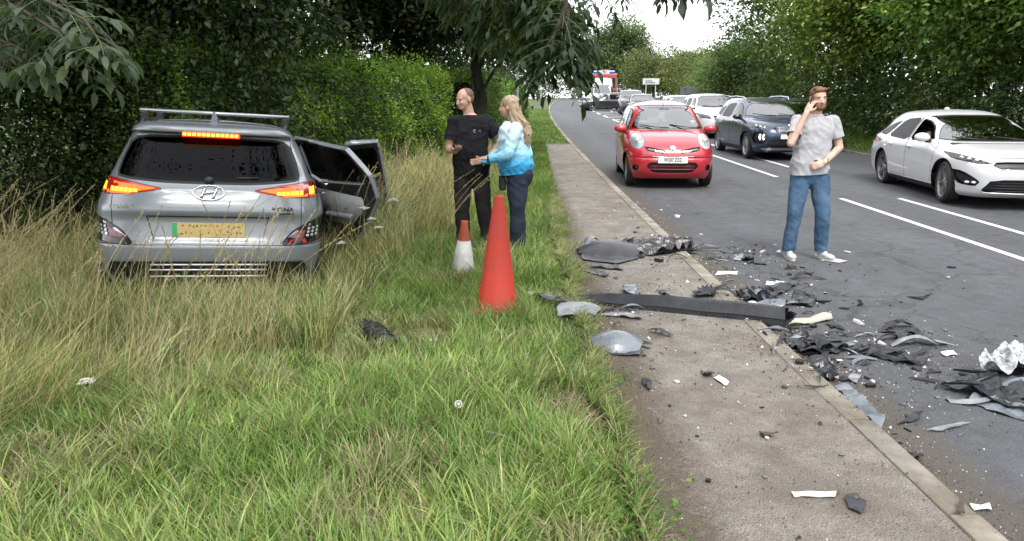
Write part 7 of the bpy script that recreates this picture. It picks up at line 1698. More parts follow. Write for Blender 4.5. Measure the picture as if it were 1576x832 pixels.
# ---- blonde woman with her back half turned to us
def woman():
    X, Y = .05, 7.86; r = empty('person', (X, Y, verge_z(X, Y)), (0, 0, 0), 'woman with long blonde hair, blue ombre jumper and dark jeans, half turned away', 'person')
    yaw = R(-115)        # faces left and slightly away
    hip, chest = V3(.0, 0, .90), V3(-.03, .01, 1.28); shA, shB = V3(-.01, -.16, 1.36), V3(-.09, .16, 1.36)
    elA, wrA = V3(-.10, -.26, 1.10), V3(-.29, -.22, 1.06); elB, wrB = V3(-.17, .17, 1.10), V3(-.36, .05, 1.02)
    hA, kA, aA = V3(.01, -.08, .88), V3(.0, -.09, .47), V3(-.02, -.07, .10); hB, kB, aB = V3(-.01, .09, .88), V3(.015, .08, .47), V3(.05, .07, .10)
    hp, Q, hc = head_prims((-.085, -.005, 1.585), R(-105), R(4), 0)
    body = link('body', blob('body', torso_prims(hip, chest, yaw, .95) + [('c', V3(-.04, 0, 1.38), V3(-.065, 0, 1.53), .050, .048)] + hp + limb3(shA, elA, wrA, (.046, .038, .026)) + limb3(shB, elB, wrB, (.046, .038, .026)) + hand_prims(wrA, V3(-1, .1, .05), V3(0, 0, -1), .5, .2, -1, .9) + hand_prims(wrB, V3(-1, -.3, -.1), V3(0, -1, 0), .4, .2, 1, .9) + limb3(hA, kA, aA, (.09, .055, .035)) + limb3(hB, kB, aB, (.09, .055, .035)), .0065, 3), r, M['skin'])
    face_bits(r, body, Q, hc, None)
    def e(p_, rr): return ('e', hc + Q @ Vector(p_), rr, Q)
    hr = [e((0, .025, .035), (.088, .100, .080)), e((0, .07, -.03), (.086, .062, .10))]
    r7 = random.Random(4)
    for k in range(70):     # long loose locks down the back
        a = r7.uniform(-1.9, 1.9); st = hc + Q @ V3(.078 * math.sin(a), .045 + .052 * math.cos(a), r7.uniform(-.02, .05)); ln = r7.uniform(.28, .47) * (1 if abs(a) < 1.3 else .75); sw = V3(r7.uniform(.02, .14), r7.uniform(-.04, .04), 0)
        p1 = st + sw * .4 + V3(0, 0, -ln * .4); p2 = st + sw + V3(.02, 0, -ln * .75); p3 = st + sw * .8 + V3(.015, r7.uniform(-.02, .02), -ln); rr = r7.uniform(.009, .017); hr += [('c', st, p1, rr * .9, rr), ('c', p1, p2, rr, rr * .8), ('c', p2, p3, rr * .8, .006)]
    link('hair', blob('hair', hr, .0065, 1, []), r, M['blonde'])
    sw = torso_prims(hip + V3(0, 0, .03), chest, yaw, .96, .040, .015, .028) + limb3(shA, elA, wrA + V3(.03, 0, 0), (.068, .060, .040)) + limb3(shB, elB, wrB + V3(.03, 0, 0), (.068, .060, .040))
    link('jumper', blob('jumper', sw, .008, 4, [((0, 0, .90), (.12, 0, -1)), ((0, 0, 1.435), (0, 0, 1))], (), .018, 41), r, M['ombre'])
    j = [('e', V3(.015, 0, .88), (.155, .185, .13))] + leg_t(hA, kA, aA, .112, .072, .050) + leg_t(hB, kB, aB, .112, .072, .050) + [('e', V3(.055, 0, .86), (.115, .16, .12), None)]
    link('jeans', blob('jeans', j, .008, 3, [((0, 0, .10), (0, 0, -1))], (), .010, 51), r, M['dark_jeans'])
    shoe(r, (aA.x, aA.y, .1), (-1, -.25), M['brown_boot'], M['black'], boot=.05); shoe(r, (aB.x, aB.y, .1), (-1, .1), M['brown_boot'], M['black'], boot=.05)
    bm = bmesh.new(); pts = [wrA + V3(-.005, 0, 0) + V3(0, .033 * math.cos(a), .033 * math.sin(a)) for a in [2 * PI * k / 14 for k in range(15)]]; add_tube(bm, pts, .008, 5, cap=False); link('watch', bm_mesh(bm, 'watch'), r, M['gloss_black'])
    return r
r3 = woman()
t = empty('handbag', (r3.location.x - .15, r3.location.y - .02, r3.location.z + .72), (0, 0, .1), 'small dark handbag hanging in front of the blonde woman', 'bag')
bm = bmesh.new(); add_box(bm, (-.035, -.08, 0), (.035, .08, .15), .025); link('bag_body', bm_mesh(bm, 'bag', True), t, M['interior'])
bm = bmesh.new(); add_tube(bm, [(0, -.07, .14), (.05, -.10, .42), (.10, -.10, .66), (.14, -.05, .78), (.14, .07, .78), (.06, .10, .5), (0, .07, .14)], .007, 6); link('strap', bm_mesh(bm, 'strap'), t, M['interior'])

# ---- two people seen only through car windows
def seated(label, parent_mat, loc, rotz, hc_, arm, shirt, skin=M['skin'], hairm=M['crop'], sleeves=False):
    r = empty('person', loc, (0, 0, rotz), label, 'person'); hip, chest = V3(0, .0, .12), V3(0, .06, .52)
    hp, Q, hc = head_prims(hc_, 0, R(4), 0)
    body = link('body', blob('body', torso_prims(hip, chest, 0, .95) + [('c', V3(0, .06, .60), V3(hc.x, hc.y + .01, hc.z - .05), .056, .054)] + hp + arm + limb3(V3(-.1, 0, .08), V3(-.13, -.42, .14), V3(-.13, -.55, -.22), (.08, .06, .04)) + limb3(V3(.1, 0, .08), V3(.13, -.42, .14), V3(.13, -.55, -.22), (.08, .06, .04)), .009, 3), r, skin)
    face_bits(r, body, Q, hc, None)
    link('hair', blob('hair', [('e', hc + V3(0, .03, .035), (.080, .092, .078), None), ('e', hc + V3(0, .05, 0), (.076, .06, .065), None)], .009, 1, [(hc + V3(0, -.045, .03), V3(0, -1, -.2))]), r, hairm)
    link('top', blob('top', torso_prims(hip, chest, 0, 1.0, .02) + ([] if not sleeves else [('c', V3(-.19, .02, .58), V3(-.22, -.10, .32), .07, .06), ('c', V3(-.22, -.10, .32), V3(-.15, -.27, .27), .058, .045), ('c', V3(.19, .02, .58), V3(.22, -.12, .32), .07, .06), ('c', V3(.22, -.12, .32), V3(.13, -.29, .27), .058, .045)]) + [('c', V3(-.15, .05, .62), V3(.15, .05, .62), .06, .06)], .010, 3, [((0, 0, .665), (0, 0, 1))]), r, shirt)
    link('trousers', blob('trousers', [('e', V3(0, 0, .10), (.18, .14, .10), None)] + limb3(V3(-.1, 0, .08), V3(-.13, -.42, .14), V3(-.13, -.55, -.22), (.095, .075, .05)) + limb3(V3(.1, 0, .08), V3(.13, -.42, .14), V3(.13, -.55, -.22), (.095, .075, .05)), .010, 3), r, M['black_trousers']); return r
def in_car(root, p):         # a point given in car space, in the world
    bpy.context.view_layer.update(); return root.matrix_world @ Vector(p)
q_ = in_car(WHITE, (.02, -.36, .42)); arm = limb3(V3(-.20, .02, .58), V3(-.36, -.06, .42), V3(-.30, -.30, .50), (.05, .043, .03)) + hand_prims(V3(-.30, -.30, .50), V3(.15, -1, .1), V3(0, 0, -1), .5, .2, -1) + limb3(V3(.20, .02, .58), V3(.24, -.15, .38), V3(.12, -.38, .48), (.05, .043, .03)) + hand_prims(V3(.12, -.38, .48), V3(-.2, -1, .1), V3(0, 0, -1), .8, .1, 1)
seated('driver of the white estate car with a bare arm at the open window', None, q_, WHITE.rotation_euler.z + R(90), (0, .03, .76), arm, M['black_shirt'])
q_ = in_car(KONA, (.22, -.80, .34)); arm = limb3(V3(-.20, .02, .58), V3(-.22, -.10, .32), V3(-.14, -.30, .26), (.05, .043, .03)) + hand_prims(V3(-.14, -.30, .26), V3(.2, -1, 0), V3(0, 0, -1), .6, .2, -1) + limb3(V3(.20, .02, .58), V3(.22, -.12, .32), V3(.12, -.32, .26), (.05, .043, .03)) + hand_prims(V3(.12, -.32, .26), V3(-.2, -1, 0), V3(0, 0, -1), .6, .2, 1)
seated('person sitting inside the open rear door of the crashed car, seen through glass', None, q_, KONA.rotation_euler.z, (0, -.17, .70), arm, M['black_shirt'], sleeves=True)
# ================================================================ WRECKAGE ON THE PATH AND THE ROAD
M['wreck_black'] = varied('torn_black_plastic', (.008, .008, .010), (.020, .020, .023), 9, .26, .004, 60)
M['wreck_dark'] = varied('scuffed_dark_plastic', (.011, .012, .015), (.028, .031, .038), 7, .34, .003, 60)
M['wreck_grey'] = varied('scuffed_grey_panel', (.085, .10, .12), (.17, .19, .215), 6, .3, .002, 50, coat=.4)
M['wreck_silver'] = varied('torn_silver_panel', (.30, .31, .33), (.15, .16, .17), 8, .4, .002, 50, metal=.3)
M['wreck_white'] = varied('broken_white_plastic', (.66, .66, .65), (.52, .52, .51), 9, .55)
M['foil'] = varied('crazed_white_lens', (.62, .64, .67), (.10, .105, .115), 34, .3, .01, 120)
M['tin'] = varied('beige_torn_metal', (.46, .42, .34), (.34, .32, .27), 10, .5, .003, 60)
M['brown_bit'] = varied('muddy_fragment', (.05, .040, .034), (.09, .07, .055), 12, .8)
def gz(x, y):                # what a thing lying at (x, y) lies on
    k = x - cx(y)
    if k < .5: return verge_z(x, y)
    if k < KX - .125: return g(y) + .056
    if k < KX: return g(y) + .064
    return g(y) + .001
def sheet(name, poly, th, fn, m, parent=None, cell=.03, jag=.35, seed=0, loc=(0, 0, 0), rot=0.0, mats=None):
    """torn sheet with a sharp broken outline, lifted by fn(x, y)"""
    r_ = random.Random(seed); P = poly if area2(poly) > 0 else poly[::-1]; Q = []
    size = math.sqrt(abs(area2(P)) / 2)
    for i in range(len(P)):                            # break each edge into uneven, spiky steps
        a, b = P[i], P[(i + 1) % len(P)]; L_ = math.hypot(b[0] - a[0], b[1] - a[1]); n = max(1, int(L_ / (cell * 2.2))); Q.append(a)
        for k in range(1, n):
            t = (k + r_.uniform(-.3, .3)) / n; d = r_.uniform(-1, .45) * min(.03, size * .14) * (1 if r_.random() < .6 else .2)
            Q.append((a[0] + (b[0] - a[0]) * t - (b[1] - a[1]) / L_ * -d * -1, a[1] + (b[1] - a[1]) * t + (b[0] - a[0]) / L_ * -d * -1 * -1))
    x0 = min(p[0] for p in Q) - .002; x1 = max(p[0] for p in Q) + .002; y0 = min(p[1] for p in Q) - .002; y1 = max(p[1] for p in Q) + .002
    nx = min(40, max(3, int((x1 - x0) / cell))); ny = min(30, max(3, int((y1 - y0) / cell))); bm = bmesh.new()
    G = [[bm.verts.new((x0 + (x1 - x0) * i / nx, y0 + (y1 - y0) * j / ny, 0)) for i in range(nx + 1)] for j in range(ny + 1)]
    for j in range(ny):
        for i in range(nx): bm.faces.new((G[j][i], G[j][i + 1], G[j + 1][i + 1], G[j + 1][i]))
    bm.normal_update(); C = Cutter(bm); hit = set(C.cut('z', 1, Q, 'keep'))
    bmesh.ops.delete(bm, geom=[f for f in bm.faces if f not in hit], context='FACES')
    for v in bm.verts: v.co.z = max(0.0, fn(v.co.x, v.co.y))
    bmesh.ops.triangulate(bm, faces=bm.faces[:])
    lo = min((v.co.z for v in bm.verts), default=0)
    for v in bm.verts: v.co.z -= lo - th - .001
    bm.normal_update(); bmesh.ops.solidify(bm, geom=bm.faces[:], thickness=th)
    bmesh.ops.recalc_face_normals(bm, faces=bm.faces[:])
    o = link(name, bm_mesh(bm, name), parent, m); o.location = loc; o.rotation_euler = (0, 0, rot); return o
def nz3(x, y, s, k=0): return noise.noise(Vector((x * s, y * s, k * 7.7)))
def place(px, py): p = at(px, py, .05 if at(px, py).x < KX else 0); return (p.x, p.y, gz(p.x, p.y) + .001)
def pxpoly(pts):             # outline traced on the ground, relative to its middle
    W = [at(a, b, .05 if at(a, b).x < KX else 0) for a, b in pts]; c = sum(W, Vector()) / len(W); return [(w.x - c.x, w.y - c.y) for w in W], c
def traced(label, pts, th, fn, m, seed, name='wreckage', cat='car part', cell=.025, jag=.3, lift=0, group=None):
    P, c = pxpoly(pts); z = max(gz(c.x, c.y), max(gz(c.x + a, c.y + b) for a, b in P) - .02 if lift == 0 else -9) + .001 + max(0, lift)
    o = sheet(name, P, th, fn, m, None, cell, jag, seed, (c.x, c.y, z)); return tag(o, label, cat, group)
# 1. the long sill trim lying across path and kerb
def sill():
    a, b = at(876, 462, .05), at(1206, 506); a = Vector((a.x, a.y, gz(a.x, a.y) + .004)); b = Vector((b.x, b.y, gz(b.x, b.y) + .025)); L_ = (b - a).length; t = (b - a).normalized(); s = Vector((t.y, -t.x, 0)).normalized()   # s points to the camera
    root = empty('sill_trim', a, (0, 0, 0), 'very long black car sill trim lying across the path and over the kerb', 'car part'); K = 46
    def sect(u):
        w = .090 * (.66 + .34 * min(1, u * 6)) * (1 + .03 * math.sin(u * 9)); h = .105 * (.62 + .38 * min(1, u * 5)) * (1.0 + .40 * u); tw = .10 * math.sin(u * 3)
        return [(-w * .55, .0), (-w * .50, h * .45), (-w * .30, h * (.92 + tw)), (w * .05, h * (1 + tw)), (w * .16, h * .97), (w * .52, h * .42), (w * .50, h * .36), (w * .60, h * .05), (w * .55, .0)]
    def prof(u): return a.lerp(b, u) + Vector((0, 0, .012 * math.sin(u * PI) + .003 * math.sin(u * 17))) + s * (.010 * math.sin(u * PI * 1.2))
    for part, idx, mm in (('top_skin', (0, 1, 2, 3, 4, 5), 'wreck_dark'), ('lower_lip', (5, 6, 7, 8, 0), 'wreck_black')):
        bm = bmesh.new(); rings = []
        for i in range(K + 1):
            u = i / K; c = prof(u) - a; S_ = sect(u); jag = (rnd.uniform(-.02, .03) if i in (0, K) else 0)
            rings.append([bm.verts.new(c + s * S_[k][0] + Vector((0, 0, S_[k][1])) + t * (jag + (rnd.uniform(-.02, .02) if i in (0, K) else 0))) for k in idx])
        for r0, r1 in zip(rings, rings[1:]):
            for k in range(len(idx) - 1): f = bm.faces.new((r0[k], r1[k], r1[k + 1], r0[k + 1]))
        bmesh.ops.recalc_face_normals(bm, faces=bm.faces[:]); o = link(part, bm_mesh(bm, part), root, M[mm]); md = o.modifiers.new('skin', 'SOLIDIFY'); md.thickness = .003
    e = prof(1) - a
    for k in range(5):
        bm = bmesh.new(); ln = rnd.uniform(.05, .12); q = e + s * rnd.uniform(-.06, .06) + Vector((0, 0, rnd.uniform(.01, .09))); d = (t * rnd.uniform(.3, 1) + Vector((0, 0, rnd.uniform(-.4, .6))) + s * rnd.uniform(-.5, .5)).normalized()
        w = s.cross(d).normalized() * rnd.uniform(.012, .03); vs = [bm.verts.new(q - w), bm.verts.new(q + w), bm.verts.new(q + d * ln * .7 + w * .9 + Vector((0, 0, .01))), bm.verts.new(q + d * ln), bm.verts.new(q + d * ln * .6 - w)]; bm.faces.new(vs)
        o = link('torn_flap', bm_mesh(bm, 'flap'), root, M['wreck_black']); md = o.modifiers.new('skin', 'SOLIDIFY'); md.thickness = .004
sill()
# 2..: larger torn pieces, outlines taken where they lie
def dome(h, rx, ry, k=0, s=9, n=.3): return lambda x, y: h * (max(0, 1 - (x / rx) ** 2 - (y / ry) ** 2) * (1 + n * nz3(x, y, s * .5, k)) + .22 * abs(nz3(x * 1.5, y, s * .3, k + 1)))
def folds(h, s, k=0, b=0.0): return lambda x, y: b + h * (1.1 * abs(nz3(x + y * .6, y * 2.2 - x, s * .55, k)) + .55 * max(0, nz3(x, y, s * .4, k + 9))) + h * .10 * abs(nz3(x, y, s * 3, k + 3))
traced('torn black bumper shell curled up on the path, left half near the turf', [(884, 380), (900, 402), (950, 408), (992, 397), (985, 382), (960, 374), (930, 384)], .004, dome(.12, .44, .30, 1, 4, .25), M['wreck_dark'], 1)
traced('black ragged bumper lattice on the path reaching the kerb', [(955, 378), (985, 396), (1030, 392), (1068, 388), (1058, 376), (1010, 371)], .004, lambda x, y: .02 + .07 * abs(nz3(x, y, 7, 2)) + .03 * math.sin(y * 60), M['wreck_black'], 2)
traced('dark strip bridging the path and the kerb beside the black bumper lattice', [(975, 400), (1060, 394), (1085, 384), (1062, 384), (1010, 394)], .006, folds(.03, 5, 4), M['wreck_black'], 3, cell=.02)
traced('thin dark piece in front of the torn black bumper shell', [(908, 414), (958, 417), (950, 411), (915, 410)], .004, folds(.03, 9, 5), M['wreck_black'], 4)
traced('curled black strip pointing to the torn bumper from below', [(898, 418), (930, 428), (938, 424), (912, 416)], .004, folds(.03, 9, 6), M['wreck_black'], 5)
traced('bluish silver torn wing piece at the path edge below the long trim, lower of two', [(908, 535), (925, 547), (978, 548), (990, 536), (965, 524), (935, 520), (915, 528)], .005, dome(.10, .24, .15, 7, 5, .15), M['wreck_grey'], 7)
traced('black underside strip beneath the bluish silver wing piece', [(912, 548), (985, 550), (990, 541), (950, 547), (915, 543)], .005, folds(.03, 9, 8), M['wreck_black'], 8)
traced('pale silver crumpled pieces at the turf edge just below the long trim', [(858, 488), (905, 492), (925, 483), (900, 470), (872, 470), (862, 478)], .004, dome(.07, .26, .16, 9, 6, .2), M['wreck_silver'], 9)
traced('thin silver blade lying right of the pale crumpled pieces', [(920, 486), (988, 494), (985, 487), (940, 482)], .004, folds(.02, 8, 10), M['wreck_silver'], 10)
traced('black wiry strip over the turf edge left of the long trim', [(812, 462), (860, 468), (905, 480), (902, 474), (860, 462), (815, 458)], .006, folds(.05, 6, 11, .03), M['wreck_black'], 11, lift=.05)
traced('small white crumpled scrap at the turf edge beside the black wiry strip', [(810, 454), (812, 461), (824, 461), (823, 453)], .004, folds(.03, 18, 12), M['wreck_white'], 12, lift=.06)
traced('black bracket on the path above the right end of the long trim', [(1065, 455), (1072, 461), (1100, 460), (1098, 447), (1080, 447)], .004, folds(.09, 14, 13), M['wreck_black'], 13)
traced('grey square scrap leaning on the upper side of the long trim', [(960, 455), (962, 441), (978, 441), (978, 457)], .004, folds(.06, 9, 14), M['wreck_grey'], 14)
traced('bent black hook-like bit on the path above the middle of the long trim', [(1012, 449), (1030, 464), (1036, 461), (1024, 450)], .005, folds(.05, 12, 15), M['wreck_dark'], 15)
traced('tangle of broken grille slats on the road above the end of the long trim', [(1130, 452), (1160, 470), (1190, 468), (1195, 450), (1165, 446)], .004, lambda x, y: .02 + .05 * abs(nz3(x, y, 12, 16)) + .02 * math.sin(x * 90), M['wreck_dark'], 16)
traced('grey triangular flap pointing right above the broken slats', [(1180, 468), (1232, 436), (1222, 434), (1180, 448), (1168, 458)], .004, folds(.06, 6, 17), M['wreck_dark'], 17)
traced('pale blue-grey ribbed piece behind the end of the long trim', [(1168, 482), (1206, 480), (1210, 466), (1180, 462), (1166, 470)], .005, folds(.07, 9, 18), M['wreck_grey'], 18)
traced('black box-like duct on the road right of the broken slats', [(1218, 470), (1250, 474), (1256, 462), (1240, 454), (1222, 452)], .006, lambda x, y: .085 + .03 * nz3(x, y, 12, 19), M['wreck_black'], 19)
traced('beige torn metal strip at the end of the long trim', [(1213, 505), (1222, 494), (1278, 486), (1281, 494), (1245, 500)], .005, folds(.05, 7, 20), M['tin'], 20)
traced('white folded scrap on the road above the broken slats', [(1178, 441), (1180, 435), (1208, 436), (1206, 440), (1192, 439)], .004, folds(.04, 16, 21), M['wreck_white'], 21)
traced('white strip on the road behind the kerb, left of the broken slats', [(1100, 424), (1135, 423), (1136, 418), (1105, 420)], .004, folds(.02, 8, 22), M['wreck_white'], 22)
traced('silver triangle scrap on the road between the kerb and the walking man', [(1128, 402), (1140, 402), (1144, 394), (1136, 395)], .004, folds(.04, 12, 23), M['wreck_silver'], 23)
traced('black chunk on the road next to the silver triangle scrap', [(1142, 402), (1160, 404), (1158, 396), (1145, 395)], .005, folds(.05, 14, 24), M['wreck_black'], 24)
traced('flat dark piece on the road right of the black chunk', [(1160, 407), (1180, 408), (1178, 403), (1164, 402)], .006, folds(.02, 14, 25), M['wreck_black'], 25)
traced('white plastic strip under the toe of the walking man', [(1263, 401), (1290, 405), (1304, 403), (1285, 399)], .005, folds(.015, 8, 26), M['wreck_white'], 26)
traced('black torn mass on the road right of the kerb, left end of the dark row', [(1205, 530), (1235, 548), (1290, 546), (1310, 535), (1270, 522), (1230, 520)], .004, folds(.10, 9, 27), M['wreck_black'], 27)
traced('bluish dark crumpled piece in the middle of the dark row', [(1240, 535), (1270, 545), (1300, 540), (1295, 524), (1265, 524)], .004, folds(.12, 7, 28), M['wreck_dark'], 28)
traced('dark strip joining the dark row to the long bent strip', [(1285, 540), (1335, 545), (1338, 538), (1290, 533)], .005, folds(.06, 9, 29), M['wreck_black'], 29)
traced('long bent dark strip on the road, right end of the dark row', [(1325, 545), (1375, 558), (1415, 566), (1432, 556), (1400, 553), (1360, 543), (1335, 532)], .005, folds(.055, 8, 30, .01), M['wreck_dark'], 30, cell=.02)
traced('black arm-like strip rising behind the long bent strip', [(1345, 532), (1395, 520), (1420, 522), (1418, 514), (1395, 512), (1350, 526)], .006, folds(.07, 7, 31, .01), M['wreck_black'], 31, cell=.02)
traced('small dark pieces heaped against the kerb face', [(1240, 558), (1258, 585), (1290, 590), (1282, 568), (1260, 553)], .005, folds(.07, 15, 32), M['wreck_black'], 32)
traced('pale crumbled scraps beside the kerb below the dark row', [(1252, 552), (1262, 572), (1285, 566), (1275, 554)], .004, folds(.06, 20, 33), M['wreck_silver'], 33)
traced('long pale grey panel strip lying in the gutter against the kerb', [(1284, 596), (1305, 622), (1336, 652), (1356, 668), (1361, 654), (1345, 632), (1318, 604), (1298, 592)], .005, folds(.045, 6, 34, .005), M['wreck_grey'], 34)
traced('grey scrap lying on the road beside the pale gutter strip', [(1302, 585), (1318, 592), (1325, 580), (1312, 576)], .004, folds(.05, 12, 35), M['wreck_silver'], 35)
traced('small black wedge on the road right of the pale gutter strip', [(1380, 655), (1415, 648), (1419, 640), (1405, 641)], .005, folds(.06, 8, 36), M['wreck_black'], 36)
traced('thin silver blade-shaped trim on the road at the right', [(1425, 664), (1450, 665), (1494, 652), (1480, 651), (1450, 658)], .005, folds(.03, 7, 37), M['wreck_silver'], 37)
traced('black splinter lying in the gutter near the lower right', [(1395, 700), (1412, 712), (1420, 708), (1408, 698)], .008, folds(.04, 12, 38), M['wreck_black'], 38)
traced('white broken plate scrap in the gutter at the lower right', [(1492, 779), (1498, 787), (1526, 787), (1522, 781), (1508, 783)], .006, folds(.02, 18, 39), M['wreck_white'], 39)
traced('brown triangular chip on the kerb at the lower right', [(1471, 798), (1484, 801), (1478, 787)], .006, folds(.03, 14, 40), M['brown_bit'], 40)
traced('long flat white plastic strip lying on the path near the bottom', [(1217, 760), (1222, 768), (1285, 768), (1287, 760)], .004, folds(.006, 12, 41), M['wreck_white'], 41, cell=.015, jag=.1)
traced('dark grey ragged fragment on the path beside the flat white strip', [(1300, 770), (1306, 786), (1325, 794), (1333, 780), (1318, 768)], .006, folds(.035, 14, 42), M['wreck_dark'], 42)
traced('brown star-shaped scrap in the middle of the path', [(1168, 668), (1175, 676), (1197, 674), (1180, 668)], .006, folds(.035, 14, 43), M['brown_bit'], 43)
traced('curved dark scrap with a pale tail on the path below the silver wing piece', [(1078, 574), (1086, 584), (1100, 582), (1095, 577)], .006, folds(.05, 14, 44), M['brown_bit'], 44)
traced('translucent pale sliver on the path behind the curved dark scrap', [(1098, 584), (1118, 597), (1122, 590), (1106, 580)], .003, folds(.02, 9, 45), M['wreck_white'], 45)
traced('dark upright scrap near the turf edge in the middle of the path side', [(988, 592), (1000, 604), (1003, 592), (996, 586)], .006, folds(.06, 14, 46), M['wreck_dark'], 46)
traced('thin dark curved twig-like trim on the road beyond the long bent strip', [(1395, 458), (1420, 462), (1434, 453), (1416, 458)], .006, folds(.02, 9, 47), M['wreck_black'], 47, cell=.015)
traced('white splinters on the road at the right, behind the crumpled panel', [(1447, 544), (1452, 549), (1474, 548), (1466, 544)], .005, folds(.03, 14, 48), M['wreck_white'], 48)
traced('dark scrap on the road between the slats and the dark row', [(1270, 500), (1300, 510), (1296, 503), (1278, 498)], .006, folds(.03, 12, 49), M['wreck_black'], 49)
traced('dark curved scrap on the road right of the dark scrap, near the black arm', [(1352, 512), (1380, 514), (1372, 507)], .006, folds(.03, 12, 50), M['wreck_black'], 50)
# silver filter-like can by the broken slats
x, y, z = place(1158, 479); t = empty('metal_can', (x, y, z), (R(8), R(-6), 0), 'short silver metal can beside the broken slats at the kerb', 'car part')
bm = bmesh.new(); add_lathe(bm, [(.0, .0), (.040, .0), (.042, .006), (.042, .055), (.045, .060), (.045, .068), (.038, .078), (.02, .082), (0, .082)], 20); link('can_body', bm_mesh(bm, 'can', True), t, M['alu'])
bm = bmesh.new(); add_lathe(bm, [(.0455, .024), (.0455, .034), (.0445, .036)], 20); link('band', bm_mesh(bm, 'band', True), t, M['wreck_black'])
# crumpled front corner at the right edge
P_, c = pxpoly([(1448, 598), (1490, 610), (1530, 625), (1600, 648), (1680, 660), (1690, 590), (1620, 560), (1560, 575), (1500, 588)])
root = empty('crumpled_bumper', (c.x, c.y, .002), (0, 0, 0), 'big crumpled dark and grey bumper corner with crazed white lamp glass at the right edge', 'car part')
sheet('bumper_skin', [(a, b) for a, b in P_], .005, lambda x, y: .05 + .16 * abs(nz3(x, y, 4, 60)) + .06 * abs(nz3(x, y, 11, 61)), M['wreck_dark'], root, .022, .3, 60)
P2, c2 = pxpoly([(1500, 590), (1540, 612), (1600, 630), (1640, 600), (1560, 580)]); sheet('inner_lattice', P2, .005, lambda x, y: .12 + .10 * abs(nz3(x, y, 9, 62)), M['wreck_black'], root, .02, .45, 62, (c2.x - c.x, c2.y - c.y, 0))
P2, c2 = pxpoly([(1500, 600), (1545, 622), (1600, 640), (1590, 648), (1530, 632), (1480, 612)]); sheet('torn_skin', P2, .004, lambda x, y: .03 + .10 * abs(nz3(x, y, 6, 63)), M['wreck_grey'], root, .02, .3, 63, (c2.x - c.x, c2.y - c.y - .06, 0))
P2, c2 = pxpoly([(1502, 580), (1520, 590), (1580, 592), (1660, 580), (1640, 556), (1570, 560), (1530, 568)]); sheet('crazed_lens', P2, .004, lambda x, y: .17 * abs(nz3(x, y, 5, 64)) + .10 * abs(nz3(x, y, 13, 65)) + .08 * max(0, y + .15), M['foil'], root, .016, .3, 64, (c2.x - c.x, c2.y - c.y, .05))
for k, pts in enumerate(([(1466, 578), (1492, 588), (1515, 594)], [(1470, 596), (1500, 604), (1530, 600)], [(1448, 600), (1480, 606), (1505, 615)])):
    w_ = [Vector(place(*q)) + Vector((0, 0, .04 + .03 * i)) - root.location for i, q in enumerate(pts)]; bm = bmesh.new(); add_tube(bm, w_, [.006, .012, .014], 6); link('loose_strut', bm_mesh(bm, 'strut'), root, M['wreck_black'])
# thing like a strip of tyre tread in the turf
a = at(548, 503); b2 = at(598, 536); root = empty('tread_strip', (a.x, a.y, verge_z(a.x, a.y) + .03), (0, 0, 0), 'ribbed black rubber-like strip half sunk in the turf in front of the car', 'car part'); d = Vector((b2.x - a.x, b2.y - a.y, 0))
bm = bmesh.new(); L_ = d.length; t = d.normalized(); s = Vector((-t.y, t.x, 0)); K = 14; prev = None
for i in range(K + 1):
    u = i / K; c0 = d * u + Vector((0, 0, .05 * math.sin(u * PI))); rg = [bm.verts.new(c0 + s * .085 * q + Vector((0, 0, .045 * math.cos(q * 1.4)))) for q in (-1, -.6, -.2, .2, .6, 1)]
    if prev:
        for k in range(5): bm.faces.new((prev[k], rg[k], rg[k + 1], prev[k + 1]))
    prev = rg
o = link('back', bm_mesh(bm, 'back', True), root, M['wreck_dark']); md = o.modifiers.new('t', 'SOLIDIFY'); md.thickness = .008
for i in range(9):
    u = (i + .6) / 10; c0 = d * u + Vector((0, 0, .05 * math.sin(u * PI))); bm = bmesh.new(); add_tube(bm, [c0 + s * .085 * q + Vector((0, 0, .045 * math.cos(q * 1.4) + .003)) for q in (-.95, -.5, 0, .5, .95)], .006, 6); link('rib', bm_mesh(bm, 'rib'), root, M['wreck_black'])
# litter in the turf
def upright(px, py, h=0.0): p = at(px, py); return Vector((p.x, p.y, verge_z(p.x, p.y) + h))
q = upright(706, 668, .17); t = empty('plastic_cap', q, (R(50), R(10), 0), 'white plastic cap with a dark ring lying on the green turf', 'litter'); bm = bmesh.new(); add_lathe(bm, [(0, .0), (.020, .0), (.021, .004), (.021, .028), (.018, .032), (0, .032)], 20); link('cap', bm_mesh(bm, 'cap', True), t, M['wreck_white'])
bm = bmesh.new(); add_lathe(bm, [(.010, .0325), (.010, .034), (.014, .034), (.014, .0325)], 20); link('ring', bm_mesh(bm, 'ring'), t, M['black'])
bm = bmesh.new(); add_box(bm, (-.025, -.012, 0), (.028, .012, .012), .004, Matrix.Rotation(.4, 4, 'Z')); tag(link('white_scrap', bm_mesh(bm, 'scrap'), None, M['wreck_white'], loc=upright(667, 530, .03)), 'small white scrap on the bare patch in the turf', 'litter')
bm = bmesh.new(); vs = [bm.verts.new(v) for v in ((-.05, .03, .02), (-.02, .045, .04), (.02, .0, .02), (.06, -.02, .035), (.05, -.04, .0), (.0, -.02, .0), (-.04, .005, .0))]; bm.faces.new(vs); bmesh.ops.triangulate(bm, faces=bm.faces[:])
o = tag(link('clear_film', bm_mesh(bm, 'film'), None, M['wreck_silver'], loc=upright(750, 700, .10)), 'crumpled clear plastic film in the turf at lower centre', 'litter'); md = o.modifiers.new('t', 'SOLIDIFY'); md.thickness = .003
bm = bmesh.new(); add_tube(bm, [(-.07, .05, .0), (0, 0, .012), (.09, -.035, .0)], [.0035, .0045, .003], 6); tag(link('straw_stalk', bm_mesh(bm, 'stalk'), None, M['straw'] if 'straw' in M else M['tin'], loc=upright(760, 708, .13)), 'thick yellow dry stalk across the clear film in the turf', 'stalk')
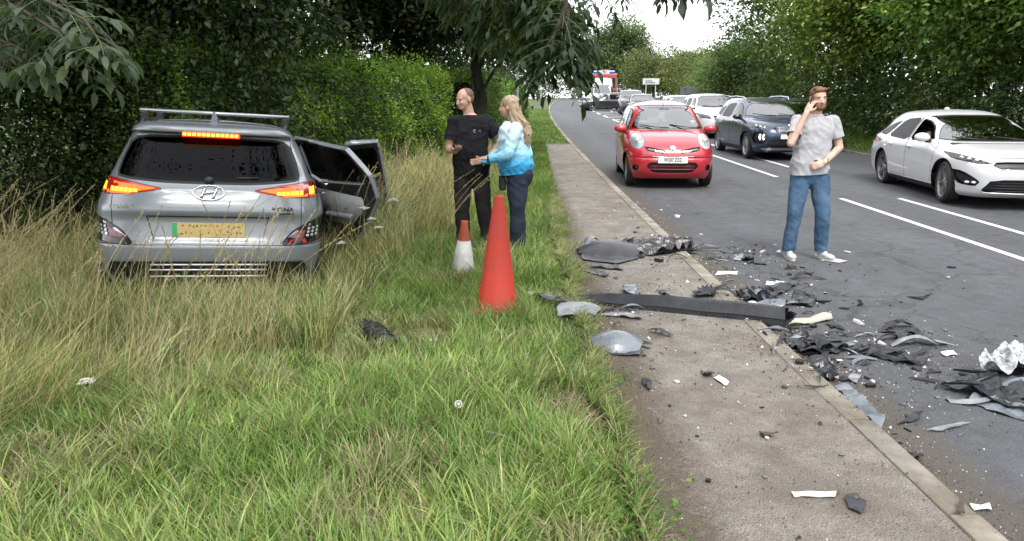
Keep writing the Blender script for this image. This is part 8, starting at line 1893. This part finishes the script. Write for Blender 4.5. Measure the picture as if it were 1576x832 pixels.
# ---- slivers: thin curved blades of trim, each its own mesh
SH = {'wreck_black': 'sharp black plastic sliver ', 'wreck_dark': 'scuffed dark grey sliver ', 'wreck_grey': 'blue-grey painted sliver ', 'wreck_silver': 'silver torn sliver '}
WHERE = (((1180, 458), 'in the heap at the road end of the long trim'), ((1245, 535), 'in the dark row beside the kerb'), ((1370, 540), 'by the long bent strip on the road'), ((1135, 392), 'between the torn bumper and the walking man'), ((1275, 575), 'in the gutter above the pale panel strip'), ((1000, 388), 'around the torn black bumper on the path'), ((930, 478), 'at the turf end of the long trim'), ((950, 535), 'around the bluish silver wing piece'), ((1520, 590), 'around the crumpled bumper at the right edge'), ((1080, 470), 'along the middle of the long trim'), ((1060, 640), 'on the bare lower part of the path'), ((1400, 440), 'on the open road behind the wreckage'), ((1440, 680), 'on the road at the lower right'), ((1000, 320), 'on the far part by the red car'))
def where(px, py): return min(WHERE, key=lambda w: (w[0][0] - px) ** 2 + (2.2 * (w[0][1] - py)) ** 2)[1]
def sliver(seed, L_, w, key, px, py, up=.0):
    r_ = random.Random(seed); p = at(px, py)
    if p.x < .35: return
    bm = bmesh.new(); n = 7; bend = r_.uniform(-.35, .35); lift = r_.uniform(0, .22) * L_ + up; tw = r_.uniform(-.8, .8); rows = []; k0 = r_.uniform(.25, .75); pk = r_.randint(1, 3)
    for i in range(n + 1):
        u = i / n; x = (u - .5) * L_; y = bend * L_ * (u - .5) ** 2 * 2; z = lift * (u ** 1.5 if pk == 1 else math.sin(u * PI)) + .003; ww = w * (1 - abs(u - k0) / max(k0, 1 - k0)) ** .6 * (1 + r_.uniform(-.25, .25)) + .002; a = tw * u
        rows.append([bm.verts.new((x, y - ww / 2 * math.cos(a), z + abs(ww / 2 * math.sin(a)))), bm.verts.new((x, y, z + ww * .22 + abs(ww * .2 * math.sin(a)))), bm.verts.new((x, y + ww / 2 * math.cos(a), z + .0))])
    for A, B in zip(rows, rows[1:]):
        for k in (0, 1): bm.faces.new((A[k], B[k], B[k + 1], A[k + 1]))
    bm.normal_update(); bmesh.ops.solidify(bm, geom=bm.faces[:], thickness=.003); bmesh.ops.recalc_face_normals(bm, faces=bm.faces[:])
    o = link('sliver', bm_mesh(bm, 'sliver'), None, M[key]); o.location = (p.x, p.y, gz(p.x, p.y) + .002); o.rotation_euler = (r_.uniform(-.12, .12), 0, r_.gauss(0, .55) + (PI if r_.random() < .5 else 0)); tag(o, SH[key] + where(px, py), 'debris', key.split('_')[1] + ' slivers ' + where(px, py))
sd_ = 0
for (cx0, cy0, sx0, sy0, n, l0) in ((1180, 458, 42, 15, 26, .17), (1245, 535, 42, 12, 26, .20), (1370, 540, 45, 18, 14, .24), (1135, 392, 26, 10, 12, .12), (1275, 575, 22, 14, 14, .12), (1000, 388, 60, 10, 12, .22), (930, 478, 50, 12, 12, .16), (950, 535, 26, 10, 8, .15), (1520, 590, 40, 14, 16, .2), (1080, 470, 80, 20, 8, .12)):
    for k in range(n):
        sd_ += 1; L_ = l0 * rnd.uniform(.35, 1.5); sliver(sd_, L_, L_ * rnd.uniform(.07, .30), rnd.choices(['wreck_black', 'wreck_dark', 'wreck_grey', 'wreck_silver'], [.5, .25, .15, .10])[0], rnd.gauss(cx0, sx0), rnd.gauss(cy0, sy0), rnd.choice((0, 0, .02)))
# ---- the small fragments: alike pieces share a mesh, each one its own object
pieces = []
for k in range(14):
    r_ = random.Random(100 + k); n = r_.randint(5, 8); P = [(math.cos(2 * PI * i / n) * r_.uniform(.35, 1) * (1 if k % 3 else 1.9), math.sin(2 * PI * i / n) * r_.uniform(.35, 1) * (1 if k % 3 else .35)) for i in range(n)]
    bm = bmesh.new(); A = [bm.verts.new((a, b, .30 + r_.uniform(0, .5))) for a, b in P]; B = [bm.verts.new((a * .93, b * .93, 0)) for a, b in P]; c_ = bm.verts.new((0, 0, .5 + r_.uniform(0, .5)))
    for i in range(n): bm.faces.new((A[i], A[(i + 1) % n], c_)); bm.faces.new((A[i], B[i], B[(i + 1) % n], A[(i + 1) % n]))
    bm.faces.new(B); bmesh.ops.recalc_face_normals(bm, faces=bm.faces[:]); pieces.append(bm_mesh(bm, 'fragment'))
def clone(me, m, key={}):
    if (me.name, m.name) not in key: q = me.copy(); q.materials.append(m); key[(me.name, m.name)] = q
    return key[(me.name, m.name)]
centres = [((1190, 455), 75, 24, 34), ((1250, 530), 80, 30, 40), ((1140, 395), 55, 18, 26), ((1290, 575), 45, 28, 24), ((950, 470), 95, 38, 34), ((960, 400), 85, 34, 24), ((1400, 540), 130, 90, 44), ((1060, 620), 150, 110, 26), ((1280, 430), 190, 60, 36), ((990, 330), 80, 45, 14), ((1000, 360), 60, 30, 10), ((1450, 640), 110, 90, 12), ((1380, 480), 160, 60, 14)]
LB = {'black': 'small black plastic chip ', 'white': 'small white chip ', 'grey': 'small grey painted chip ', 'brown': 'small brown muddy chip '}
cnt = 0
for (c0, sx_, sy_, n) in centres:
    for k in range(n):
        px, py = rnd.gauss(c0[0], sx_ * .6), rnd.gauss(c0[1], sy_ * .6)
        if not (300 < py < 822 and 860 < px < 1600): continue
        p = at(px, py); kx = p.x
        if kx < .60: continue
        z = gz(p.x, p.y)
        key = rnd.choices(['black', 'white', 'grey', 'brown'], [.50, .24, .16, .10])[0]; m_ = {'black': M['wreck_black'], 'white': M['wreck_white'], 'grey': M['wreck_grey'], 'brown': M['brown_bit']}[key]
        s_ = min(.05, .010 * math.exp(abs(rnd.gauss(0, .72)))) * (1.25 if p.y > 7 else .85)
        o = link('fragment', clone(rnd.choice(pieces), m_)); o.location = (p.x, p.y, z + .0005); o.scale = (s_, s_, s_ * rnd.uniform(.4, 1)); o.rotation_euler = (rnd.uniform(-.2, .2), rnd.uniform(-.2, .2), rnd.uniform(0, 6.28))
        tag(o, LB[key] + where(px, py), 'debris', key + ' chips ' + where(px, py)); cnt += 1
# grit and crumbs nobody could count
n = 9000; xy = np.stack([rng.uniform(.55, 2.4, n), 1.8 + 12 * rng.random(n) ** 1.2], 1); gut = rng.random(n) < .45; xy[gut, 0] = KX + np.abs(rng.normal(size=gut.sum())) * .10 + .004
n2 = 3500; cl_ = np.array([[at(a, b).x, at(a, b).y] for a, b in ((1190, 455), (1250, 530), (1140, 395), (960, 470), (1290, 575), (960, 400), (1400, 545))]); ii = rng.integers(0, len(cl_), n2); xy2 = cl_[ii] + rng.normal(size=(n2, 2)) * np.array([.38, .45]); xy = np.concatenate([xy, xy2[xy2[:, 0] > .55]])
Z = np.array([gz(a, b) for a, b in xy]); n = len(xy); s_ = .0022 * np.exp(np.abs(rng.normal(size=n)) * .55); s_[len(s_) - len(xy2[xy2[:, 0] > .55]):] *= 1.5; a = rng.uniform(0, 2 * PI, (n, 1)) + np.array([[0, 2.1, 4.2]])
B_ = np.stack([xy[:, :1] + np.cos(a) * s_[:, None], xy[:, 1:] + np.sin(a) * s_[:, None], np.repeat(Z[:, None], 3, 1)], 2); top = np.stack([xy[:, 0], xy[:, 1], Z + s_ * 1.1], 1)[:, None, :]
V = np.concatenate([B_, top], 1).reshape(-1, 3); T = (np.arange(n)[:, None, None] * 4 + np.array([[0, 1, 3], [1, 2, 3], [2, 0, 3]])[None]).reshape(-1, 3)
pal = np.array([[.02, .02, .022], [.55, .55, .55], [.10, .08, .06], [.25, .23, .20], [.04, .035, .03]]); cc = pal[rng.choice(5, n, p=[.3, .12, .25, .18, .15])]
m = mat('grit', (.2, .2, .2), .8); nt, b, L = nodes(m); at_ = nt.nodes.new('ShaderNodeAttribute'); at_.attribute_name = 'Col'; L.new(at_.outputs['Color'], b.inputs['Base Color'])
tag(link('grit', np_mesh('grit', V, T, np.repeat(cc, 4, axis=0)), None, m), kind='stuff')
bpy.data.scenes.remove(WORK)
